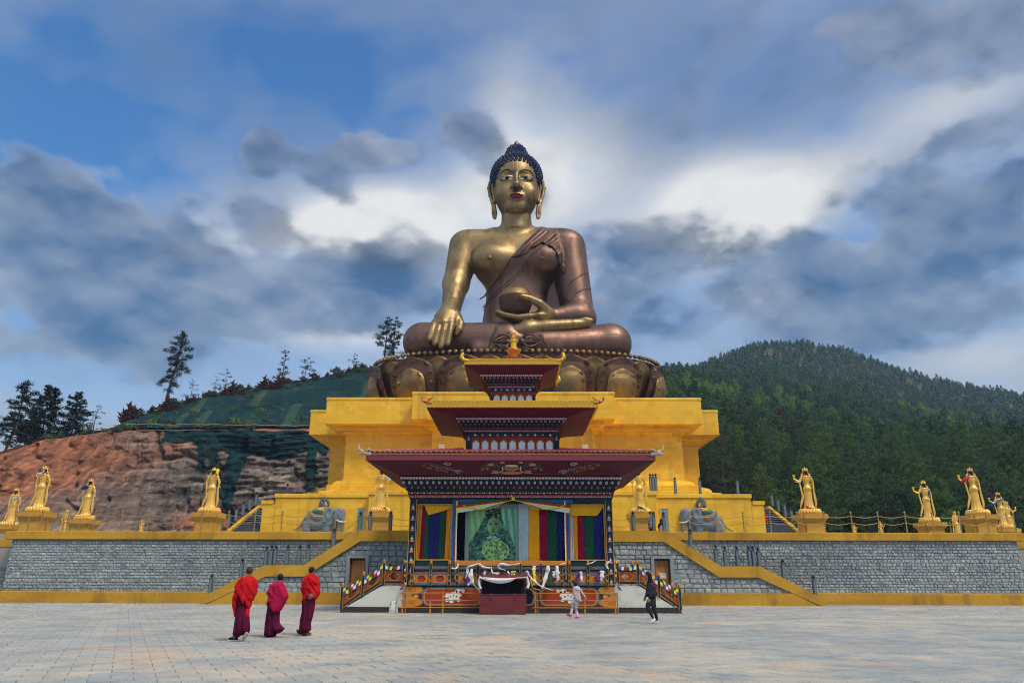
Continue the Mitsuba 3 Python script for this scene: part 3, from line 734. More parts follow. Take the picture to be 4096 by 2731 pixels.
def scrolls(G, nrm, r):
    """vine scroll carved on a petal's border"""
    out = []; nv, nu = G.shape[:2]; off = np.array([nrm[0], nrm[1], 0]) * r * 0.5
    ui = 0.84
    for k, v0 in enumerate((0.2, 0.42, 0.62, 0.8)):
        for s in (-1, 1):
            P = []
            for j in range(11):
                a = j / 10 * 2 * np.pi * 1.15; rr = 0.16 * (1 - 0.75 * j / 10); uu = s * (ui - 0.02 - rr * np.cos(a) * 0.55); vv = v0 + 0.35 * rr * np.sin(a) + 0.02
                fu, fv = np.clip((uu + 1) / 2 * (nu - 1), 0, nu - 1.001), np.clip(vv * (nv - 1), 0, nv - 1.001); i0, j0 = int(fv), int(fu); a_, b_ = fv - i0, fu - j0
                q = (G[i0, j0] * (1 - a_) * (1 - b_) + G[i0 + 1, j0] * a_ * (1 - b_) + G[i0, j0 + 1] * (1 - a_) * b_ + G[i0 + 1, j0 + 1] * a_ * b_)
                P.append(q + off)
            out.append(tube(P, np.linspace(r, r * 0.6, len(P)), 4))
    return out


NP = 14
Pc, Tc = oval_even(NP, 15.35, 7.15, 0.5)
Pm, Tm = oval_even(NP, 15.2, 7.0, 0.0)
for i in range(NP):
    if Pc[i, 1] > 84.5: continue
    m, G, nrm = petal(Pm[i], Tm[i], 1.95, 18.7, 23.22, 0.30, 0.45, 0.15, rim=0.12, point=0.35)
    add('upper_petal', m, 'lotus_gilt', lot, smooth=35)
    m, G, nrm = petal(Pc[i], Tc[i], 2.62, 18.0, 23.2, 0.55, 0.75, 0.22, rim=0.22, point=0.22)
    k = add('outer_petal', m, 'lotus_bronze', lot, smooth=35)
    for q_ in scrolls(G, nrm, 0.12): add('vine_scroll', q_, 'lotus_bronze', k, smooth=50)
    m, G, nrm = petal(Pc[i], Tc[i], 1.66, 17.4, 22.0, 0.90, 0.95, 0.0, rim=0.22, point=0.25)
    k = add('inner_petal', m, 'lotus_gilt', lot, smooth=35)
    for q_ in scrolls(G, nrm, 0.10): add('vine_scroll', q_, 'lotus_gilt', k, smooth=50)
Pb, _ = oval_even(118, 15.75, 7.45)
bead = mikit.ply(ball((0, 0, 0), 0.255, 9), 'lotus_gilt', smooth=True)
for x, y in Pb:
    if y < 83: add('bead', bead, None, lot, to=T().translate([float(x), float(y), 23.58]))

# --- body: bare limbs and torso on one side, robe on the other
c0 = np.array([AX, 0, 0])
A = lambda x, y, z: np.array([AX + x, y, z], float)
ARM_L = [A(-6.0, 80.1, 38.75), A(-6.95, 78.7, 33.4), A(-7.15, 76.1, 29.5)]
ARM_R = [A(6.0, 80.1, 38.65), A(7.05, 78.8, 29.9)]
FORE_R = [A(6.95, 77.9, 29.35), A(4.35, 75.6, 28.35)]


def d_torso(p):
    q = p.copy(); q[:, 1] = 80.1 + (p[:, 1] - 80.1) * 1.42
    d = rc(q, A(0, 80.2, 28.2), A(0, 80, 32.2), 3.95, 3.35)
    d = smin(d, el(p, A(0, 79.8, 36.3), (5.1, 2.7, 3.6)), 1.5)
    for s in (-1, 1): d = smin(d, el(p, A(s * 2.75, 78.2, 36.3), (2.5, 1.75, 1.9)), 0.9)
    d = smin(d, rc(p, A(-5.2, 80.2, 38.75), A(5.2, 80.2, 38.75), 2.15), 1.3)
    return smin(d, rc(p, A(-2.4, 80.1, 40.1), A(2.4, 80.1, 40.1), 1.0), 0.8)


def d_armL(p):
    d = smin(rc(p, ARM_L[0], ARM_L[1], 2.0, 1.45), rc(p, ARM_L[1], ARM_L[2], 1.45, 1.05), 0.6)
    return d


def finger(p, P, R): return chain(p, P, R)


def d_handL(p):
    # back of the hand over the knee, four fingers hanging, thumb apart
    d = rc(p, A(-7.15, 76.0, 29.6), A(-7.4, 74.7, 28.0), 1.02, 1.2)
    d = smin(d, smin(rc(p, A(-8.15, 74.35, 27.75), A(-8.45, 73.75, 26.9), 0.62, 0.5), rc(p, A(-6.75, 74.35, 27.9), A(-6.9, 73.65, 27.0), 0.7, 0.5), 0.6), 0.5)
    d = smin(d, rc(p, A(-7.6, 74.1, 27.6), A(-7.7, 73.6, 26.9), 0.75, 0.62), 0.4)
    for x0, x1, z1, r in ((-8.62, -9.0, 24.55, 0.33), (-8.02, -8.42, 24.1, 0.36), (-7.42, -7.78, 23.78, 0.38), (-6.80, -7.08, 24.05, 0.36)):
        d = smin(d, finger(p, [A(x0, 73.75, 27.1), A((x0 * .55 + x1 * .45), 73.02, 25.9), A(x1, 72.75, z1 + r)], [r * 1.12, r * 1.05, r * 0.86]), 0.10)
    return smin(d, finger(p, [A(-6.5, 74.6, 28.1), A(-5.92, 74.0, 27.0), A(-6.02, 73.75, 26.3), A(-6.28, 73.7, 25.85)], [0.62, 0.46, 0.40, 0.30]), 0.25)


def d_handR(p):
    d = rc(p, A(4.45, 75.5, 28.4), A(2.7, 74.7, 28.15), 0.80, 0.72)
    d = smin(d, el(p, A(2.2, 74.8, 28.0), (1.5, 1.15, 0.52)), 0.4)
    for y, zo, r in ((73.75, 0.0, 0.32), (74.4, 0.04, 0.34), (75.05, 0.10, 0.34), (75.65, 0.25, 0.31)):
        d = smin(d, finger(p, [A(1.5, y, 27.78), A(0.1, y - 0.1, 27.62 + zo), A(-1.2, y, 27.92 + zo * 1.6), A(-2.0 - zo, y + 0.1, 28.35 + zo * 2.2)], [r * 1.15, r, r * 0.9, r * 0.66]), 0.14)
    return smin(d, finger(p, [A(3.4, 74.6, 28.55), A(2.5, 73.7, 29.2), A(1.35, 73.2, 29.6), A(0.6, 72.95, 29.72)], [0.62, 0.47, 0.37, 0.30]), 0.35)


def d_foot(p):
    d = chain(p, [A(-0.6, 74.5, 26.05), A(1.2, 74.2, 26.3)], [0.98, 1.0])
    d = smin(d, el(p, A(1.35, 74.5, 27.0), (1.1, 0.9, 0.7)), 0.5)
    d = smin(d, chain(p, [A(1.2, 74.2, 26.45), A(3.4, 74.2, 26.75), A(6.2, 74.5, 27.1), A(7.6, 74.7, 27.3)], [0.95, 0.78, 0.62, 0.46]), 0.4)
    return smin(d, chain(p, [A(6.4, 74.6, 27.35), A(7.4, 74.5, 27.62), A(8.0, 74.6, 27.55)], [0.3, 0.36, 0.3]), 0.2)


def d_legs(p):
    kl, kr = A(-10.15, 76.5, 25.75), A(10.25, 76.5, 25.55)
    d = rc(p, A(-3.2, 81, 26.4), kl, 2.5, 1.92); d = smin(d, rc(p, A(3.2, 81, 26.3), kr, 2.5, 2.0), 1.2)
    d = smin(d, rc(p, kl, A(-0.9, 74.8, 25.95), 1.95, 1.32), 0.5)
    d = smin(d, rc(p, kr, A(2.6, 74.6, 24.8), 2.0, 1.35), 0.5)
    d = smin(d, el(p, A(0, 78, 25.2), (8.5, 4.6, 1.7)), 0.8)
    return smin(d, rc(p, A(-4, 74.3, 24.2), A(4, 74.3, 24.2), 0.75), 0.5)


def d_armR(p):
    d = smin(rc(p, ARM_R[0], ARM_R[1], 2.05, 1.62), rc(p, FORE_R[0], FORE_R[1], 1.5, 0.86), 0.7)
    return smin(d, el(p, A(7.1, 78.1, 28.9), (1.75, 1.7, 1.35)), 0.5)


def d_skin(p):
    d = smin(d_torso(p), d_armL(p), 0.28)
    d = smin(d, d_handL(p), 0.25)
    d = np.minimum(d, d_handR(p)); d = np.minimum(d, d_foot(p))
    return smin(d, rc(p, A(0, 79.6, 40.6), A(0, 79.2, 43.5), 1.85, 1.70), 0.6)


def d_cloth(p):
    d = smin(d_torso(p), d_armR(p), 0.28); d = smin(d, d_legs(p), 0.35)
    # sleeve cloth hanging between torso and bent arm
    return smin(d, el(p, A(4.9, 80.3, 31.5), (2.0, 0.7, 4.2)), 0.4)


EDGE = [(3.254, 41.55), (2.685, 39.916), (1.943, 38.906), (0.839, 37.503), (-0.434, 36.015), (-0.885, 35.129), (-1.692, 34.152), (-2.763, 33.085), (-4.097, 32.218), (-6.31, 31.071)]
EX = np.array([e[0] for e in EDGE]); EZ = np.array([e[1] for e in EDGE])
CLOTH_A = -0.13


def robe_region(p):
    z = np.interp(p[:, 0], EX[::-1], EZ[::-1], left=EZ[-1] - 1.0, right=60.0)
    s = (z - p[:, 2]) * 0.72
    back = np.clip((p[:, 1] - 80.5) * 2, 0, 4)
    return s + back * 0


def d_robe(p): return smax(d_cloth(p) + CLOTH_A, -robe_region(p), 0.05)


FOLD = [(2.68, 40.02), (4.788, 39.713), (5.213, 37.803), (5.579, 36.017), (5.834, 34.255), (5.335, 34.547), (5.03, 35.624), (4.738, 36.611), (4.293, 37.167), (3.84, 37.306), (3.117, 37.766), (2.383, 37.109), (1.746, 36.912), (1.38, 36.318), (0.564, 36.122), (-0.432, 35.866), (0.838, 37.509), (1.755, 38.709)]
RIB0, RIB1 = np.array(FOLD[15]), np.array(FOLD[0])


def d_fold(p):
    s = poly_sd(p[:, 0], p[:, 2], FOLD) * 0.8
    u = (p[:, 0] - AX) * 0.78 + (p[:, 2] - 38.0) * -0.62
    d = d_cloth(p) - 0.34 - 0.09 * np.cos(u * 5.2) - 0.04 * np.cos(u * 9.0 + 1)
    return np.maximum(smax(d, s, 0.06), p[:, 1] - 80.3)


bud = thing('giant_statue', 'giant seated bronze statue with gilded face and copper robe, one hand over its knee', 'statue')
body = surf(d_skin, (-9.8, 72.0, 23.3), (9, 84, 43.4), 0.105)
add('body', body, 'gilt_bronze', bud, smooth=True, label='gilded bare torso, arm and hands of the giant statue')
robe = surf(d_robe, (-13, 72, 23.0), (13.2, 86, 41.6), 0.13)
add('robe', robe, 'copper_robe', bud, smooth=True, label='copper coloured robe over one shoulder and the crossed legs')
add('shoulder_fold', surf(d_fold, (-1.5, 74.5, 34), (7, 81, 42), 0.08), 'copper_robe', bud, smooth=True)


def line_on(fn, pts, y0, y1, r, n=40, off=0.0):
    P = spline([(a, 0, b) for a, b in pts], n); y = front_y(fn, P[:, 0], P[:, 2], y0, y1, off); P[:, 1] = y
    return tube(P, r, 5)


seams = []
for pts in ([(3.385, 37.307), (1.922, 36.021), (0.833, 34.552), (-0.425, 33.194), (-2.029, 31.945), (-3.529, 30.708)], [(3.021, 37.307), (1.468, 35.628), (0.382, 34.357), (-0.873, 33.195), (-2.209, 32.137), (-3.659, 31.088)], [(8.419, 34.716), (7.565, 34.087), (6.641, 33.403), (6.087, 32.916)], [(8.649, 32.681), (7.514, 32.139), (6.689, 31.56), (6.406, 30.983)],
            [(-1.7, 26.919), (-1.897, 26.242), (-2.308, 25.181), (-2.632, 24.162)], [(-1.937, 26.919), (-2.132, 26.065), (-2.557, 24.916), (-2.75, 24.162)], [(2.682, 25.532), (2.776, 24.828), (3.053, 24.127)], [(2.9, 25.532), (3.061, 24.828), (3.471, 24.127)]):
    seams.append(line_on(d_robe, pts, 68, 80, 0.075))
seams.append(line_on(d_robe, [(e[0] + 0.05, e[1] - 0.10) for e in EDGE[2:9]], 68, 80, 0.085))
for q_ in seams: add('robe_seam', q_, 'lotus_bronze', bud, smooth=50)
for x, z in ([(-2.811, 35.767), (3.053, 35.662)]):
    y = float(front_y(d_skin, np.array([x]), np.array([z]), 70, 80)[0]); add('nipple', ball((x, y + 0.0, z), 0.25, 10), 'gilt_bronze' if x < 0 else 'copper_robe', bud, smooth=True)
add('wrist_cuff', surf(lambda p: np.maximum(rc(p, A(4.9, 75.95, 28.5), A(4.1, 75.45, 28.3), 1.05, 1.0), -rc(p, A(4.2, 75.5, 28.3), A(3, 75, 28), 0.92, 0.85)), (2.8, 74, 27), (6.5, 77.5, 30), 0.06), 'copper_robe', bud, smooth=40)


def nails(base, fn, spots, y0=70, y1=78):
    for x, z, a, b in spots:
        add('finger_nail', skin_patch(ellipse(x, z, a, b, 14), fn, y0, y1, 0.03, 0.05, 0.12), 'gilt_bronze', bud, smooth=40)


nails('n', d_handL, [(AX - 9.0, 24.66, 0.2, 0.24), (AX - 8.42, 24.24, 0.22, 0.26), (AX - 7.78, 23.95, 0.23, 0.28), (AX - 7.08, 24.2, 0.22, 0.27)])

# --- head
HC = A(0, 79.4, 0)


def d_face(p):
    d = el(p, A(0, 79.5, 47.5), (2.78, 2.75, 2.95))
    d = smin(d, el(p, A(0, 78.85, 44.9), (2.5, 1.95, 3.2)), 0.9)
    d = smin(d, el(p, A(0, 77.55, 42.75), (1.05, 0.65, 0.85)), 0.9)
    for s in (-1, 1):
        d = smin(d, el(p, A(s * 1.45, 77.75, 44.55), (1.0, 0.75, 1.1)), 0.7)
        d = smax(d, -el(p, A(s * 1.12, 76.72, 46.55), (0.95, 0.42, 0.42), -s * 0.10), 0.25)       # sockets
        d = smin(d, el(p, A(s * 1.10, 77.28, 46.28), (0.92, 0.52, 0.42), -s * 0.10), 0.12)         # lids
        d = smin(d, el(p, A(s * 0.44, 76.75, 44.86), (0.30, 0.32, 0.26)), 0.15)
    d = smin(d, chain(p, [A(0, 77.0, 46.9), A(0, 76.55, 45.7), A(0, 76.28, 44.95)], [0.20, 0.27, 0.42]), 0.22)
    d = smin(d, el(p, A(0, 77.0, 43.75), (0.85, 0.42, 0.55)), 0.4)
    d = smin(d, rc(p, A(0, 79.4, 43.4), A(0, 79.5, 40.5), 1.65, 1.80), 0.35)
    for s in (-1, 1):
        d = smin(d, rc(p, A(s * 2.75, 79.3, 46.9), A(s * 2.5, 79.2, 44.2), 0.3, 0.25), 0.3)
    return d


add('head', surf(d_face, (-3.2, 75.5, 40.2), (3.7, 83, 50.6), 0.065), 'gilt_bronze', bud, smooth=True)
for s in (-1, 1):
    P = [A(s * 2.78, 79.2, 47.05), A(s * 3.15, 79.3, 46.95), A(s * 3.32, 79.4, 46.2), A(s * 3.18, 79.35, 45.2), A(s * 2.86, 79.2, 44.1), A(s * 2.72, 79.1, 43.4)]
    L1 = [A(s * 2.76, 79.1, 43.5), A(s * 2.78, 78.95, 42.6), A(s * 2.68, 78.9, 41.95)]; L2 = [A(s * 2.62, 79.0, 43.6), A(s * 2.42, 78.9, 42.6), A(s * 2.50, 78.9, 41.9)]
    I1 = [A(s * 2.75, 79.0, 46.7), A(s * 2.95, 79.05, 46.1), A(s * 2.75, 79.0, 45.0), A(s * 2.6, 79.0, 44.2)]
    fe = lambda p: smin(smin(smin(chain(p, P, [0.15, 0.2, 0.22, 0.2, 0.2, 0.22], 0.1), chain(p, L1, [0.2, 0.17, 0.14]), 0.1), chain(p, L2, [0.2, 0.15, 0.14]), 0.08), smin(chain(p, I1, [0.14, 0.14, 0.13, 0.2]), el(p, A(s * 2.95, 79.5, 45.6), (0.3, 0.18, 1.3)), 0.1), 0.1)
    add('ear', surf(fe, (AX + min(s * 2.1, s * 3.8), 78.3, 41.4), (AX + max(s * 2.1, s * 3.8), 80.2, 47.6), 0.05), 'gilt_bronze', bud, smooth=True)
F_ = lambda q: d_face(q)
for s in (-1, 1):
    m = lambda P: [(AX + s * (a - AX) * 1.0, b) for a, b in P]
    brow = [(2.396, 46.347), (2.267, 46.814), (1.799, 47.199), (1.272, 47.285), (0.857, 47.094), (0.574, 46.775)]
    add('eyebrow', line_on(d_face, [(AX + s * abs(a - AX), b) for a, b in brow], 74, 80, np.interp(np.linspace(0, 1, 40), [0, 0.5, 1], [0.03, 0.085, 0.02])), 'dark_line', bud, smooth=50)
    ex, ez = 1.10, 46.04
    uppr = [(AX + s * (ex + u), ez + 0.05 * u + 0.20 * (1 - (abs(u) / 0.74) ** 2) ** 0.8 - 0.02) for u in np.linspace(-0.74, 0.74, 15)]
    lowr = [(AX + s * (ex + u), ez + 0.05 * u - 0.06 - 0.05 * (1 - (u / 0.74) ** 2)) for u in np.linspace(0.7, -0.7, 11)]
    e = add('eye', skin_patch(uppr + lowr, d_face, 74, 80, 0.03, 0.06, 0.1), 'eye_white', bud, smooth=40)
    add('iris', skin_patch(ellipse(AX + s * ex, ez + 0.04, 0.25, 0.135, 16), d_face, 74, 80, 0.045, 0.06, 0.1), 'iris_dark', e, smooth=40)
    add('lid_line', line_on(d_face, uppr, 74, 80, 0.042), 'dark_line', e, smooth=50)
    add('lid_line', line_on(d_face, [(a, b) for a, b in lowr], 74, 80, 0.022), 'dark_line', e, smooth=50)
    add('lid_crease', line_on(d_face, [(a + s * 0.02, b + 0.11) for a, b in uppr], 74, 80, 0.02), 'lotus_bronze', e, smooth=50)
    add('nostril', ball((AX + s * 0.25, 76.42, 44.62), 0.12, 8, 0.6), 'dark_line', bud)


def d_lips(p):
    d = smin(el(p, A(-0.3, 76.66, 43.79), (0.50, 0.24, 0.135), 0.14), el(p, A(0.3, 76.66, 43.79), (0.50, 0.24, 0.135), -0.14), 0.08)
    return np.minimum(d, el(p, A(0, 76.64, 43.51), (0.62, 0.25, 0.155)))


add('lips', surf(d_lips, (-0.9, 76.1, 43.1), (1.3, 77.2, 44.2), 0.03), 'lip_red', bud, smooth=True)
add('urna', ball((AX, float(front_y(d_face, np.array([AX]), np.array([47.05]), 72, 80)[0]), 47.05), 0.12, 8), 'lotus_gilt', bud, smooth=True)
neckl = []
for z in (42.35, 41.65): neckl.append(line_on(d_face, [(AX + x, z - 0.12 * (1 - (x / 1.6) ** 2)) for x in np.linspace(-1.5, 1.5, 9)], 74, 80, 0.03))
for q_ in neckl: add('neck_crease', q_, 'lotus_bronze', bud, smooth=50)


def d_scalp(p):
    d = el(p, A(0, 79.75, 47.6), (3.02, 2.85, 3.15))
    d = smin(d, el(p, A(0, 80.0, 50.6), (1.25, 1.3, 1.75)), 0.7)
    cut = 48.75 - 0.50 * (np.abs(p[:, 0] - AX) / 2.0) ** 2 - np.clip(np.abs(p[:, 0] - AX) - 2.0, 0, 2) * 2.6 - np.clip((p[:, 1] - 78.6), 0, 9) * 2.2
    return np.maximum(d, np.maximum((np.maximum(cut, 45.6) - p[:, 2]) * 0.5, -100))


hair = add('hair', surf(d_scalp, (-3.3, 76.3, 44.5), (3.8, 83.2, 53), 0.07), 'hair_blue', bud, smooth=True, label='dark blue curled hair with a raised crown')
curl = mikit.ply(lathe([(0.001, -0.1), (0.20, -0.06), (0.23, 0.05), (0.18, 0.17), (0.07, 0.25), (0.001, 0.30)], 9), 'hair_blue', smooth=60)
cs = []
for k in range(13):
    z = 45.9 + k * 0.36
    rx = 3.02 * math.sqrt(max(1 - ((z - 47.6) / 3.15) ** 2, 0)); ry = 2.85 * math.sqrt(max(1 - ((z - 47.6) / 3.15) ** 2, 0))
    n_ = int(2 * math.pi * max((rx + ry) / 2, 0.3) / 0.47)
    for i in range(n_): a = 2 * math.pi * (i + 0.5 * (k % 2)) / n_; cs.append((AX + rx * math.cos(a), 79.75 + ry * math.sin(a), z))
for k in range(7):
    z = 50.35 + k * 0.31; q = max(1 - ((z - 50.3) / 2.1) ** 2, 0.02); r = 1.38 * math.sqrt(q)
    n_ = max(int(2 * math.pi * r / 0.46), 4)
    for i in range(n_): a = 2 * math.pi * (i + 0.5 * (k % 2)) / n_; cs.append((AX + r * math.cos(a), 80.0 + r * 1.02 * math.sin(a), z))
cs = np.array(cs); g = np.stack([d_scalp(cs + np.eye(3)[i] * 0.05) - d_scalp(cs - np.eye(3)[i] * 0.05) for i in range(3)], 1); g /= np.linalg.norm(g, axis=1, keepdims=True)
ok = np.abs(d_scalp(cs)) < 0.22
cs, g = cs[ok], g[ok]; cs = cs - d_scalp(cs)[:, None] * g
ordr = np.argsort(cs[:, 1]); far_c = []
cm = lathe([(0.001, -0.1), (0.19, -0.06), (0.215, 0.04), (0.16, 0.14), (0.06, 0.2), (0.001, 0.24)], 9)


def frame(n):
    z = n / np.linalg.norm(n); x = np.cross([0, 0, 1.0] if abs(z[2]) < 0.9 else [1.0, 0, 0], z); x /= np.linalg.norm(x); y = np.cross(z, x)
    return np.stack([x, y, z], 1)


for j, i in enumerate(ordr):
    Fm = np.eye(4); Fm[:3, :3] = frame(g[i]); Fm[:3, 3] = cs[i]
    if j < 300: add('curl', curl, None, hair, to=T(Fm))
    else: far_c.append((cm[0] @ Fm[:3, :3].T + Fm[:3, 3], cm[1]))
add('back_curls', join(far_c), 'hair_blue', hair, smooth=60, kind='stuff')
add('crown_jewel', lathe([(0.001, 52.05), (0.26, 52.1), (0.34, 52.4), (0.28, 52.75), (0.12, 53.0), (0.001, 53.12)], 14, (AX, 79.9, 0)), 'gilt_bronze', bud, smooth=50)

# --- bowl in the lap and the double thunderbolt on the throne's front edge
BWC = (AX - 0.08, 75.05, 0)
bw = thing('alms_bowl', 'round dark alms bowl with pale domed lid on the palm of the giant statue', 'bowl')
add('bowl', lathe([(0.001, 28.05), (0.9, 28.15), (1.45, 28.7), (1.74, 29.4), (1.88, 29.9), (1.90, 30.2), (1.84, 30.26)], 36, BWC), 'lotus_bronze', bw, smooth=40)
add('lid', lathe([(1.86, 30.27), (1.76, 30.62), (1.5, 31.0), (1.36, 31.12), (1.05, 31.42), (0.6, 31.62), (0.001, 31.7)], 36, BWC), 'lotus_gilt', bw, smooth=40)
for a in np.linspace(math.pi, 2 * math.pi, 17): add('lid_stud', ball((BWC[0] + 1.42 * math.cos(a), BWC[1] + 1.42 * math.sin(a), 31.1), 0.08, 5), 'lotus_gilt', bw)
vj = thing('thunderbolt', 'dark bronze double thunderbolt lying before the crossed legs of the giant statue', 'ornament')
vc = np.array([0.230, 72.75, 24.62])
add('hub', lathe([(0.001, -0.36), (0.3, -0.3), (0.38, 0), (0.3, 0.3), (0.001, 0.36)], 16, vc), 'lotus_bronze', vj, smooth=50)
for s in (-1, 1):
    m = lathe([(0.12, 0.3), (0.3, 0.4), (0.42, 0.55), (0.36, 0.8), (0.42, 0.95), (0.3, 1.1), (0.16, 1.4), (0.12, 1.9), (0.22, 2.0), (0.12, 2.15), (0.02, 2.55)], 12)
    v = m[0].copy(); v = np.stack([v[:, 2] * s, v[:, 0], v[:, 1]], 1) + vc; add('shaft', (v, m[1] if s > 0 else m[1][:, ::-1]), 'lotus_bronze', vj, smooth=50)
    for a in (0.25 * np.pi, 0.75 * np.pi, 1.25 * np.pi, 1.75 * np.pi):
        P = spline([(0.75, 0.2), (0.95, 0.75), (1.45, 0.92), (2.0, 0.55), (2.45, 0.12)], 16)[:, :2]
        Q = np.stack([vc[0] + s * P[:, 0], vc[1] + P[:, 1] * math.cos(a) * 0.85, vc[2] + P[:, 1] * math.sin(a)], 1)
        k = add('prong', tube(Q, np.linspace(0.15, 0.05, 16), 6), 'lotus_bronze', vj, smooth=50)
        add('curl_leaf', tube(np.array([Q[5] + [0, 0, 0], Q[5] + [s * -0.1, 0, 0.25 * math.sin(a)], Q[5] + [s * -0.35, 0, 0.35 * math.sin(a)], Q[5] + [s * -0.5, 0, 0.15 * math.sin(a)]]), [0.1, 0.13, 0.1, 0.05], 5), 'lotus_bronze', k, smooth=50)

# ------------------------------------------------------------------ the three-tiered pavilion in front
mat('maroon_board', (0.115, 0.022, 0.035), 0.6)
mat('maroon_fascia', (0.20, 0.045, 0.075), 0.5)
mat('roof_sheet', (0.26, 0.055, 0.085), 0.35, spec=0.7)
mat('ink_blue', (0.012, 0.022, 0.036), 0.5)
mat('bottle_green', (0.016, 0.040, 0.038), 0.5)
mat('block_orange', (0.56, 0.20, 0.035), 0.55)
mat('block_white', (0.62, 0.68, 0.72), 0.55)
mat('deep_red', (0.22, 0.035, 0.022), 0.55)
mat('orange_paint', (0.60, 0.23, 0.035), 0.5)
mat('line_gold', (0.62, 0.33, 0.06), 0.5)
mat('pink_paint', (0.60, 0.23, 0.20), 0.55)
mat('teal_paint', (0.09, 0.22, 0.23), 0.55)
mat('slate_paint', (0.10, 0.145, 0.17), 0.55)
mat('purple_paint', (0.055, 0.022, 0.06), 0.55)
mat('panel_red', (0.33, 0.055, 0.022), 0.55)
mat('white_paint', (0.74, 0.76, 0.76), 0.6)
mat('black_void', (0.006, 0.007, 0.010), 0.7)  # near black for painted-in interior darkness, and the black spots of the lions
mat('sky_pane', (0.62, 0.80, 0.88), 0.08, spec=0.8)
mat('gilt_trim', (0.78, 0.50, 0.06), 0.34, 0.55)
mat('rail_wood', (0.50, 0.215, 0.050), 0.55)
mat('plinth_dark', (0.045, 0.038, 0.042), 0.75)
mat('red_brick_paint', (0.33, 0.045, 0.05), 0.6)
CL = {'white': (0.62, 0.68, 0.76), 'yellow': (0.78, 0.42, 0.015), 'magenta': (0.30, 0.008, 0.065), 'green': (0.010, 0.105, 0.060), 'blue': (0.022, 0.030, 0.20), 'pale_blue': (0.42, 0.58, 0.66), 'lemon': (0.85, 0.72, 0.03), 'crimson': (0.42, 0.03, 0.045), 'royal_blue': (0.035, 0.10, 0.36), 'khata_white': (0.74, 0.77, 0.82), 'violet': (0.09, 0.05, 0.28)}
for n_, c_ in CL.items(): mat('cloth_' + n_, c_, 0.8, sheen=0.5)
wall_white = proc(lambda p, n, uv: mix(C3(0.60, 0.66, 0.62), C3(0.36, 0.38, 0.34), dr.clip(smoothstep(0.5, 0.8, fbm(p.x * 1.5, p.z * 2.5, 1.0, 4)) * 0.5 + smoothstep(0.45, 0.2, p.z) * 0.35 * fbm(p.x * 6, p.z * 6, 1.0, 3), 0, 1)))
mat('limewash', wall_white, 0.85)

pv = thing('pavilion', 'tall three tiered painted pavilion with maroon eaves and gilt trim, in front of the podium', 'pavilion')
VX, VY = 0.03, 38.65
HW, HD = 4.70, 3.65


def ring(hx, hy, z, cx=VX): return [[cx - hx, VY - hy, z], [cx + hx, VY - hy, z], [cx + hx, VY + hy, z], [cx - hx, VY + hy, z]]


def loft(rings, caps=True):
    v = np.array([p for r in rings for p in r]); n = 4; f = []
    for k in range(len(rings) - 1):
        for i in range(n): a, b = k * n + i, k * n + (i + 1) % n; f += [[a, b, b + n], [a, b + n, a + n]]
    if caps: e = (len(rings) - 1) * n; f += [[0, 2, 1], [0, 3, 2], [e, e + 1, e + 2], [e, e + 2, e + 3]]
    return v, np.array(f)


def q(x0, x1, y0, y1, z0, z1, b=0.012): return bev(x0, x1, y0, y1, z0, z1, b)


# main body
add('plinth', q(VX - 4.78, VX + 4.72, 34.93, 42.4, -0.03, 0.245, 0.015), 'plinth_dark', pv)
add('base', box(VX - 4.72, VX + 4.66, 35.0, 42.3, 0.2, 1.12), 'purple_paint', pv)
add('floor_board', q(VX - 4.74, VX + 4.70, 34.96, 42.35, 1.12, 1.17), 'ink_blue', pv)
add('room_dark_sheet', box(VX - 4.4, VX + 4.4, 36.3, 36.4, 1.17, 5.0), 'black_void', pv)  # black sheet stands in for the darkness of the room behind the bays
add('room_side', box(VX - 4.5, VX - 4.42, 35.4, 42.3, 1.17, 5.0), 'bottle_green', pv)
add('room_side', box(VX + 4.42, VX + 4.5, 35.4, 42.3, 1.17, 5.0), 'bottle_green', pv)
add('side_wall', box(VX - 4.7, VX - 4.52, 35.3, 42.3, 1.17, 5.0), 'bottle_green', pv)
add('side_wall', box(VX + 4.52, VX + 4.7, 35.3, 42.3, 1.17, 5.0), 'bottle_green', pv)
add('back_wall', box(VX - 4.7, VX + 4.7, 42.1, 42.3, 1.17, 5.0), 'limewash', pv)
add('lintel', q(VX - 4.66, VX + 4.66, 35.02, 35.4, 4.80, 5.0), 'ink_blue', pv)
add('frieze_board', q(VX - 4.72, VX + 4.72, 34.96, 42.2, 4.97, 5.07), 'ink_blue', pv)


def flat(poly, y, m, parent, name, t=0.012):
    return add(name, prism(poly, y - t, y), m, parent)


def lotus_motif(x, z, s):
    return [(Polygon(ellipse(x, z, s * 0.9, s * 0.30, 14)), 'pink_paint'), (Polygon([(x - s * 0.55, z + s * 0.3), (x - s * 0.62, z + s * 1.0), (x - s * 0.3, z + s * 1.5), (x, z + s * 2.6), (x + s * 0.3, z + s * 1.5), (x + s * 0.62, z + s * 1.0), (x + s * 0.55, z + s * 0.3)]), 'teal_paint'),
            (Polygon(ellipse(x, z + s * 0.9, s * 0.34, s * 0.5, 12)), 'block_white'), (Polygon(ellipse(x, z + s * 0.75, s * 0.2, s * 0.3, 10)), 'block_orange')]


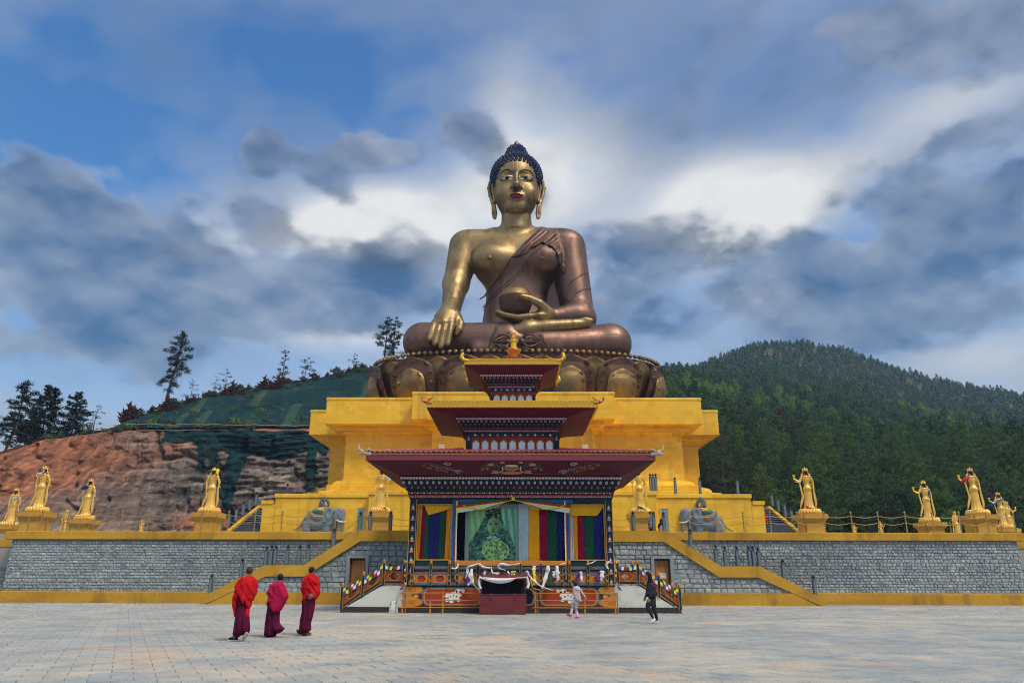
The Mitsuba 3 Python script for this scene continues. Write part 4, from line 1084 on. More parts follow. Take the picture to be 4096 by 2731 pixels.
for s in (-1, 1):
    c = add('corner_post', q(VX + s * 4.54 - 0.17, VX + s * 4.54 + 0.17, 34.98, 35.32, 1.13, 4.97), 'ink_blue', pv)
    add('edge_line', join([box(VX + s * 4.54 + e * 0.155 - 0.012, VX + s * 4.54 + e * 0.155 + 0.012, 34.972, 34.99, 1.15, 4.95) for e in (-1, 1)]), 'line_gold', c)
    for k in range(8):
        z = 1.22 + k * 0.47
        for g_, m_ in lotus_motif(VX + s * 4.54, z, 0.115): flat(g_, 34.98 - 0.002, m_, c, 'painted_motif', 0.004 if m_ in ('pink_paint', 'teal_paint') else 0.007)
    add('mid_post', q(VX + s * 2.64 - 0.06, VX + s * 2.64 + 0.06, 35.06, 35.3, 1.15, 4.9), 'ink_blue', pv)
    # side bay: frame, board below and above
    x0, x1 = sorted((VX + s * 4.37, VX + s * 2.70))
    add('bay_board', q(x0, x1, 35.12, 35.22, 4.75, 4.93), 'bottle_green', pv); add('bay_board', q(x0, x1, 35.12, 35.22, 1.17, 2.26), 'bottle_green', pv)
    fr = sbox(x0 + 0.02, 2.25, x1 - 0.02, 4.77); add('bay_frame', prism(fr.difference(fr.buffer(-0.045, join_style=2)), 35.08, 35.17), 'line_gold', pv)
    fr2 = sbox(x0 + 0.07, 2.3, x1 - 0.07, 4.72)

# curtains: each colour its own hanging sheet
rngc = np.random.default_rng(11)


def curtain(name, x0t, x1t, x0b, x1b, z0, z1, y, m, folds, parent, amp=0.035, label=None):
    nu, nv = folds * 8 + 1, 12; u = np.linspace(0, 1, nu); v = np.linspace(0, 1, nv); U, W_ = np.meshgrid(u, v)
    X = (x0b + (x1b - x0b) * U) * (1 - W_) + (x0t + (x1t - x0t) * U) * W_
    ph = rngc.uniform(0, 6); jit = rngc.uniform(0.7, 1.3, folds + 1)
    Y = y + amp * np.interp(u, np.linspace(0, 1, folds + 1), jit)[None] * np.sin(2 * np.pi * folds * U + ph + 0.6 * np.sin(W_ * 3 + ph)) * (0.65 + 0.35 * (1 - W_))
    return add(name, grid_mesh(np.stack([X, Y, z0 + (z1 - z0) * W_], -1)), m, parent, smooth=True, label=label)


def cset(lst, key, crop_y, z0, z1, parent):
    for a, b, c_, d_, m_, n_ in lst: curtain('curtain_strip', a, b, c_, d_, z0, z1, crop_y, 'cloth_' + m_, n_, parent)


LCUR = thing('left_curtain'.replace('left_', 'striped_'), 'striped nine coloured curtain with pointed yellow swag in the left pavilion bay', 'curtain', 'striped curtains of the pavilion')
XS_ = [v[0] for v in [(-4.4, 35.3, 3.221), (-4.266, 35.3, 3.221), (-4.11, 35.3, 3.222), (-3.918, 35.3, 3.222), (-3.773, 35.3, 3.222), (-3.279, 35.3, 3.223), (-3.016, 35.3, 3.224), (-2.957, 35.3, 3.224), (-2.754, 35.3, 3.224), (-2.683, 35.3, 3.224)]]
XB_ = [v[0] for v in [(-4.428, 35.3, 2.319), (-4.311, 35.3, 2.319), (-4.199, 35.3, 2.32), (-4.028, 35.3, 2.32), (-3.779, 35.3, 2.32), (-3.324, 35.3, 2.321), (-3.067, 35.3, 2.322), (-3.036, 35.3, 2.322), (-2.815, 35.3, 2.322), (-2.76, 35.3, 2.322)]]
for i, (m_, n_) in enumerate((('white', 1), ('yellow', 2), ('magenta', 2), ('green', 2), ('blue', 6), ('green', 3), ('magenta', 1), ('yellow', 3), ('white', 1))):
    curtain('cloth_strip', XS_[i], XS_[i + 1], XB_[i], XB_[i + 1], 2.28, 4.76, 35.32, 'cloth_' + m_, n_, LCUR)
add('swag', prism([(-4.039, 4.733), (-2.718, 4.707), (-2.767, 4.618), (-3.099, 4.463), (-3.823, 4.269)], 35.22, 35.235), 'cloth_yellow', LCUR)
RCUR = thing('striped_curtain', 'striped five coloured curtain under a broad yellow swag in the right pavilion bay', 'curtain', 'striped curtains of the pavilion')
XS_ = [v[0] for v in [(2.782, 35.3, 4.265), (2.928, 35.3, 4.265), (3.129, 35.3, 4.265), (3.445, 35.3, 4.266), (3.886, 35.3, 4.266), (4.32, 35.3, 4.267)]]
XB_ = [v[0] for v in [(2.786, 35.3, 2.296), (2.961, 35.3, 2.297), (3.116, 35.3, 2.297), (3.445, 35.3, 2.298), (3.883, 35.3, 2.299), (4.356, 35.3, 2.3)]]
for i, (m_, n_) in enumerate((('white', 2), ('yellow', 3), ('magenta', 4), ('green', 6), ('blue', 6))):
    curtain('cloth_strip', XS_[i], XS_[i + 1], XB_[i], XB_[i + 1], 2.28, 4.70, 35.32, 'cloth_' + m_, n_, RCUR)
sw = [(2.762, 4.759), (4.445, 4.761), (4.424, 4.191), (4.041, 4.24), (3.452, 4.258), (2.785, 4.353)]
curtain('swag', sw[0][0], sw[1][0], sw[5][0], sw[3][0], sw[4][1], 4.76, 35.24, 'cloth_yellow', 2, RCUR, 0.012)
CCUR = thing('hanging_cloths', 'hanging cloths, pale blue to dark blue, right of the portrait in the middle bay', 'curtain')
XS_ = [v[0] for v in [(-0.201, 35.35, 3.994), (0.876, 35.35, 3.996), (1.353, 35.35, 3.997), (1.747, 35.35, 3.997), (2.181, 35.35, 3.998), (2.488, 35.35, 3.999)]]
XB_ = [v[0] for v in [(-0.208, 35.35, 2.254), (0.837, 35.35, 2.256), (1.353, 35.35, 2.257), (1.733, 35.35, 2.258), (2.168, 35.35, 2.259), (2.463, 35.35, 2.259)]]
XS_[0] = XB_[0] = 0.391
for i, (m_, n_) in enumerate((('pale_blue', 5), ('yellow', 5), ('magenta', 5), ('green', 5), ('blue', 4))):
    curtain('cloth_strip', XS_[i], XS_[i + 1], XB_[i], XB_[i + 1], 2.05, 4.86, 35.40, 'cloth_' + m_, n_, CCUR)


# portrait banner: a flat printed picture of a crowned figure, drawn as a procedural print
PBX0, PBX1, PBZ0, PBZ1 = -1.933, 0.268, 2.225, 4.600


def banner_print(p, n, uv):
    u = (p.x - PBX0) / (PBX1 - PBX0); v = (p.z - PBZ0) / (PBZ1 - PBZ0)
    nz = fbm(u * 9, v * 9, 1.0, 4); f2 = fbm(u * 34, v * 34, 3.0, 3); folds = 0.5 + 0.5 * dr.sin(u * 46 + 5 * v + 2.5 * nz)
    bg = mix(C3(0.13, 0.40, 0.18), C3(0.36, 0.66, 0.34), 0.6 * folds + 0.4 * nz)
    bg = dr.select(u > 0.74, mix(C3(0.05, 0.30, 0.20), C3(0.26, 0.60, 0.42), folds), bg)
    g = lambda a, b, ra, rb: dr.sqrt(dr.square((u - a) / ra) + dr.square((v - b) / rb))
    half = 0.17 + 0.36 * smoothstep(0.95, 0.12, v)
    mant = smoothstep(half + 0.02, half - 0.02, dr.abs(u - 0.52 + 0.05 * (1 - v)))
    c = mix(bg, mix(C3(0.012, 0.050, 0.048), C3(0.10, 0.30, 0.20), dr.clip(3.0 * (f2 - 0.34), 0, 1) * nz * 1.9), mant)
    plate = smoothstep(1.03, 0.98, g(0.57, 0.20, 0.29 + 0.02 * dr.sin(20 * dr.atan2(v - 0.20, u - 0.57)), 0.20))
    c = mix(c, mix(C3(0.05, 0.19, 0.08), C3(0.34, 0.60, 0.22), smoothstep(0.32, 0.72, f2)), plate)
    c = mix(c, C3(0.50, 0.72, 0.36), smoothstep(0.05, 0.02, dr.abs(g(0.57, 0.20, 0.29, 0.20) - 0.94)) * 0.6)
    for b_ in (0.285, 0.225): c = mix(c, C3(0.03, 0.06, 0.04), smoothstep(0.05, 0.0, dr.abs(g(0.52, b_, 0.05, 0.045) - 0.6)))
    crown = smoothstep(1.05, 0.95, g(0.52, 0.90, 0.145, 0.15)); c = mix(c, mix(C3(0.008, 0.02, 0.02), C3(0.16, 0.28, 0.14), smoothstep(0.45, 0.7, f2)), crown)
    face = smoothstep(1.04, 0.96, g(0.52, 0.665, 0.128, 0.165)); lit = smoothstep(0.62, 0.40, u + 0.10 * nz)
    c = mix(c, mix(C3(0.07, 0.20, 0.08), C3(0.40, 0.62, 0.26), dr.clip(lit * 0.7 + 0.3 * nz, 0, 1)), face)
    for a in (0.46, 0.585):
        c = mix(c, C3(0.02, 0.05, 0.03), smoothstep(1.1, 0.7, g(a, 0.70, 0.040, 0.018))); c = mix(c, C3(0.02, 0.05, 0.03), smoothstep(0.10, 0.03, dr.abs(g(a, 0.705, 0.055, 0.042) - 1.0)) * dr.select(v > 0.715, 1.0, 0.0))
    c = mix(c, C3(0.05, 0.10, 0.04), smoothstep(1.1, 0.5, g(0.522, 0.612, 0.032, 0.016))); c = mix(c, C3(0.05, 0.06, 0.03), smoothstep(1.1, 0.6, g(0.522, 0.565, 0.05, 0.016)))
    coll = smoothstep(1.05, 0.9, g(0.52, 0.435, 0.15, 0.045)) * smoothstep(0.3, 0.6, fbm(u * 20, v * 20, 5.0, 2)); c = mix(c, C3(0.30, 0.58, 0.42), coll)
    return c


mat('banner_print', proc(banner_print), 0.35)
mat('banner_grey', (0.24, 0.33, 0.32), 0.5)
pb = thing('portrait_banner', 'green tinted printed portrait of a crowned figure hanging in the middle bay of the pavilion', 'banner')
add('backing', box(-2.110, 0.394, 35.50, 35.53, 2.0, 4.86), 'banner_grey', pb)
add('picture', box(PBX0, PBX1, 35.485, 35.496, PBZ0, PBZ1), 'banner_print', pb)
add('wire', box(0.014 - 0.006, 0.014 + 0.006, 35.44, 35.452, 2.05, 4.86), 'banner_grey', pb)

# valance of five sashes gathered to a knot over the middle bay, with ribbon trims down the sides
va = thing('valance', 'five coloured draped valance with yellow ribbons knotted above the middle bay', 'drapery')
KN = (0.143, 4.964)
for (m_, pl, yy) in (('royal_blue', [(-2.637, 4.964), (0.162, 5.054), (0.162, 4.969), (-2.515, 4.802), (-2.613, 4.802)], 35.02), ('green', [(-2.528, 4.841), (0.103, 5.007), (0.123, 4.945), (-0.802, 4.843), (-2.516, 4.694)], 35.0), ('crimson', [(-2.509, 4.71), (-0.999, 4.843), (0.103, 4.968), (-0.409, 4.852), (-2.497, 4.567)], 34.985),
                     ('lemon', [(-2.501, 4.579), (-0.448, 4.844), (0.123, 4.949), (-0.448, 4.79), (-2.471, 4.456)], 34.97), ('white', [(-2.495, 4.471), (-0.801, 4.751), (-0.251, 4.867), (-1.153, 4.569), (-2.429, 4.348)], 34.955)):
    for s in (-1, 1):
        P = [(KN[0] + s * (KN[0] - a), b) if s > 0 else (a, b) for a, b in pl]; curtain_poly = Polygon(P).buffer(0)
        add('sash', prism(curtain_poly, yy - 0.012, yy), 'cloth_' + m_, va)
rb = spline([(a, 34.9, b) for a, b in [(-2.19, 4.705), (-1.854, 4.571), (-1.344, 4.511), (-0.836, 4.573), (-0.367, 4.804), (0.143, 4.951)]], 24)
for s in (-1, 1):
    P = rb.copy(); P[:, 0] = P[:, 0] if s < 0 else 2 * KN[0] - P[:, 0]
    add('ribbon', tube(P, np.interp(np.linspace(0, 1, 24), [0, 0.5, 1], [0.05, 0.035, 0.05]), 6, flat=0.4), 'cloth_lemon', va, smooth=50)
    add('side_trim', join([box(0, 0.001, 0, 0.001, 0, 0.001)]) if False else box(VX + s * 2.66 - 0.055, VX + s * 2.66 + 0.055, 35.0, 35.03, 1.3, 4.95), 'cloth_royal_blue', va)
    for k, m_ in enumerate(('green', 'crimson', 'lemon', 'white')):
        x = VX + s * (2.59 - k * 0.032); add('side_trim', box(x - 0.015, x + 0.015, 34.985 - k * 0.004, 35.01, 1.35 + 0.03 * k, 4.9), 'cloth_' + m_, va)
add('knot', ball((KN[0], 34.88, KN[1] + 0.02), 0.085, 8, 0.9), 'cloth_lemon', va, smooth=True)
add('knot_tail', tube([(KN[0] - 0.02, 34.86, KN[1] + 0.05), (KN[0] - 0.1, 34.85, KN[1] + 0.22)], [0.04, 0.02], 6), 'cloth_lemon', va)

# painted base panels
def rr(x0, x1, z0, z1, r): return sbox(x0 + r, z0 + r, x1 - r, z1 - r).buffer(r)


LIONP = [(-0.62, 0.02), (-0.52, 0.2), (-0.38, 0.16), (-0.2, 0.28), (-0.02, 0.30), (0.05, 0.46), (0.2, 0.52), (0.34, 0.46), (0.5, 0.5), (0.6, 0.42), (0.52, 0.3), (0.42, 0.12), (0.3, 0.0), (0.18, -0.06), (0.34, -0.26), (0.22, -0.32), (0.02, -0.16), (-0.16, -0.2), (-0.1, -0.38), (-0.26, -0.42), (-0.36, -0.24), (-0.52, -0.34), (-0.6, -0.24), (-0.46, -0.08)]
for pi, (cx, w_) in enumerate(((VX - 2.62, 1.26), (VX + 0.0, 1.05), (VX + 2.62, 1.26))):
    pn = add('painted_panel', prism(rr(cx - w_ - 0.1, cx + w_ + 0.1, 0.29, 1.10, 0.3), 34.985, 35.0), 'slate_paint', pv)
    add('panel_edge', prism(rr(cx - w_ - 0.02, cx + w_ + 0.02, 0.335, 1.045, 0.26), 34.980, 34.99), 'line_gold', pn)
    add('panel_field', prism(rr(cx - w_ + 0.02, cx + w_ - 0.02, 0.37, 1.01, 0.24), 34.975, 34.986), 'panel_red' if pi != 1 else 'ink_blue', pn)
    if pi != 1:
        s = 1 if pi == 0 else -1
        lp = Polygon([(cx + s * 0.12 + s * a * 0.72, 0.69 + b * 0.62) for a, b in LIONP]).buffer(0.02).buffer(0)
        add('lion', prism(lp, 34.970, 34.977), 'white_paint', pn)
        add('lion_mane', prism(ops.unary_union([Point(cx + s * (0.12 + a * 0.72), 0.69 + b * 0.62).buffer(r_) for a, b, r_ in ((0.1, 0.36, 0.05), (0.34, 0.3, 0.06), (0.44, 0.22, 0.05), (-0.1, 0.08, 0.03), (-0.3, 0.02, 0.03), (0.1, 0.02, 0.035), (-0.44, -0.1, 0.03))]), 34.966, 34.972), 'black_void', pn)
    else: add('jewel', prism(Polygon(ellipse(cx, 0.66, 0.25, 0.1, 16)), 34.970, 34.977), 'line_gold', pn)
for s in (-1, 1):
    for z_ in (0.45, 0.98):
        g_ = Polygon(ellipse(VX + s * 4.5, z_, 0.55, 0.19, 20)).union(Polygon(ellipse(VX + s * 4.62, z_ + 0.03, 0.4, 0.26, 20))).intersection(sbox(VX - 4.7, 0.25, VX + 4.64, 1.11))
        k = add('painted_cloud', prism(g_.buffer(0.035).intersection(sbox(VX - 4.7, 0.25, VX + 4.64, 1.11)), 34.987, 35.0), 'slate_paint', pv); add('cloud_fill', prism(g_, 34.98, 34.99), 'orange_paint', k)
        add('cloud_scroll', join([tube([(VX + s * 4.45 + r_ * math.cos(a) * 1.4, 34.978, z_ + r_ * 0.6 * math.sin(a)) for a, r_ in zip(np.linspace(0, 9, 30), np.linspace(0.02, 0.17, 30))], 0.008, 4)]), 'deep_red', k)
    for s2 in (-1, 1): flat(Polygon(ellipse(VX + s * (2.62 + s2 * 1.62), 0.7, 0.11, 0.075, 12)), 34.99, 'line_gold', pv, 'painted_jewel')

# balustrade of the front
bl = add('balustrade', q(VX - 4.35, VX + 4.32, 34.9, 34.98, 1.17, 1.30), 'slate_paint', pv)
for z0_, z1_, m_ in ((1.60, 1.74, 'slate_paint'), (1.86, 1.99, 'slate_paint')): add('rail', q(VX - 4.35, VX + 4.32, 34.9, 34.98, z0_, z1_), m_, bl)
add('rail_back', box(VX - 4.35, VX + 4.32, 35.0, 35.04, 1.2, 2.0), 'deep_red', bl)
add('top_board', q(VX - 2.5, VX + 2.52, 34.86, 34.96, 2.02, 2.24), 'rail_wood', bl)
PXS = [v[0] for v in [(-4.422, 34.9, 2.09), (-3.578, 34.9, 2.092), (-2.738, 34.9, 2.094), (-2.378, 34.9, 2.094), (-1.438, 34.9, 2.096), (-0.481, 34.9, 2.098), (0.469, 34.9, 2.1)]] + [v[0] for v in [(1.396, 34.9, 2.102), (2.33, 34.9, 2.104), (2.686, 34.9, 2.105), (3.531, 34.9, 2.106), (4.373, 34.9, 2.108)]]
for x in PXS:
    k = add('baluster_post', q(x - 0.063, x + 0.063, 34.84, 34.965, 1.14, 2.10), 'bottle_green', bl)
    add('post_edge', join([box(x + e * 0.056 - 0.006, x + e * 0.056 + 0.006, 34.834, 34.845, 1.15, 2.08) for e in (-1, 1)]), 'line_gold', k)
    add('bud_finial', lathe([(0.001, 2.10), (0.066, 2.105), (0.066, 2.12), (0.045, 2.14), (0.068, 2.18), (0.06, 2.215), (0.02, 2.255), (0.001, 2.27)], 10, (x, 34.9, 0)), 'orange_paint', k, smooth=50)
    flat(Polygon(ellipse(x, 1.38, 0.035, 0.05, 10)), 34.838, 'block_orange', k, 'painted_flower', 0.006); flat(Polygon(ellipse(x, 1.62, 0.03, 0.035, 10)), 34.838, 'pink_paint', k, 'painted_flower', 0.006)
for a, b in zip(PXS[:-1], PXS[1:]):
    if b - a < 0.5: continue
    x0, x1 = a + 0.07, b - 0.07; o = sbox(x0, 1.29, x1, 1.61); cx, cz = (x0 + x1) / 2, 1.45; hw_ = (x1 - x0) / 2
    hole = Polygon([(cx - hw_ * 0.62, cz), (cx - hw_ * 0.45, cz + 0.06), (cx - hw_ * 0.38, cz + 0.13), (cx + hw_ * 0.38, cz + 0.13), (cx + hw_ * 0.45, cz + 0.06), (cx + hw_ * 0.62, cz), (cx + hw_ * 0.45, cz - 0.06), (cx + hw_ * 0.38, cz - 0.13), (cx - hw_ * 0.38, cz - 0.13), (cx - hw_ * 0.45, cz - 0.06)])
    add('carved_panel', prism(o.difference(hole), 34.91, 34.955), 'orange_paint', bl); add('panel_back', box(x0, x1, 34.965, 34.985, 1.29, 1.61), 'panel_red', bl)
    add('carved_scroll', join([tube([(cx + e * hw_ * 0.74 + r_ * math.cos(aa), 34.906, cz + f_ * 0.085 + r_ * math.sin(aa)) for aa, r_ in zip(np.linspace(0, 8, 20), np.linspace(0.01, 0.055, 20))], 0.006, 4) for e in (-1, 1) for f_ in (-1, 1)]), 'deep_red', bl)


# stepped bracket cornice under each roof
def cornice(hx, hy, z0, z1, over, n, pitch):
    """three corbelled rows of painted block ends, dots above and below, on the front; the same bulk round the other sides"""
    k = None; dz = (z1 - z0) / 3.7
    c = add('bracket_cornice', loft([ring(hx + 0.02, hy + 0.02, z0 - 0.14), ring(hx + 0.06, hy + 0.06, z0), ring(hx + over * 0.82, hy + over * 0.82, z1 - 0.02)]), 'ink_blue', pv)
    add('dot_board', loft([ring(hx + 0.06, hy + 0.06, z0 - 0.13), ring(hx + 0.07, hy + 0.07, z0 + 0.0)]), 'deep_red', c)
    nd = int(2 * hx / (pitch * 0.36)); disc = lathe([(0.001, 0), (pitch * 0.10, 0.0), (pitch * 0.10, 0.015), (0.001, 0.016)], 8); disc = (np.stack([disc[0][:, 0], -disc[0][:, 2], disc[0][:, 1]], 1), disc[1])
    add('small_dots', join([move(disc, (VX - hx + (i + 0.5) * 2 * hx / nd, VY - hy - 0.072, z0 - 0.09)) for i in range(nd)]), 'block_white', c, kind='stuff')
    for r_ in range(3):
        z = z0 + 0.03 + r_ * dz; o = over * (0.18 + 0.27 * r_); X = hx + o; yf = VY - hy - o
        add('row_board', loft([ring(X - 0.05, hy + o - 0.05, z + dz * 0.66), ring(X + 0.0, hy + o + 0.0, z + dz * 0.98)]), 'ink_blue', c)
        m = max(int(round(2 * X / pitch)), 3)
        for i in range(m + 1):
            x = VX - X + 0.02 + i * (2 * X - 0.04) / m; w = pitch * 0.36
            two = ('block_orange', 'block_white') if r_ == 0 else (('block_orange', None) if r_ == 1 else ('block_white', None))
            for e, mm in enumerate(two):
                if mm is None or (e == 1 and i == m): continue
                xx = x + e * pitch * 0.5; w2 = w if e == 0 else w * 1.1
                b = add('bracket_block', bev(xx - w2 / 2, xx + w2 / 2, yf - 0.02, yf + 0.14, z + 0.02, z + dz * 0.64, 0.008), 'deep_red' if mm == 'block_orange' else mm, c)
                if mm == 'block_orange': add('block_face', box(xx - w2 * 0.34, xx + w2 * 0.34, yf - 0.025, yf - 0.015, z + 0.02 + dz * 0.10, z + dz * 0.54), mm, c)
                elif pitch > 0.2: flat(Polygon([(xx - w2 * 0.3, z + dz * .33), (xx, z + dz * .52), (xx + w2 * .3, z + dz * .33), (xx, z + dz * .14)]), yf - 0.022, 'slate_paint', c, 'block_diamond', 0.006)
        for s in (-1, 1):
            bb = [bev(VX + s * (hx + o) - 0.08, VX + s * (hx + o) + 0.06, VY - hy - o + 0.3 + j * pitch, VY - hy - o + 0.3 + j * pitch + pitch * 0.4, z + 0.02, z + dz * 0.64, 0.008) for j in range(int(2 * hy / pitch))]
            add('side_blocks', join(bb), 'deep_red', c, kind='stuff')
    X = hx + over; yf = VY - hy - over
    add('top_board', loft([ring(X - 0.03, hy + over - 0.03, z1 - 0.12), ring(X, hy + over, z1)]), 'deep_red', c)
    nb = int(2 * X / (pitch * 0.5)); big = (disc[0] * np.array([2.1, 1.3, 2.1]), disc[1])
    for i in range(nb): add('white_dot', move(big, (VX - X + (i + 0.5) * 2 * X / nb, yf - 0.004, z1 - 0.06)), 'block_white', c)
    return c


cornice(HW, HD, 5.18, 5.96, 0.45, 36, 0.283)


def roof(hx, hy, zs_in, hx_in, hy_in, zs_out, zf, name):
    r = add('roof', loft([ring(hx_in, hy_in, zs_in), ring(hx - 0.02, hy - 0.02, zs_out)], False), 'maroon_board', pv, label=f'{name} eave of the pavilion with a maroon underside')
    add('fascia', loft([ring(hx, hy, zs_out - 0.02), ring(hx, hy, zf), ring(hx - 0.06, hy - 0.06, zf), ring(hx - 0.06, hy - 0.06, zs_out - 0.02)], False), 'maroon_fascia', r)
    return r


# lowest roof with ribbed maroon sheets
R1x, R1y = 6.50, 5.50
r1 = roof(R1x, R1y, 6.0, HW + 0.42, HD + 0.42, 6.54, 6.76, 'lowest')
add('eave_batten', loft([ring(R1x + 0.02, R1y + 0.02, 6.765), ring(R1x + 0.02, R1y + 0.02, 6.84)], True), 'rail_wood', r1)
t2x, t2y = 2.31, 2.40


def slope_sheet(a0, a1, b0, b1, ribs, amp, nrm):
    n_ = ribs * 6 + 1; u = np.linspace(0, 1, n_); top = b0 + (b1 - b0) * u[:, None]; bot = a0 + (a1 - a0) * u[:, None]
    h = amp * (np.abs(((u * ribs) % 1) - 0.5) < 0.22)[:, None] * np.array([0, 0, 1.0])
    return grid_mesh(np.stack([bot + h, (bot * 2 + top) / 3 + h, top + h], 1))


cA = np.array(ring(R1x + 0.08, R1y + 0.08, 6.86)); cB = np.array(ring(t2x + 0.05, t2y + 0.05, 7.47))
for i in range(4):
    j = (i + 1) % 4; L = np.linalg.norm(cA[j] - cA[i]); nsh = int(L / 0.66)
    for k in range(nsh):
        f0, f1 = k / nsh, (k + 1) / nsh
        if i == 0: add('roof_sheet', slope_sheet(cA[i] + (cA[j] - cA[i]) * f0, cA[i] + (cA[j] - cA[i]) * f1 + [0, 0, 0.006], cB[i] + (cB[j] - cB[i]) * f0, cB[i] + (cB[j] - cB[i]) * f1, 3, 0.045, None), 'roof_sheet', r1)
    if i: add('roof_sheet', slope_sheet(cA[i], cA[j], cB[i], cB[j], nsh * 3, 0.045, None), 'roof_sheet', r1)
    add('hip_ridge', tube([cA[i] + [0, 0, 0.05], cB[i] + [0, 0, 0.06]], 0.06, 6), 'roof_sheet', r1)


# soffit paintings: curls of cloud and a flowering vase
def on_soffit(P, off=0.012):
    P = np.asarray(P, float); y0, y1, z0, z1 = VY - HD - 0.42, VY - R1y, 6.0, 6.54; t = P[:, 1]
    nrm = np.array([0, -(z1 - z0), -(y0 - y1)]); nrm /= np.linalg.norm(nrm); nrm = nrm if nrm[2] < 0 else -nrm
    return np.stack([P[:, 0], y0 + (y1 - y0) * t, z0 + (z1 - z0) * t], 1) + nrm * off


def soffit_curl(cx, t, r, turns, m, parent, name, w=0.018, s=1):
    a = np.linspace(0, turns * 2 * np.pi, 28); rr_ = r * (1 - 0.72 * a / a[-1])
    add(name, tube(on_soffit(np.stack([cx + s * rr_ * np.cos(a), t + 0.72 * rr_ * np.sin(a)], 1)), w, 5, flat=0.5), m, parent)


for s in (-1, 1):
    c = add('painted_cloud', tube(on_soffit([(VX + s * (2.2 + 1.75 * k / 12), 0.28 + 0.5 * k / 12 + 0.06 * math.sin(k * 1.3)) for k in range(13)]), np.linspace(0.05, 0.015, 13), 5, flat=0.4), 'pink_paint', r1)
    for cx, t, r, tu, m in ((2.45, 0.25, 0.13, 1.2, 'block_white'), (2.75, 0.45, 0.16, 1.4, 'teal_paint'), (3.05, 0.62, 0.2, 1.4, 'slate_paint'), (2.85, 0.75, 0.16, 1.3, 'block_white'), (3.3, 0.42, 0.17, 1.3, 'pink_paint'), (3.45, 0.66, 0.15, 1.4, 'teal_paint'), (3.7, 0.5, 0.12, 1.3, 'pink_paint'), (3.0, 0.3, 0.15, 1.3, 'orange_paint'), (3.95, 0.68, 0.1, 1.2, 'orange_paint')):
        soffit_curl(VX + s * cx, t, r, tu, m, c, 'cloud_curl', 0.02, s)


def soffit_disc(cx, t, a, b, m, parent, name, off=0.014):
    P = on_soffit(np.vstack([[[cx, t]], ellipse(cx, t, a, b, 14)]), off); f = [[0, 1 + i, 1 + (i + 1) % 14] for i in range(14)]
    add(name, (P, np.array(f)), m, parent)


vs = add('painted_vase', on_soffit([(0, 0)])[:0] if False else (on_soffit(np.vstack([[[VX + 0.04, 0.5]], ellipse(VX + 0.04, 0.5, 0.36, 0.16, 16)]), 0.012), np.array([[0, 1 + i, 1 + (i + 1) % 16] for i in range(16)])), 'orange_paint', r1)
for cx, t, a, b, m in ((0, 0.22, 0.5, 0.10, 'pink_paint'), (0, 0.66, 0.3, 0.07, 'block_white'), (0, 0.52, 0.3, 0.05, 'teal_paint'), (-0.95, 0.72, 0.16, 0.1, 'pink_paint'), (0.95, 0.72, 0.16, 0.1, 'pink_paint'), (-0.42, 0.86, 0.12, 0.07, 'pink_paint'), (0.42, 0.86, 0.12, 0.07, 'pink_paint'), (-0.75, 0.3, 0.15, 0.09, 'orange_paint'), (0.75, 0.3, 0.15, 0.09, 'orange_paint'), (-1.35, 0.42, 0.06, 0.05, 'orange_paint'), (1.35, 0.42, 0.06, 0.05, 'orange_paint'), (-1.1, 0.5, 0.06, 0.05, 'pink_paint'), (1.1, 0.5, 0.06, 0.05, 'pink_paint')):
    soffit_disc(VX + 0.04 + cx, t, a, b, m, vs, 'painted_flower', 0.016)
for s in (-1, 1):
    for cx, t, r in ((0.7, 0.62, 0.16), (1.0, 0.4, 0.16), (1.2, 0.65, 0.13), (0.5, 0.4, 0.15), (0.75, 0.8, 0.12), (1.3, 0.52, 0.1)): soffit_curl(VX + 0.04 + s * cx, t, r, 1.2, 'teal_paint', vs, 'vine', 0.018, s)
    add('scarf_line', tube(on_soffit([(VX + 0.04 + s * x_, t_) for x_, t_ in ((0.42, 0.6), (0.4, 0.4), (0.5, 0.26), (0.72, 0.2), (0.95, 0.2))]), 0.03, 5, flat=0.4), 'block_white', vs)


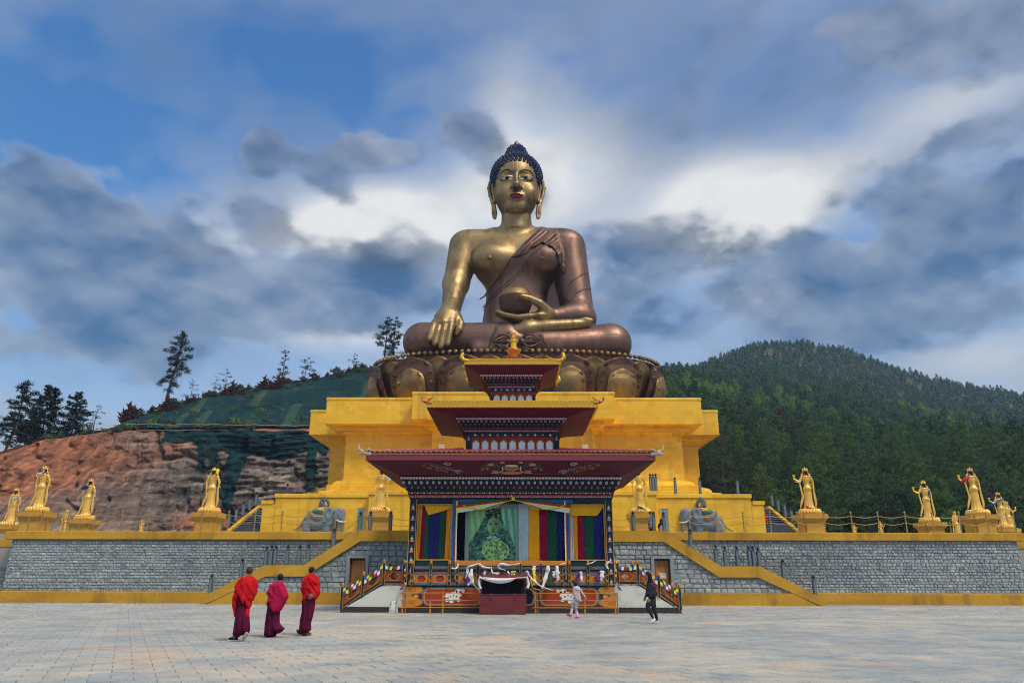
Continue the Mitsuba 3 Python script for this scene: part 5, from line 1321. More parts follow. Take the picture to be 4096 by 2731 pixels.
# upper storeys
def storey(hx, hy, z0, zw0, zw1, z1, nwin, name, winw):
    st = add('storey', box(VX + 0.07 - hx + 0.1, VX + 0.07 + hx - 0.1, VY - hy + 0.12, VY + hy - 0.1, z0 - 0.4, z1), 'bottle_green', pv, label=f'{name} storey of the pavilion with a row of arched windows')
    x0, x1 = VX + 0.07 - hx, VX + 0.07 + hx; yf = VY - hy; po = hx * 0.115
    for s in (-1, 1):
        xc = VX + 0.07 + s * (hx - po / 2); p_ = add('corner_post', q(xc - po / 2, xc + po / 2, yf - 0.02, yf + 0.2, z0 - 0.2, z1), 'ink_blue', st)
        for g_, m_ in lotus_motif(xc, z0 + (z1 - z0) * 0.55, po * 0.34): flat(g_, yf - 0.022, m_, p_, 'painted_motif', 0.005)
    pan = sbox(x0 + po, z0 - 0.3, x1 - po, zw1 + 0.16); W_ = (x1 - x0 - 2 * po) / nwin; holes = []
    for i in range(nwin):
        cx = x0 + po + (i + 0.5) * W_; w = winw * W_ / 2; zt = zw1 - w * 0.95
        holes.append(sbox(cx - w, z0 - 0.25, cx + w, zt).union(Point(cx - w * 0.5, zt).buffer(w * 0.5)).union(Point(cx + w * 0.5, zt).buffer(w * 0.5)).union(Point(cx, zt + w * 0.42).buffer(w * 0.52)))
    u = ops.unary_union(holes); add('window_wall', prism(pan.difference(u), yf, yf + 0.07), 'deep_red', st)
    add('arch_line', prism(u.buffer(0.018).difference(u).intersection(pan), yf - 0.008, yf + 0.002), 'line_gold', st)
    for h_ in holes: add('window', prism(h_, yf + 0.05, yf + 0.075), 'sky_pane', st)
    for z_, m_ in ((zw1 + 0.17, 'bottle_green'), (zw1 + 0.17 + (z1 - zw1 - 0.17) * 0.5, 'ink_blue')): add('beam', q(x0 + (po if m_ == 'bottle_green' else -0.02), x1 - (po if m_ == 'bottle_green' else -0.02), yf - 0.03, yf + 0.2, z_, z_ + (z1 - zw1 - 0.17) * 0.48), m_, st)
    n_ = nwin + 2
    for i in range(n_):
        xx = x0 + po + (i + 0.5) * (x1 - x0 - 2 * po) / n_; flat(Polygon([(xx - 0.07, zw1 + 0.25), (xx, zw1 + 0.31), (xx + 0.07, zw1 + 0.25), (xx, zw1 + 0.19)]), yf - 0.032, 'pink_paint' if i % 2 else 'block_white', st, 'painted_diamond', 0.005)
    return st


storey(2.31, 2.40, 7.45, 7.42, 7.97, 8.42, 9, 'middle', 0.72)
storey(1.18, 1.25, 10.2, 10.2, 10.55, 10.92, 5, 'top', 0.70)
cornice(2.31, 2.40, 8.50, 9.02, 0.42, 20, 0.225)
cornice(1.18, 1.25, 11.02, 11.52, 0.45, 12, 0.205)


def gilt_eave(hx, hy, zs, zt, tile, r):
    """row of gilt U-tiles with a pierced cresting above"""
    add('eave_backing', loft([ring(hx - 0.02, hy - 0.02, zs), ring(hx - 0.02, hy - 0.02, zt)], False), 'gilt_trim', r)
    n_ = int(2 * hx / tile); H = zt - zs; w = 2 * hx / n_
    sh = Polygon([(-w * 0.44, H * 0.62), (-w * 0.44, H * 0.14), (-w * 0.25, 0.0), (w * 0.25, 0.0), (w * 0.44, H * 0.14), (w * 0.44, H * 0.62)]); inner = sh.buffer(-w * 0.14)
    g1 = prism(sh.difference(inner), -0.035, 0.0); g2 = join([prism(inner.buffer(-w * 0.05), -0.02, 0.0), tube([(x_, -0.02, H * 0.74 + 0.022 * math.sin(x_ / w * 2 * math.pi)) for x_ in np.linspace(-w / 2, w / 2, 7)], 0.016, 5), ball((0, -0.03, H * 0.93), 0.038, 5), ball((w * 0.5, -0.03, H * 0.86), 0.026, 5)])
    d_ = mikit.ply(join([g1, g2]), 'gilt_trim', smooth=40)
    for i in range(n_):
        x = VX + 0.07 - hx + (i + 0.5) * w; add('gilt_tile', d_, None, r, to=T().translate([x, VY - hy, zs]))
    n2 = int(2 * hy / tile)
    for s in (-1, 1):
        add('side_tiles', join([move(join([g1, g2]), (VX + 0.07 + s * hx, VY - hy + (i + 0.5) * 2 * hy / n2, zs), rz=s * math.pi / 2) for i in range(n2)]), 'gilt_trim', r, kind='stuff')


r2 = roof(4.08, 3.70, 9.03, 2.74, 2.82, 9.31, 9.36, 'middle'); gilt_eave(4.10, 3.72, 9.33, 9.68, 0.205, r2)
add('roof_deck', loft([ring(4.06, 3.68, 9.62), ring(1.2, 1.28, 10.22)]), 'roof_sheet', r2)
r3 = roof(2.42, 2.28, 11.53, 1.62, 1.70, 11.86, 11.90, 'top'); gilt_eave(2.44, 2.30, 11.88, 12.18, 0.14, r3)
add('roof_deck', loft([ring(2.40, 2.26, 12.12), ring(0.6, 0.6, 12.45)]), 'roof_sheet', r3)
for hw_, z0_, z1_ in ((0.78, 12.3, 12.55), (0.60, 12.55, 12.72), (0.46, 12.72, 12.9)): add('pinnacle_base', sbx := q(VX + 0.07 - hw_, VX + 0.07 + hw_, VY - hw_, VY + hw_, z0_, z1_), 'red_brick_paint', pv)
add('pinnacle', lathe([(0.001, 12.88), (0.24, 12.9), (0.22, 12.98), (0.14, 13.02), (0.34, 13.2), (0.40, 13.3), (0.2, 13.34), (0.30, 13.42), (0.17, 13.48), (0.15, 13.78), (0.24, 13.86), (0.2, 13.93), (0.09, 13.98), (0.16, 14.06), (0.1, 14.12), (0.11, 14.2), (0.05, 14.26), (0.07, 14.34), (0.03, 14.42), (0.001, 14.6)], 18, (VX + 0.1, VY, 0)), 'gilt_trim', pv, smooth=40, label='gilt ringed pinnacle on the top roof')


def makara(p, s, kind):
    """beast head at a roof corner, facing outwards along s*x; local origin at the eave corner"""
    q_ = p.copy(); q_[:, 0] *= s
    if kind == 'beast':
        d = rc(q_, (-0.15, 0, 0.0), (0.12, 0, 0.05), 0.09, 0.11); d = smin(d, rc(q_, (0.12, 0, 0.05), (0.30, 0, 0.0), 0.10, 0.05), 0.04)
        d = smin(d, chain(q_, [(0.16, 0, 0.12), (0.32, 0, 0.18), (0.38, 0, 0.36), (0.33, 0, 0.46)], [0.06, 0.06, 0.045, 0.02]), 0.03)
        for e in (-1, 1): d = smin(d, chain(q_, [(0.02, e * 0.07, 0.12), (-0.14, e * 0.1, 0.2), (-0.26, e * 0.1, 0.17)], [0.05, 0.05, 0.015]), 0.02); 
        return np.minimum(d, el(q_, (0.13, -0.1, 0.1), (0.03, 0.03, 0.03)))
    if kind == 'bird':
        d = rc(q_, (-0.12, 0, 0.0), (0.08, 0, 0.06), 0.08, 0.10); d = smin(d, chain(q_, [(0.1, 0, 0.08), (0.26, 0, 0.10), (0.31, 0, 0.22), (0.27, 0, 0.31)], [0.08, 0.055, 0.05, 0.02]), 0.03)
        for e in (-1, 1): d = smin(d, chain(q_, [(0.0, e * 0.05, 0.12), (-0.16, e * 0.08, 0.22), (-0.24, e * 0.1, 0.34)], [0.035, 0.025, 0.01]), 0.02)
        return d
    d = chain(q_, [(-0.15, 0, -0.02), (0.1, 0, 0.05), (0.2, 0, 0.22), (0.14, 0, 0.38)], [0.07, 0.085, 0.085, 0.05])
    for k in range(4): d = np.minimum(d, el(q_, (0.2 + 0.04 * (k % 2) - 0.03 * k, 0, 0.12 + 0.09 * k), (0.09, 0.06, 0.05)))
    return d


mat('beast_paint', proc(lambda p, n, uv: mix(C3(0.42, 0.43, 0.44), C3(0.55, 0.34, 0.10), smoothstep(0.4, 0.6, noise(p.x * 16, p.y * 16, p.z * 16)))), 0.45)
mat('bird_paint', proc(lambda p, n, uv: mix(C3(0.62, 0.30, 0.07), C3(0.30, 0.05, 0.05), smoothstep(0.45, 0.65, noise(p.x * 14, p.y * 14, p.z * 14)))), 0.45)
for kind, hx, hy, z, m_, lab in (('beast', R1x, R1y, 6.80, 'beast_paint', 'painted beast head'), ('bird', 4.1, 3.72, 9.55, 'bird_paint', 'horned bird head'), ('leaf', 2.44, 2.3, 12.1, 'gilt_trim', 'gilt leaf scroll')):
    for s in (-1, 1):
        mm = surf(lambda p: makara(p, s, kind), (-0.5, -0.22, -0.2), (0.5, 0.22, 0.55), 0.022)
        for by in (-1, 1):
            k = add('roof_corner_head', move(mm, (VX + (0.07 if kind != 'beast' else 0.0) + s * hx, VY + by * hy, z)), m_, {'beast': r1, 'bird': r2, 'leaf': r3}[kind], smooth=True)

# side stairs with white cheeks and painted railings
for s in (-1, 1):
    sd = add('side_stair', prism([(VX + s * a, b) for a, b in ((4.66, 0.24), (7.40, 0.24), (5.86, 1.14), (4.66, 1.14))], 35.2, 36.9), 'limewash', pv, label=f'white cheeked stair at the {"left" if s < 0 else "right"} end of the pavilion with painted railing')
    a, b = sorted((VX + s * 4.72, VX + s * 7.72)); add('plinth', prism([(VX + s * 4.74, -0.03), (VX + s * 7.72, -0.03), (VX + s * 7.52, 0.24), (VX + s * 4.74, 0.24)], 35.14, 37.0), 'plinth_dark', sd)
    for yy, tag_ in ((35.2, 0), (36.85, 1)):
        posts = [(7.62, 0.12, 1.24), (6.70, 0.68, 1.74), (5.78, 1.2, 2.26), (4.86, 1.2, 2.26)]
        for x, z0_, z1_ in posts:
            k = add('rail_post', q(VX + s * x - 0.068, VX + s * x + 0.068, yy - 0.07, yy + 0.07, z0_, z1_ - 0.14), 'bottle_green', sd)
            add('post_edge', join([box(VX + s * x + e * 0.06 - 0.007, VX + s * x + e * 0.06 + 0.007, yy - 0.076, yy - 0.066, z0_, z1_ - 0.16) for e in (-1, 1)]), 'line_gold', k)
            add('bud_finial', lathe([(0.001, z1_ - 0.14), (0.07, z1_ - 0.135), (0.07, z1_ - 0.115), (0.05, z1_ - 0.1), (0.075, z1_ - 0.05), (0.06, z1_ - 0.01), (0.001, z1_ + 0.05)], 10, (VX + s * x, yy, 0)), 'orange_paint', k, smooth=50)
        for (xa, za), (xb, zb) in (((7.62, 0.24), (6.70, 0.79)), ((6.70, 0.79), (5.78, 1.29)), ((5.78, 1.26), (4.86, 1.26))):
            xa -= 0.07; xb += 0.07; L = lambda t, h: (VX + s * (xa + (xb - xa) * t), za + (zb - za) * t + h)
            add('rail_beam', prism([L(0, 0.5), L(1, 0.5), L(1, 0.63), L(0, 0.63)], yy - 0.05, yy + 0.05), 'ink_blue', sd); add('rail_beam', prism([L(0, -0.03), L(1, -0.03), L(1, 0.10), L(0, 0.10)], yy - 0.05, yy + 0.05), 'ink_blue', sd)
            pnl = Polygon([L(0, 0.10), L(1, 0.10), L(1, 0.5), L(0, 0.5)]); hl = Polygon([L(0.16, 0.3), L(0.32, 0.38), L(0.4, 0.47), L(0.62, 0.47), L(0.7, 0.38), L(0.86, 0.3), L(0.7, 0.22), L(0.62, 0.13), L(0.4, 0.13), L(0.32, 0.22)])
            add('carved_panel', prism(pnl.difference(hl), yy - 0.03, yy + 0.03), 'panel_red', sd); add('panel_edge', prism(hl.buffer(0.022).difference(hl), yy - 0.036, yy - 0.029), 'orange_paint', sd)
            add('edge_line', join([prism([L(0, h), L(1, h), L(1, h + 0.014), L(0, h + 0.014)], yy - 0.056, yy - 0.048) for h in (0.49, 0.625, 0.095, -0.035)]), 'line_gold', sd)
    for i in range(7):
        a, b = sorted((VX + s * (7.3 - i * 0.23), VX + s * 4.7)); add('tread', box(a, b, 35.22, 36.85, 0.0, 0.15 + i * 0.15), 'concrete', sd)

# strings of prayer flags along the stair rails
FC = ['lemon', 'green', 'crimson', 'khata_white', 'royal_blue']
for s in (-1, 1):
    gk = thing('prayer_flags', f'string of coloured prayer flags along the {"left" if s < 0 else "right"} stair railing of the pavilion', 'flags')
    rf = np.random.default_rng(31 + s); n_ = 0
    for (xa, za), (xb, zb), two in (((7.56, 1.02), (6.76, 1.50), 1), ((6.64, 1.50), (5.84, 2.05), 1), ((5.72, 2.02), (4.92, 2.02), 0)):
        for row in range(1 + two):
            for i in range(7):
                t0_, t1_ = i / 7, (i + 1) / 7 - 0.01; X = lambda t: VX + s * (xa + (xb - xa) * t); Z = lambda t: za + (zb - za) * t - row * 0.13 - 0.05 * math.sin(math.pi * t)
                sk = rf.uniform(-0.035, 0.035); P = [(X(t0_), Z(t0_)), (X(t1_), Z(t1_)), (X(t1_) + sk, Z(t1_) - 0.15), (X(t0_) + sk, Z(t0_) - 0.15)]
                v_ = np.array([[a, 35.1 - row * 0.02 + rf.uniform(-0.03, 0.0), b] for a, b in P]); add('flag', (v_, np.array([[0, 1, 2], [0, 2, 3]])), 'cloth_' + FC[(n_ + row * 2) % 5], gk); n_ += 1
    hk = thing('prayer_flags', f'knotted prayer flags hanging beside the {"left" if s < 0 else "right"} corner post of the pavilion', 'flags')
    for i in range(9): 
        z = 2.25 - i * 0.12; x = VX + s * (4.78 + 0.02 * math.sin(i * 2)); add('flag', tube([(x, 34.96, z), (x + 0.03 * (-1) ** i, 34.95, z - 0.06), (x, 34.96, z - 0.12)], [0.015, 0.035, 0.015], 5), 'cloth_' + FC[i % 5], hk)
    add('tassel', tube([(VX + s * 4.8, 34.95, 1.25), (VX + s * 4.88, 34.93, 1.05), (VX + s * 4.98, 34.92, 0.98)], [0.02, 0.06, 0.02], 6), 'cloth_crimson' if s < 0 else 'cloth_violet', hk)

# barrier of three wooden rails before the base, left and right of the stall
for s, x0, x1, lab in ((-1, VX - 4.82, VX - 1.2, 'left'), (1, VX + 1.02, VX + 4.72, 'right')):
    k = thing('wooden_barrier', f'three railed wooden barrier before the painted base, {lab} of the maroon stall', 'barrier', 'wooden barriers before the pavilion')
    for z in (0.26, 0.56, 0.86): add('rail', q(x0 - 0.06, x1 + 0.02, 34.28, 34.33, z - 0.018, z + 0.018, 0.006), 'rail_wood', k)
    for x in (x0 + 0.08, x0 + 1.85, x0 + (1.3 if s < 0 else 2.25), x1 - 0.12): add('post', q(x - 0.035, x + 0.035, 34.31, 34.38, -0.01, 0.9 if x != x0 + 1.3 else 0.56, 0.006), 'rail_wood', k)
    for x in (x0 + 0.16, x1 - 0.02): add('brace', tube([(x, 34.4, 0.86), (x + 0.03, 34.55, 0.0)], 0.03, 4), 'rail_wood', k)

# maroon metal stall
stl = thing('offering_stall', 'maroon metal stall with a dark roofed opening and white cloth draped across', 'stall')
mat('stall_paint', proc(lambda p, n, uv: mix(C3(0.12, 0.020, 0.030), C3(0.19, 0.045, 0.055), fbm(p.x * 3, p.y * 3, p.z * 5, 4))), 0.45)
SX0, SX1 = -1.271, 0.709
add('box_body', join([q(SX0, SX1, 33.62, 33.66, 0.03, 0.80), q(SX0, SX0 + 0.04, 33.66, 34.3, 0.03, 0.80), q(SX1 - 0.04, SX1, 33.66, 34.3, 0.03, 0.80), q(SX0, SX1, 34.28, 34.32, 0.03, 0.84), box(SX0 + 0.03, SX1 - 0.03, 33.66, 34.28, 0.03, 0.62)]), 'stall_paint', stl)
add('shade_back', box(SX0 + 0.06, SX1 - 0.06, 34.24, 34.27, 0.62, 1.5), 'black_void', stl)  # black panel paints in the shade inside the stall
add('rim', q(SX0 - 0.02, SX1 + 0.02, 33.60, 33.64, 0.79, 0.84), 'stall_paint', stl)
for t in (0.24, 0.76): x = SX0 + (SX1 - SX0) * t; add('hinge_flap', q(x - 0.07, x + 0.07, 33.585, 33.615, 0.60, 0.85), 'stall_paint', stl)
for t in (0.0, 0.5, 1.0): x = SX0 + (SX1 - SX0) * t; add('seam', box(x - 0.012, x + 0.012, 33.61, 33.63, 0.05, 0.79), 'stall_paint', stl)
for x in (SX0 + 0.03, SX1 - 0.03):
    for y in (33.65, 34.28): add('post', q(x - 0.025, x + 0.025, y - 0.025, y + 0.025, 0.8, 1.44, 0.005), 'stall_paint', stl)
add('roof', prism_x([(33.5, 1.42), (33.5, 1.46), (34.4, 1.62), (34.4, 1.58)], SX0 - 0.06, SX1 + 0.06), 'stall_paint', stl)
add('ground_skid', box(SX0 + 0.03, SX1 - 0.03, 33.64, 34.3, -0.01, 0.04), 'plinth_dark', stl)


# white, yellow, blue and green offering scarves
def scarf(pts, wid, col, label, seed=0, fl=0.45, D=None):
    r = np.random.default_rng(seed); P = spline(pts, max(14, 6 * len(pts))); n_ = len(P); w = np.interp(np.linspace(0, 1, n_), np.linspace(0, 1, len(wid)), wid)
    w = w * (1 + 0.18 * np.sin(np.linspace(0, 17, n_) + seed)); P[:, 1] += 0.02 * np.sin(np.linspace(0, 9, n_) + seed)
    m = tube(P, w, 12, flat=fl); v = m[0]; v[:, 1] += 0.022 * (meshkit.noise(v * 16 + seed) - 0.5) * 2; v[:, 0] += 0.02 * (meshkit.noise(v * 13 + 40 + seed) - 0.5) * 2
    add('offering_scarf', (v, m[1]), 'cloth_' + col, smooth=True, label=label, cat='scarf', group='offering scarves on the balustrade')


SC = [
    ([(-2.331, 34.75, 2.074), (-2.441, 34.75, 1.891), (-2.632, 34.75, 1.909)], [0.05, 0.09, 0.05], 'khata_white', 'short white scarf looped beside the left ribbon trim of the middle bay'),
    ([(-1.451, 34.7, 2.093), (-1.678, 34.7, 2.02), (-1.905, 34.7, 1.947), (-1.909, 34.7, 1.729), (-2.01, 34.7, 1.476)], [0.07, 0.08, 0.06, 0.09, 0.04], 'khata_white', 'white scarf tied at the second post, hanging over the leftmost middle panel'),
    ([(-1.714, 34.7, 1.874), (-1.754, 34.7, 1.584), (-1.685, 34.7, 1.368), (-1.89, 34.7, 1.188)], [0.05, 0.12, 0.07, 0.06], 'khata_white', 'long white scarf hanging straight down beside the blue scarf'),
    ([(-1.923, 34.72, 1.801), (-1.925, 34.72, 1.548), (-1.905, 34.72, 1.295)], [0.04, 0.07, 0.06], 'violet', 'dark blue scarf hanging left of the stall'),
    ([(-1.777, 34.6, 1.512), (-1.62, 34.6, 1.226), (-1.391, 34.6, 1.012), (-1.183, 34.6, 0.969)], [0.05, 0.06, 0.05, 0.02], 'khata_white', 'white scarf trailing down to the left rail of the barrier'),
    ([(-1.413, 34.7, 2.093), (-1.202, 34.7, 1.966), (-0.916, 34.7, 1.912)], [0.11, 0.09, 0.08], 'khata_white', 'white bunched scarf draped from the second post to the right'),
    ([(-1.105, 34.72, 1.785), (-1.141, 34.72, 1.658), (-1.102, 34.72, 1.55)], [0.07, 0.05, 0.06], 'khata_white', 'small white bow on the lower rail left of the draped stall cloth'),
    ([(-0.859, 34.7, 1.967), (-0.761, 34.7, 1.695), (-0.515, 34.7, 1.696), (-0.684, 34.7, 1.587)], [0.05, 0.07, 0.09, 0.05], 'khata_white', 'crumpled white scarf below the big knot'),
    ([(0.453, 34.66, 2.115), (-0.003, 34.66, 2.041), (-0.421, 34.66, 2.077), (-0.477, 34.66, 1.913), (-0.192, 34.66, 1.823)], [0.06, 0.05, 0.16, 0.10, 0.03], 'khata_white', 'big white knotted scarf on the wooden board above the stall'),
    ([(-0.098, 34.72, 1.787), (-0.04, 34.72, 1.624), (-0.059, 34.72, 1.516)], [0.04, 0.04, 0.03], 'khata_white', 'thin white scarf tail left of the yellow bow'),
    ([(0.073, 34.72, 1.788), (0.093, 34.72, 1.625), (0.074, 34.72, 1.516)], [0.04, 0.04, 0.04], 'khata_white', 'thin white scarf tail touching the yellow bow'),
    ([(0.187, 34.7, 1.788), (0.18, 34.7, 1.643), (0.195, 34.7, 1.509)], [0.09, 0.04, 0.08], 'lemon', 'bright yellow scarf bow above the stall cloth'),
    ([(0.742, 34.7, 1.789), (0.93, 34.7, 1.518), (1.362, 34.7, 1.159), (1.926, 34.7, 0.975)], [0.10, 0.09, 0.06, 0.02], 'khata_white', 'long white scarf running from the stall roof down to the right rail'),
    ([(1.097, 34.72, 2.008), (1.065, 34.72, 1.826), (1.046, 34.72, 1.735)], [0.07, 0.07, 0.05], 'khata_white', 'white scarf knotted above the hanging yellow scarf'),
    ([(1.065, 34.7, 1.79), (1.108, 34.7, 1.518), (1.08, 34.7, 1.195)], [0.07, 0.05, 0.07], 'lemon', 'yellow scarf hanging from the lower rail right of the stall'),
    ([(0.928, 34.6, 1.446), (1.02, 34.6, 1.088), (1.358, 34.6, 0.982)], [0.04, 0.05, 0.03], 'yellow', 'orange yellow scarf tail curling onto the right barrier rail'),
    ([(1.705, 34.7, 2.009), (1.691, 34.7, 1.791), (1.573, 34.7, 1.447), (1.437, 34.7, 1.052)], [0.10, 0.09, 0.08, 0.05], 'khata_white', 'long white scarf slanting down across the second right panel'),
    ([(1.843, 34.72, 1.773), (1.821, 34.72, 1.52), (1.779, 34.72, 1.232)], [0.06, 0.07, 0.12], 'green', 'green scarf spreading at its hem right of the stall'),
    ([(1.976, 34.72, 1.773), (1.972, 34.72, 1.52)], [0.07, 0.04], 'khata_white', 'short white scarf right of the green scarf'),
    ([(2.119, 34.7, 2.01), (2.133, 34.7, 1.701), (2.159, 34.7, 1.395)], [0.06, 0.09, 0.05], 'khata_white', 'white scarf hanging at the right end of the middle balustrade'),
    ([(2.536, 34.75, 2.175), (2.363, 34.75, 2.084), (2.249, 34.75, 2.065)], [0.03, 0.07, 0.04], 'khata_white', 'white scarf tied on the last post of the middle bay'),
    ([(1.373, 34.75, 2.1), (1.467, 34.75, 1.954), (1.522, 34.75, 1.791)], [0.03, 0.05, 0.06], 'violet', 'dark violet scarf hanging behind the third post right of the stall'),
    ([(3.077, 34.72, 1.776), (3.089, 34.72, 1.523), (3.065, 34.72, 1.325)], [0.05, 0.06, 0.06], 'violet', 'violet scarf hanging in the right bay beside a white one'),
    ([(3.183, 34.72, 1.776), (3.203, 34.72, 1.523), (3.187, 34.72, 1.343)], [0.06, 0.06, 0.03], 'khata_white', 'white scarf hanging in the right bay beside a violet one'),
    ([(3.987, 34.72, 1.778), (3.96, 34.72, 1.525), (3.934, 34.72, 1.326)], [0.06, 0.05, 0.05], 'violet', 'violet scarf near the right corner post'),
    ([(4.145, 34.7, 1.796), (4.122, 34.7, 1.561), (4.066, 34.7, 1.363)], [0.10, 0.09, 0.03], 'khata_white', 'broad white scarf near the right corner post'),
    ([(3.892, 34.75, 2.251), (3.66, 34.75, 2.141), (3.468, 34.75, 2.086)], [0.03, 0.06, 0.03], 'khata_white', 'white scarf blown over the right bay balustrade'),
    ([(4.456, 34.7, 2.215), (4.337, 34.7, 2.069), (4.425, 34.7, 1.887)], [0.05, 0.09, 0.04], 'khata_white', 'white scarf bow on the rightmost balustrade post'),
]
for i, (P, w, c, lab) in enumerate(SC): scarf(P, w, c, lab, i)
# cloth across the stall
P0 = [(-1.308, 33.5, 1.48), (-0.911, 33.5, 1.351), (-0.456, 33.5, 1.266), (-0.002, 33.5, 1.324), (0.301, 33.5, 1.469), (0.756, 33.5, 1.514)]
G = []
top_e = spline([(a, y - 0.02, b) for a, y, b in [(-1.308, 33.5, 1.538), (-0.837, 33.5, 1.51), (-0.382, 33.5, 1.497), (-0.003, 33.5, 1.498), (0.301, 33.5, 1.513), (0.756, 33.5, 1.557)]], 30); bot_e = spline(P0, 30)
for t in np.linspace(0, 1, 8): r_ = top_e * (1 - t) + bot_e * t; r_[:, 1] -= 0.06 * math.sin(t * math.pi) + 0.02 * np.sin(t * 14 + np.linspace(0, 4, 30)); G.append(r_)
add('stall_cloth', grid_mesh(np.array(G)), 'cloth_khata_white', stl, smooth=True)
for pts in ([(-1.281, 33.55, 1.552), (-1.329, 33.55, 1.263), (-1.25, 33.55, 1.048)], [(0.742, 33.55, 1.557), (0.816, 33.55, 1.268), (0.77, 33.55, 1.088)]): m = tube(spline(pts, 14), np.linspace(0.05, 0.06, 14), 8); m[0][:] += 0.03 * (meshkit.noise(m[0] * 14)[:, None] - 0.5); add('cloth_end', m, 'cloth_khata_white', stl, smooth=True)

# white sack by the left stair
def d_sack(p):
    d = el(p, (-5.13, 34.55, 0.2), (0.20, 0.15, 0.24)); d = smin(d, rc(p, (-5.27, 34.55, 0.03), (-4.99, 34.55, 0.03), 0.06), 0.1); d = smin(d, chain(p, [(-5.2, 34.55, 0.42), (-5.05, 34.5, 0.46), (-4.98, 34.55, 0.56)], [0.09, 0.07, 0.03]), 0.08)
    return np.maximum(d + 0.02 * (meshkit.noise(p * 14) - 0.5), -p[:, 2] + 0.001)


mat('sack_weave', proc(lambda p, n, uv: mix(C3(0.60, 0.64, 0.64), C3(0.14, 0.42, 0.36), dr.maximum(smoothstep(-5.06, -5.03, p.x) * smoothstep(-4.98, -5.0, p.x), smoothstep(-5.21, -5.23, p.x) * smoothstep(0.25, 0.4, p.z)))), 0.8)
sk = thing('sack', 'white woven plastic sack with a green stripe leaning on the plinth left of the barrier', 'sack'); add('bag', surf(d_sack, (-5.45, 34.3, -0.02), (-4.85, 34.8, 0.65), 0.02), 'sack_weave', sk, smooth=True)

# ------------------------------------------------------------------ left: the cut red cliff, its netted slope and the trees on it
UC = [-330, -120, 0, 100, 250, 300, 370, 500, 640, 750, 850, 950, 1150, 1300]
HB = [(-59.125, 68, 5.055), (-52.364, 70, 5.172), (-48.875, 72, 5.283), (-47.22, 76, 5.495), (-43.878, 82, 5.815), (-42.536, 84, 5.922), (-40.088, 86, 6.031), (-35.233, 90, 6.25), (-29.247, 94, 6.47), (-24.313, 98, 6.688), (-19.272, 101, 6.854), (-13.617, 102, 6.916), (-1.955, 103, 6.989), (6.943, 104, 7.058)]
HT = [(-69.017, 78, 9.765), (-63.711, 83, 12.472), (-60.321, 86, 14.797), (-58.144, 90, 17.296), (-53.047, 95, 19.319), (-51.275, 97, 19.812), (-47.704, 98, 20.121), (-41.29, 101, 20.694), (-33.782, 104, 21.142), (-27.708, 107, 21.582), (-21.701, 109, 21.764), (-15.32, 110, 21.623), (-2.232, 111, 21.816), (7.727, 112, 21.336)]
HN = [(-71.711, 81, 10.173), (-66.062, 86, 13.016), (-63.188, 90, 15.625), (-60.766, 94, 18.106), (-55.315, 99, 20.185), (-53.424, 101, 20.685), (-49.674, 102, 20.939), (-42.947, 105, 21.514), (-35.108, 108, 22.024), (-28.773, 111, 22.53), (-22.531, 113, 22.844), (-15.913, 114, 22.9), (-2.329, 115, 23.098), (8.004, 116, 22.735)]
HC_ = [(-81.613, 92, 11.762), (-73.065, 95, 14.433), (-68.167, 97, 16.888), (-65.353, 101, 19.517), (-59.846, 107, 21.881), (-60.064, 113, 24.531), (-58.458, 119, 27.209), (-52.748, 127, 31.605), (-44.795, 135, 35.521), (-37.461, 141, 38.627), (-30.19, 147, 42.065), (-21.845, 151, 45.188), (-3.353, 154, 47.338), (10.961, 156, 45.936)]
HCTL = np.array([HB, HT, HN, HC_]); HCTL[0, :, 2] = 2.5
back = HCTL[3].copy(); back[:, 1] += 70; back[:, 2] -= 14; HCTL = np.vstack([HCTL, back[None]])
UC = np.array(UC, float)


def hill(u, v, bump=1.0):
    u = np.asarray(u, float); v = np.asarray(v, float); shape = u.shape; u, v = u.ravel(), np.clip(v.ravel(), 0, 3.999); i = v.astype(int); t = (v - i)[:, None]
    row = lambda k: np.stack([np.interp(u, UC, HCTL[k, :, a]) for a in range(3)], 1)
    R = np.array([row(k) for k in range(5)]); n = np.arange(len(u)); P = R[i, n] * (1 - t) + R[i + 1, n] * t
    face = np.clip(np.minimum(v * 4, (1.15 - v) * 5), 0, 1); slope = np.clip((v - 1.9) * 3, 0, 1) * np.clip((4 - v) * 2, 0, 1)
    q_ = P * np.array([0.16, 0.10, 0.2]); big = meshkit.fbm(q_, 4, 2) - 0.5; q2 = P * np.array([0.5, 0.3, 0.9]); fine = meshkit.fbm(q2, 4, 9) - 0.5
    tilt = P[:, 2] * 1.0 - P[:, 0] * 0.16; ledge = np.abs((tilt * 1.1 + 2.4 * big + 1.2 * fine) % 1.0 - 0.5) * 2
    crack = np.clip(1 - np.abs(meshkit.fbm(P * np.array([0.22, 0.1, 0.10]), 3, 17) - 0.5) * 14, 0, 1)
    rocky = np.clip((u - 330) / 250, 0.25, 1)
    P[:, 1] -= bump * face * (4.2 * big + 2.6 * fine * (0.5 + 0.5 * rocky) + 0.55 * ledge * rocky - 1.3 * crack + 0.8 * (meshkit.fbm(P * np.array([1.3, 0.6, 1.7]), 3, 27) - 0.5))
    P[:, 2] += bump * (slope * 1.6 * big + 0.5 * fine * slope)
    return P.reshape(shape + (3,))


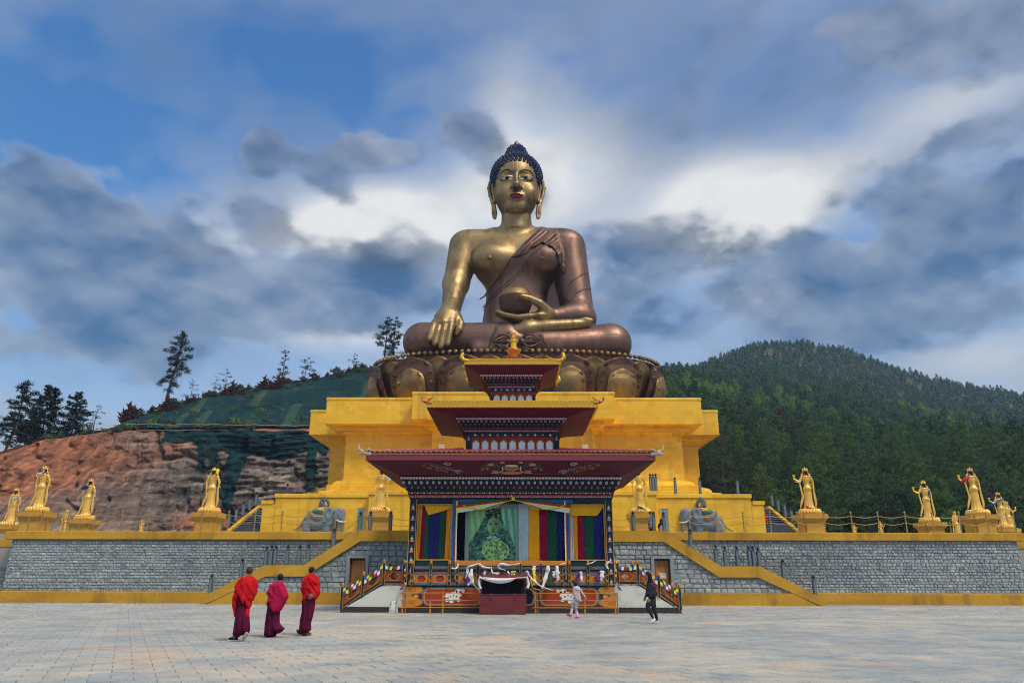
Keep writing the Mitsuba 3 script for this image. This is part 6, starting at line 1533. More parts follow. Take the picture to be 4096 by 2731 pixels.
def cliff_tone(p, n, uv):
    u = uv.x * 1000.0; v = uv.y * 4.0
    st = fbm(p.x * 0.10 + 3, (p.z * 1.0 - p.x * 0.16) * 0.9, p.y * 0.05, 4); g = fbm(p.x * 0.8, p.z * 1.1, p.y * 0.4, 4); f2 = fbm(p.x * 3.2, p.z * 3.0, 2.0, 3)
    comb = fbm((p.x + 0.25 * p.z) * 4.5, p.z * 0.5, 1.0, 2)
    grey = mix(C3(0.085, 0.072, 0.072), C3(0.27, 0.235, 0.22), dr.clip(0.2 + 1.5 * (st - 0.5) + 0.9 * (g - 0.4) + 0.35 * (f2 - 0.5), 0, 1))
    pale = smoothstep(0.60, 0.72, fbm(p.x * 0.22, (p.z - p.x * 0.16) * 1.7, 4.0, 4)); grey = mix(grey, C3(0.38, 0.33, 0.29), pale * 0.5)
    red = mix(C3(0.15, 0.068, 0.045), C3(0.38, 0.165, 0.095), dr.clip(0.25 + 1.3 * (g - 0.4) + 0.6 * (st - 0.5) + 0.4 * (comb - 0.5), 0, 1))
    nz = fbm(p.x * 0.09, p.z * 0.14, 7.0, 4)
    k = smoothstep(0.42, 0.80, v * 0.78 + 0.75 * (nz - 0.5) + dr.clip((230.0 - u) / 420.0, -0.7, 0.5) * 0.55 - 0.02)
    pocket = smoothstep(0.52, 0.62, fbm(p.x * 0.16 + 9, p.z * 0.09, 3.0, 3)) * smoothstep(0.46, 0.20, v) * smoothstep(380.0, 450.0, u)
    grey = mix(grey, C3(0.24, 0.145, 0.115), 0.55 * smoothstep(430.0, 120.0, u)); c = mix(grey, red, dr.clip(k, 0, 1)); c = mix(c, C3(0.50, 0.175, 0.085), pocket * 0.8)
    c = c * (0.45 + 0.85 * comb)
    c = mix(c, mix(C3(0.30, 0.105, 0.045), C3(0.10, 0.085, 0.04), smoothstep(0.42, 0.6, fbm(p.x * 0.5, p.y * 0.5, 3.0, 3))), smoothstep(1.7, 2.2, v))
    return c


bumpy('cliff_rock', proc(cliff_tone), lambda p, n, uv: fbm(p.x * 1.3, (p.z - p.x * 0.16) * 2.6, p.y * 1.0, 4) + 0.5 * fbm((p.x + 0.25 * p.z) * 5, p.z * 0.6, p.y, 2), 0.5, 0.9, eps=0.05)
ug = np.linspace(-330, 1300, 520); vg = np.r_[np.linspace(0, 1.1, 130), np.linspace(1.14, 2, 10), np.linspace(2.05, 3, 46), np.linspace(3.1, 4, 8)]
UU, VVV = np.meshgrid(ug, vg)
add('hillside', grid_mesh(hill(UU, VVV)), 'cliff_rock', kind='structure', smooth=True, uv=np.stack([UU.ravel() / 1000, VVV.ravel() / 4], 1))

# erosion netting, laid in strips
nt = thing('slope_netting', 'dark green netting laid in strips over the left slope, torn ends hanging down', 'netting')


def net_tone(a, b):
    def fn(p, n, uv):
        c = mix(C3(*a), C3(*b), dr.clip(1.6 * fbm(p.x * 0.5, p.y * 0.35, p.z * 0.5, 4) - 0.3, 0, 1)); return mix(c, C3(0.075, 0.062, 0.036), smoothstep(0.60, 0.76, fbm(p.x * 0.9, p.z * 1.3, p.y * 0.5, 4)) * 0.4)
    return proc(fn)


mat('net_dark', net_tone((0.004, 0.020, 0.026), (0.012, 0.042, 0.046)), 0.9, spec=0.03)
mat('net_green', net_tone((0.014, 0.040, 0.036), (0.040, 0.075, 0.055)), 0.9, spec=0.03)
rn = np.random.default_rng(3)
for half, (va, vb) in enumerate(((2.02, 2.5), (2.48, 3.02))):
    u = 235.0
    while u < 980:
        w = rn.uniform(18, 42); nu, nv = 12, 26; a = np.linspace(0, 1, nu); b = np.linspace(0, 1, nv); A_, B_ = np.meshgrid(a, b)
        vv = va + (vb - va) * B_; sh = 62 * (vv - 2.0); uu = u + w * A_ + sh - 25 * (1 - half)
        ok_ = np.interp(vv[:, 0], [2, 3], [0, 30])
        P = hill(uu, vv); P[..., 2] += 0.22 + 0.05 * half + 0.10 * np.sin(A_ * 3.14) + 0.06 * meshkit.noise(P * 1.3); P[..., 1] -= 0.25
        add('net_strip', grid_mesh(P), 'net_green' if w < 25 else 'net_dark', nt, smooth=True); u += w - 2


def a2f(P): return [((x / 1.68) * 0.57422, (1700 + y / 1.68) * 0.57422) for x, y in P]


TATTERS = [[(1065, 130), (1105, 60), (1080, 26), (2080, 30), (2215, 120), (2208, 185), (2130, 140), (1960, 190), (1810, 210), (1780, 180), (1690, 165), (1660, 205), (1560, 185), (1500, 140), (1420, 125), (1330, 115), (1290, 95), (1180, 112), (1110, 98)],
           [(1330, 100), (1425, 110), (1385, 215), (1397, 255), (1360, 263), (1325, 250), (1347, 180)], [(1420, 110), (1505, 135), (1465, 225), (1440, 232), (1420, 190)],
           [(1555, 170), (1695, 160), (1600, 350), (1583, 386), (1505, 386), (1530, 290)], [(1430, 222), (1456, 222), (1590, 460), (1572, 497), (1540, 470), (1470, 360)], [(1562, 380), (1592, 380), (1594, 545), (1577, 556), (1560, 545)], [(2090, 128), (2147, 132), (2130, 355), (2070, 360)]]
for k, pl in enumerate(TATTERS):
    g_ = Polygon(a2f(pl)).buffer(0)
    v2, f2 = trimesh.creation.triangulate_polygon(g_, engine='earcut'); v3, f3 = trimesh.remesh.subdivide_to_size(np.c_[v2, np.zeros(len(v2))], f2, 5.0, max_iter=14)
    m_ = trimesh.Trimesh(v3, f3); m_.merge_vertices(); q_ = np.array(m_.vertices)
    yb = 1225.0; yt = np.interp(q_[:, 0], UC, [1130, 1085, 1047, 1012, 992, 990, 988, 988, 990, 992, 995, 1000, 1000, 1010]); vv = np.clip((yb - q_[:, 1]) / (yb - yt), 0, 1.02)
    P = hill(q_[:, 0], vv); P[:, 1] -= 0.30 + 0.05 * k + 0.35 * (meshkit.noise(P * 0.7) - 0.2)
    add('torn_net', (P, np.array(m_.faces)), 'net_dark', nt, smooth=True, label=None)
uu = np.linspace(300, 960, 60); P = hill(uu, np.full(60, 1.9)); P[:, 2] += 0.5; P[:, 1] -= 1.5
P[:, 2] += 0.3 * (meshkit.noise(P * 0.8) - 0.5); add('edge_rope', tube(P, 0.035, 4), 'concrete', nt)

# ------------------------------------------------------------------ trees
mat('bark', proc(lambda p, n, uv: mix(C3(0.045, 0.030, 0.022), C3(0.13, 0.085, 0.06), fbm(p.x * 3, p.y * 3, p.z * 1.2, 3))), 0.9)
for n_, c_ in (('needles_dark', (0.048, 0.095, 0.048)), ('needles_blue', (0.072, 0.140, 0.070)), ('needles_mid', (0.100, 0.185, 0.060)), ('needles_fresh', (0.165, 0.280, 0.055)), ('needles_brown', (0.085, 0.045, 0.030)), ('needles_grey', (0.090, 0.088, 0.075)), ('needles_sky', (0.016, 0.030, 0.016))):
    scene[n_] = {'type': 'principledthin', 'base_color': {'type': 'rgb', 'value': list(c_)}, 'roughness': 0.9, 'diff_trans': 0.6, 'eta': 1.2}


def tufts(C, size, n, r, up=0.5, flat=0.6, wide=0.30):
    """n thin leaf blades about each point of C: a needle tuft"""
    N = len(C) * n; c = np.repeat(C, n, 0); s = np.repeat(np.broadcast_to(size, (len(C),)), n)[:, None]
    d = r.normal(0, 1, (N, 3)); d[:, 2] = d[:, 2] * flat + up; d /= np.linalg.norm(d, axis=1, keepdims=True); t = np.cross(d, r.normal(0, 1, (N, 3))); t /= np.linalg.norm(t, axis=1, keepdims=True)
    c = c + r.normal(0, 0.35, (N, 3)) * s
    v = np.stack([c - t * s * wide, c + t * s * wide, c + d * s * r.uniform(0.8, 1.4, (N, 1))], 1).reshape(-1, 3)
    return v, np.arange(N * 3).reshape(-1, 3)


def pine(h, r, tuft=1.75, per=7, bare=0.3, spread=0.22, droop=0.25, dens=1.0, lean=0.0, irregular=0.35, top=1.0, nb=None):
    """trunk and crown meshes of a mountain pine of height h"""
    n_ = 10; z = np.linspace(0, h, n_); bend = lean * (z / h) ** 1.3 * h * 0.12; wob = 0.012 * h * np.sin(z / h * 6 + r.uniform(0, 6))
    ax = np.stack([bend + wob, 0.5 * wob, z], 1); rad = np.linspace(0.020 * h, 0.003 * h, n_)
    wood = [tube(ax, rad, 6)]; C, S = [], []
    nb = nb or int(h * 3.6 * (1 - bare))
    for i in range(nb):
        t = bare + (1 - bare) * (i + r.uniform(0, 1)) / nb; zz = t * h; f = (1 - t) / max(1 - bare, 0.01)
        L = spread * h * (0.16 + 0.95 * f ** 0.75 * (1 - 0.35 * f ** 3)) * r.uniform(1 - irregular, 1 + irregular) * top
        if r.random() < 0.10 * irregular: continue
        a = i * 2.4 + r.uniform(-0.5, 0.5); o = np.array([np.interp(zz, z, ax[:, k]) for k in range(3)]); dirn = np.array([math.cos(a), math.sin(a), 0])
        k_ = np.linspace(0, 1, 5)[:, None]; rise = r.uniform(0.05, 0.25) * (1 - f)
        P = o + dirn * L * k_ + np.array([0, 0, 1.0]) * L * (rise * k_ - droop * f * k_ ** 2 + 0.12 * k_ ** 3)
        wood.append(tube(P, np.linspace(0.006 * h * (0.4 + f), 0.0015 * h, 5), 4, cap=False))
        m = max(int(dens * L * 5.5), 3)
        for q_ in r.uniform(0.30, 1.04, m):
            side = np.cross(dirn, [0, 0, 1]) * r.normal(0, 0.16) * L; C.append([np.interp(q_, k_[:, 0], P[:, j]) for j in range(3)] + side + np.array([0, 0, r.normal(0.05, 0.06) * L])); S.append(0.055 * h ** 0.72 * r.uniform(0.7, 1.3))
    C.append(ax[-1]); S.append(0.05 * h ** 0.7)
    return join(wood), tufts(np.array(C), np.array(S) * tuft, per, r, wide=0.30 if per < 9 else 0.16)


def tree_thing(name, label, base, h, r, m='needles_sky', group=None, **kw):
    w, c = pine(h, r, **kw); k = thing(name, label, 'tree', group); mv = lambda q_: (q_[0] + np.asarray(base, float), q_[1])
    add('trunk', mv(w), 'bark', k, smooth=50); add('crown', mv(c), m, k); return k


rt_ = np.random.default_rng(21)
TREES = [  # base, top, distance, look, label
    ((-62.532, 90, 15.572), 24.714, dict(lean=0.9, bare=0.22, spread=0.26, irregular=0.6, dens=1.5, nb=48), 'leaning sparse pine at the left edge of the photo above the red cliff'),
    ((-63.078, 97, 18.4), 25.842, dict(bare=0.04, spread=0.36, dens=2.8, nb=60, irregular=0.35), 'dense broad pine, second from the left on the red hilltop'),
    ((-63.75, 95, 17.142), 21.160, dict(bare=0.05, spread=0.42, dens=2.4, nb=36), 'low bushy pine at the foot of the second tree from the left'),
    ((-61.037, 100, 19.644), 25.716, dict(bare=0.03, spread=0.34, dens=2.8, lean=0.4, nb=56), 'dense dark pine, third tall tree from the left on the red hilltop'),
    ((-59.896, 103, 20.809), 24.713, dict(bare=0.15, spread=0.36, dens=0.9, lean=0.6), 'small sparse pine right of the dense ones on the red hilltop'),
    ((-57.771, 119, 27.942), 40.972, dict(lean=0.75, bare=0.30, spread=0.17, irregular=0.75, dens=1.0, droop=0.5, nb=44), 'tallest lone pine with a long bare trunk standing on the left ridge'),
    ((-55.268, 122, 29.362), 33.402, dict(bare=0.05, spread=0.45, dens=0.9), 'short spreading pine just right of the tallest lone pine'),
    ((-52.933, 126, 31.29), 34.923, dict(bare=0.05, spread=0.42, dens=0.9), 'lower of two pines side by side on the middle of the left ridge'),
    ((-51.617, 127, 31.842), 36.557, dict(bare=0.1, spread=0.42, dens=1.0), 'taller of two pines side by side on the middle of the left ridge'),
    ((-44.144, 135, 35.606), 42.480, dict(bare=0.12, spread=0.27, dens=1.1, irregular=0.6), 'slim layered pine on the left ridge, third group from the tallest pine'),
    ((-40.896, 138, 37.056), 41.789, dict(bare=0.40, spread=0.46, dens=1.3, lean=0.5, top=1.0), 'flat topped pine with drooping limbs on the left ridge'),
    ((-33.101, 145, 40.687), 44.946, dict(bare=0.1, spread=0.35, dens=1.0), 'small pine alone near the right end of the left ridge'),
    ((-27.367, 148, 43.377), 53.776, dict(bare=0.22, spread=0.24, dens=1.2, irregular=0.7), 'left one of the two tall pines beside the statue and its throne'),
    ((-25.843, 149, 44.23), 54.029, dict(bare=0.25, spread=0.24, dens=1.3, irregular=0.7), 'right one of the two tall pines beside the statue and its throne'),
]
for b, zt, kw, lab in TREES: tree_thing('pine_tree', lab, (b[0], b[1], b[2] - 0.4), (zt - b[2]) * 1.0 + 0.4, rt_, **{**kw, 'tuft': 0.95, 'per': 12, 'dens': kw.get('dens', 1) * 1.15, 'droop': kw.get('droop', 0.3)})


def bush(r, h, n=26, brown=False):
    C = r.normal(0, 1, (n, 3)); C /= np.linalg.norm(C, axis=1, keepdims=True); C *= r.uniform(0.2, 1, (n, 1)) ** 0.5; C[:, 2] = np.abs(C[:, 2]) * (1.3 if brown else 0.9); C[:, :2] *= (1 - 0.45 * C[:, 2:3]) * (0.55 if brown else 0.8)
    return tufts(C * h * 0.62, h * 0.34, 6, r)


BV = [mikit.ply(bush(rt_, 1.0, brown=b), m) for m, b in (('needles_dark', 0), ('needles_mid', 0), ('needles_brown', 1), ('needles_grey', 1), ('needles_blue', 0))]
for i in range(46):
    u = 270 + 680 * (i + rt_.uniform(0, 1)) / 46; P = hill(np.array([u]), np.array([rt_.uniform(2.9, 3.04)]))[0]; h = rt_.uniform(0.9, 3.0); k = int(rt_.choice([2, 2, 0, 3]))
    add('ridge_shrub', BV[k], None, to=T().translate(P.tolist()).scale([h * 0.9, h * 0.9, h]), label='small dark or rust brown shrub on the crest of the netted left slope', cat='shrub', group='shrubs on the crest of the left slope')
for i in range(70):
    u = rt_.uniform(280, 940); v = rt_.choice([rt_.uniform(2.0, 2.12), rt_.uniform(2.1, 2.95)]); P = hill(np.array([u]), np.array([v]))[0]; h = rt_.uniform(0.7, 1.7)
    add('slope_shrub', BV[int(rt_.choice([0, 1, 1, 3, 4]))], None, to=T().translate(P.tolist()).scale(h), label='small green shrub growing through the dark netting on the left slope', cat='shrub', group='shrubs on the netted slope')
for i in range(16):
    u = rt_.uniform(60, 300); P = hill(np.array([u]), np.array([rt_.uniform(1.05, 1.9)]))[0]; h = rt_.uniform(0.5, 1.1)
    add('cliff_shrub', BV[int(rt_.choice([0, 1, 3]))], None, to=T().translate(P.tolist()).scale(h), label='low shrub on the bare red earth at the top of the cliff', cat='shrub', group='shrubs on the red cliff top')

# ------------------------------------------------------------------ right: wooded mountain
MX = np.array([1380, 1550, 1650, 1750, 1850, 1950, 2050, 2150, 2250, 2352, 2500, 2750], float)
ROWS = [[(8.414, 74, 5.203), (15.585, 74, 5.216), (19.798, 74, 5.223), (24.008, 74, 5.231), (28.215, 74, 5.238), (32.417, 74, 5.246), (36.617, 74, 5.254), (40.812, 74, 5.261), (45.005, 74, 5.269), (49.277, 74, 5.276), (55.47, 74, 5.288), (65.913, 74, 5.306)], [(10.907, 95, 12.221), (20.259, 95, 11.689), (25.676, 95, 10.613), (31.077, 95, 9.815), (36.509, 95, 9.555), (41.904, 95, 9.136), (47.329, 95, 9.038), (52.764, 95, 9.046), (58.194, 95, 9.055), (63.728, 95, 9.064), (71.688, 95, 8.811), (85.203, 95, 8.833)],
        [(15.083, 130, 24.513), (28.082, 130, 22.977), (35.562, 130, 20.686), (43.031, 130, 19.176), (50.512, 130, 18.279), (57.945, 130, 17.312), (65.429, 130, 16.948), (72.893, 130, 16.584), (80.409, 130, 16.594), (88.067, 130, 16.604), (99.082, 130, 16.247), (117.785, 130, 16.272)], [(22.159, 190, 43.136), (41.471, 190, 41.986), (52.51, 190, 37.962), (63.57, 190, 35.691), (74.582, 190, 33.777), (85.502, 190, 31.764), (96.446, 190, 30.434), (107.409, 190, 29.555), (118.458, 190, 29.345), (129.687, 190, 29.024), (145.925, 190, 28.489), (173.501, 190, 28.52)],
        [(32.755, 280, 70.596), (61.505, 280, 69.736), (78.057, 280, 65.414), (94.651, 280, 63.188), (111.071, 280, 60.293), (127.239, 280, 56.404), (143.286, 280, 52.718), (159.476, 280, 50.727), (175.771, 280, 49.743), (192.311, 280, 48.597), (216.41, 280, 47.792), (257.334, 280, 47.831)], [(44.548, 380, 101.661), (83.866, 380, 102.148), (106.761, 380, 99.767), (129.456, 380, 96.45), (151.904, 380, 92.211), (174.059, 380, 87.071), (196.019, 380, 81.976), (218.02, 380, 78.303), (240.048, 380, 75.568), (262.505, 380, 73.303), (295.148, 380, 71.057), (350.984, 380, 71.102)],
        [(55.016, 470, 125.36), (103.723, 470, 127.145), (132.4, 470, 128.336), (160.858, 470, 127.156), (189.039, 470, 124.21), (216.695, 470, 118.347), (243.992, 470, 111.663), (271.038, 470, 105.041), (298.319, 470, 101.046), (326.231, 470, 98.212), (366.278, 470, 93.137), (434.805, 470, 90.37)], [(75.952, 650, 172.758), (143.312, 650, 175.227), (183.853, 650, 187.583), (225.103, 650, 202.999), (265.197, 650, 204.252), (303.658, 650, 193.391), (341.465, 650, 181), (378.961, 650, 169.568), (416.648, 650, 161.484), (454.805, 650, 153.466), (509.162, 650, 139.979), (601.731, 650, 126.314)]]
MR = np.array(ROWS); lastr = MR[-1].copy(); lastr[:, 1] += 160; lastr[:, 2] -= 40; MR = np.vstack([MR, lastr[None]]); MR[0, :, 2] = 2.6


def slope(u, v):
    u = np.asarray(u, float); v = np.asarray(v, float); sh = u.shape; u, v = u.ravel(), np.clip(v.ravel(), 0, len(MR) - 1.001); i = v.astype(int); t = (v - i)[:, None]
    R = np.array([np.stack([np.interp(u, MX, MR[k, :, a]) for a in range(3)], 1) for k in range(len(MR))]); n = np.arange(len(u)); P = R[i, n] * (1 - t) + R[i + 1, n] * t
    P[:, 2] += (meshkit.fbm(P * np.array([0.02, 0.02, 0]) + 3, 4, 5) - 0.5) * np.clip((v - 0.6) * 4, 0, 1) * np.clip(v * 1.6, 1, 9); return P.reshape(sh + (3,))


mat('forest_floor', proc(lambda p, n, uv: mix(C3(0.030, 0.038, 0.022), C3(0.065, 0.066, 0.048), smoothstep(0.35, 0.75, fbm(p.x * 0.06, p.y * 0.06, 2.0, 4)))), 0.95)
U2, V2 = np.meshgrid(np.linspace(1380, 2750, 110), np.linspace(0, 8, 90)); add('mountain', grid_mesh(slope(U2, V2)), 'forest_floor', kind='structure', smooth=True)
PV = []
rv = np.random.default_rng(77)
for m_, kw in (('needles_blue', dict(bare=0.06, spread=0.27, dens=1.25, irregular=0.4, nb=34)), ('needles_mid', dict(bare=0.05, spread=0.30, dens=1.2, irregular=0.35, nb=32)), ('needles_dark', dict(bare=0.12, spread=0.24, dens=1.2, irregular=0.5, nb=32)), ('needles_blue', dict(bare=0.10, spread=0.33, dens=1.1, irregular=0.5, nb=30)), ('needles_fresh', dict(bare=0.02, spread=0.36, dens=1.2, irregular=0.4, nb=28)), ('needles_brown', dict(bare=0.1, spread=0.28, dens=0.8, irregular=0.5, nb=26)), ('needles_grey', dict(bare=0.2, spread=0.22, dens=0.5, irregular=0.6, nb=26))):
    w, c = pine(10.0, rv, droop=0.18, tuft=1.15, per=10, **kw); PV.append((f'pine_kind_{len(PV)}', m_))
    scene[PV[-1][0]] = {'type': 'shapegroup', 'trunk': mikit.ply(w, 'bark'), 'crown': mikit.ply(c, m_)}
FV = []
for m_ in ('needles_blue', 'needles_dark', 'needles_mid', 'needles_fresh', 'needles_grey'):
    n_ = 84; zc = rv.uniform(0.05, 1, n_) ** 0.8; rr_ = (1 - zc) * 0.30 + 0.03; a = rv.uniform(0, 6.28, n_); C = np.stack([rr_ * np.cos(a), rr_ * np.sin(a), zc], 1) * 10
    scene[f'far_pine_{len(FV)}'] = {'type': 'shapegroup', 'crown': mikit.ply(tufts(C, 1.25 * (1.1 - 0.5 * zc), 5, rv, wide=0.26), m_)}; FV.append(f'far_pine_{len(FV)}')
cand = []
for k in range(13000):
    u = rv.uniform(1400, 2480); v = 0.12 + 6.95 * rv.random() ** 0.80
    cand.append((u, v))
cand = np.array(cand); CP = slope(cand[:, 0], cand[:, 1]); keep = np.ones(len(CP), bool)
ordk = np.argsort(cand[:, 1])
# thin out so that near trees keep a crown's distance
cells = {}
for i in ordk:
    x, y = CP[i, :2]; d = 3.0 if cand[i, 1] < 1.2 else (3.4 if cand[i, 1] < 3 else 3.9); c = (int(x // d), int(y // d), int(d * 10))
    if c in cells or (abs(x) < 26 and y < 104): keep[i] = False
    else: cells[c] = 1
near = 0
clear = meshkit.fbm(CP * np.array([0.018, 0.018, 0]) + 11, 3, 44)
for i in ordk:
    if not keep[i]: continue
    u, v = cand[i]; x, y, z = CP[i]; far = v > 2.6
    bare_ = (u < 1760 and 4.2 < v < 5.6 and clear[i] > 0.45)
    if bare_ and rv.random() < 0.75: continue
    if u < 1720 and v < 1.25 and rv.random() < 0.35: continue
    h = rv.uniform(6.0, 10.0) * (1.0 if v < 3 else (0.86 if v < 5 else 0.72)); rz = rv.uniform(0, 360)
    fresh = meshkit.noise(np.array([[x * 0.03, y * 0.03, 1.0]]))[0] > 0.68
    if near < 300 and u < 2400:
        if u < 1735 and v < 1.3: kind = int(rv.choice([5, 6, 2, 0]))
        else: kind = 4 if (fresh and rv.random() < 0.6) else int(rv.choice([0, 1, 2, 3, 1, 6], p=[0.27, 0.2, 0.2, 0.2, 0.1, 0.03]))
        near += 1; k = key_of('forest_pine'); lab_ = {4: 'fresh light green', 5: 'scorched rust brown', 6: 'bare grey'}.get(kind, 'dark green')
        scene[k] = {'type': 'instance', 'group': {'type': 'ref', 'id': PV[kind][0]}, 'to_world': T().translate([x, y, z - 0.3]).rotate([0, 0, 1], rz).scale([h / 10, h / 10, h / 10 * rv.uniform(0.85, 1.15)])}
        note(k, f'{lab_} pine among the nearest trees of the right mountainside', 'tree', f'{lab_} pines of the near mountainside')
    else:
        kind = 3 if (fresh and v < 5 and rv.random() < 0.5) else int(rv.choice([0, 1, 2, 4], p=[0.5, 0.33, 0.12, 0.05]))
        k = f'forest__{used.setdefault("forest_n", 0) + 1:04d}'; used['forest_n'] += 1
        scene[k] = {'type': 'instance', 'group': {'type': 'ref', 'id': FV[kind]}, 'to_world': T().translate([x, y, z - 0.3]).rotate([0, 0, 1], rz).scale([h / 10, h / 10, h / 10 * rv.uniform(0.8, 1.2)])}
note('forest', 'pine forest covering the upper mountainside on the right', 'forest', kind='stuff')
# dead bare trunks on the far left shoulder of the mountain
for i in range(26):
    u = 1590 + 150 * i / 26 + rv.uniform(-3, 3); P = slope(np.array([u]), np.array([6.95]))[0]; h = rv.uniform(7, 12)
    k = thing('dead_tree', 'bare dead trunk on the left shoulder of the wooded summit', 'tree', 'dead trees on the summit shoulder')
    w, _ = pine(h, rv, bare=0.3, spread=0.12, dens=0.1, nb=9); add('trunk', (w[0] + P - [0, 0, 0.5], w[1]), 'bark', k)

# ------------------------------------------------------------------ terrace fence, small gilded statues, elephants
mat('statue_gold', proc(lambda p, n, uv: mix(C3(0.92, 0.64, 0.17), C3(0.74, 0.44, 0.08), fbm(p.x * 2.2, p.y * 2.2, p.z * 3.0, 3))), 0.40, 0.45)
mat('statue_hair', (0.02, 0.016, 0.014), 0.5)
mat('pedestal_stone', proc(lambda p, n, uv: mix(C3(0.40, 0.23, 0.035), C3(0.56, 0.34, 0.07), fbm(p.x * 2, p.y * 2, p.z * 2.5, 4))), 0.7)
post_m = mikit.ply(join([lathe([(0.038, 0), (0.038, 1.18), (0.032, 1.19)], 8), ]), 'brass', smooth=50)
cap_m = mikit.ply(lathe([(0.034, 1.18), (0.07, 1.2), (0.07, 1.24), (0.03, 1.27), (0.012, 1.31), (0.001, 1.32)], 8), 'brass', smooth=40)
for side, sgn in (('left', -1), ('right', 1)):
    tops = []; xs = [sgn * (x) for x in np.arange(10.9, 31.0, 1.655)]
    ck = thing('fence_chain', f'double brass chain sagging between the posts along the {side} terrace edge', 'chain')
    for i, x in enumerate(xs):
        k = thing('fence_post', f'{ORD[i]} slim brass post outwards from the stair on the {side} terrace edge', 'fence post', 'brass posts along the terrace edge')
        to = T().translate([x, WY + 0.1, 4.11]); add('shaft', post_m, None, k, to=to); add('cap', cap_m, None, k, to=to); tops.append(np.array([x, WY + 0.1, 4.11]))
    for a, b in zip(tops[:-1], tops[1:]):
        for h, sg_ in ((1.02, 0.12), (0.62, 0.14)): chain_between(ck, a + [0, 0, h], b + [0, 0, h], sg_, 0.017, 'brass')
    for i in range(4):
        x, y = sgn * 31.0, WY + 1.8 + i * 1.9; k = thing('fence_post', f'{ORD[i]} slim brass post behind the corner of the {side} terrace fence', 'fence post', 'brass posts along the terrace edge'); to = T().translate([x, y, 3.98]); add('shaft', post_m, None, k, to=to); add('cap', cap_m, None, k, to=to)


def pillow(p, poly, thick, y0=0.0, w=None, x=0, z=2):
    """solid whose outline in (x, z) is the polygon and whose depth swells to +-thick"""
    s = poly_sd(p[:, x], p[:, z], poly); w = w or thick; t = np.sqrt(np.clip(-s / w, 0, 1) * (2 - np.clip(-s / w, 0, 1))) * thick
    y = p[:, 1] - y0; return np.where(s > 0, np.sqrt(s * s + np.maximum(np.abs(y), 0) ** 2), np.maximum(s * 0.8, (np.abs(y) - t) * 0.7))


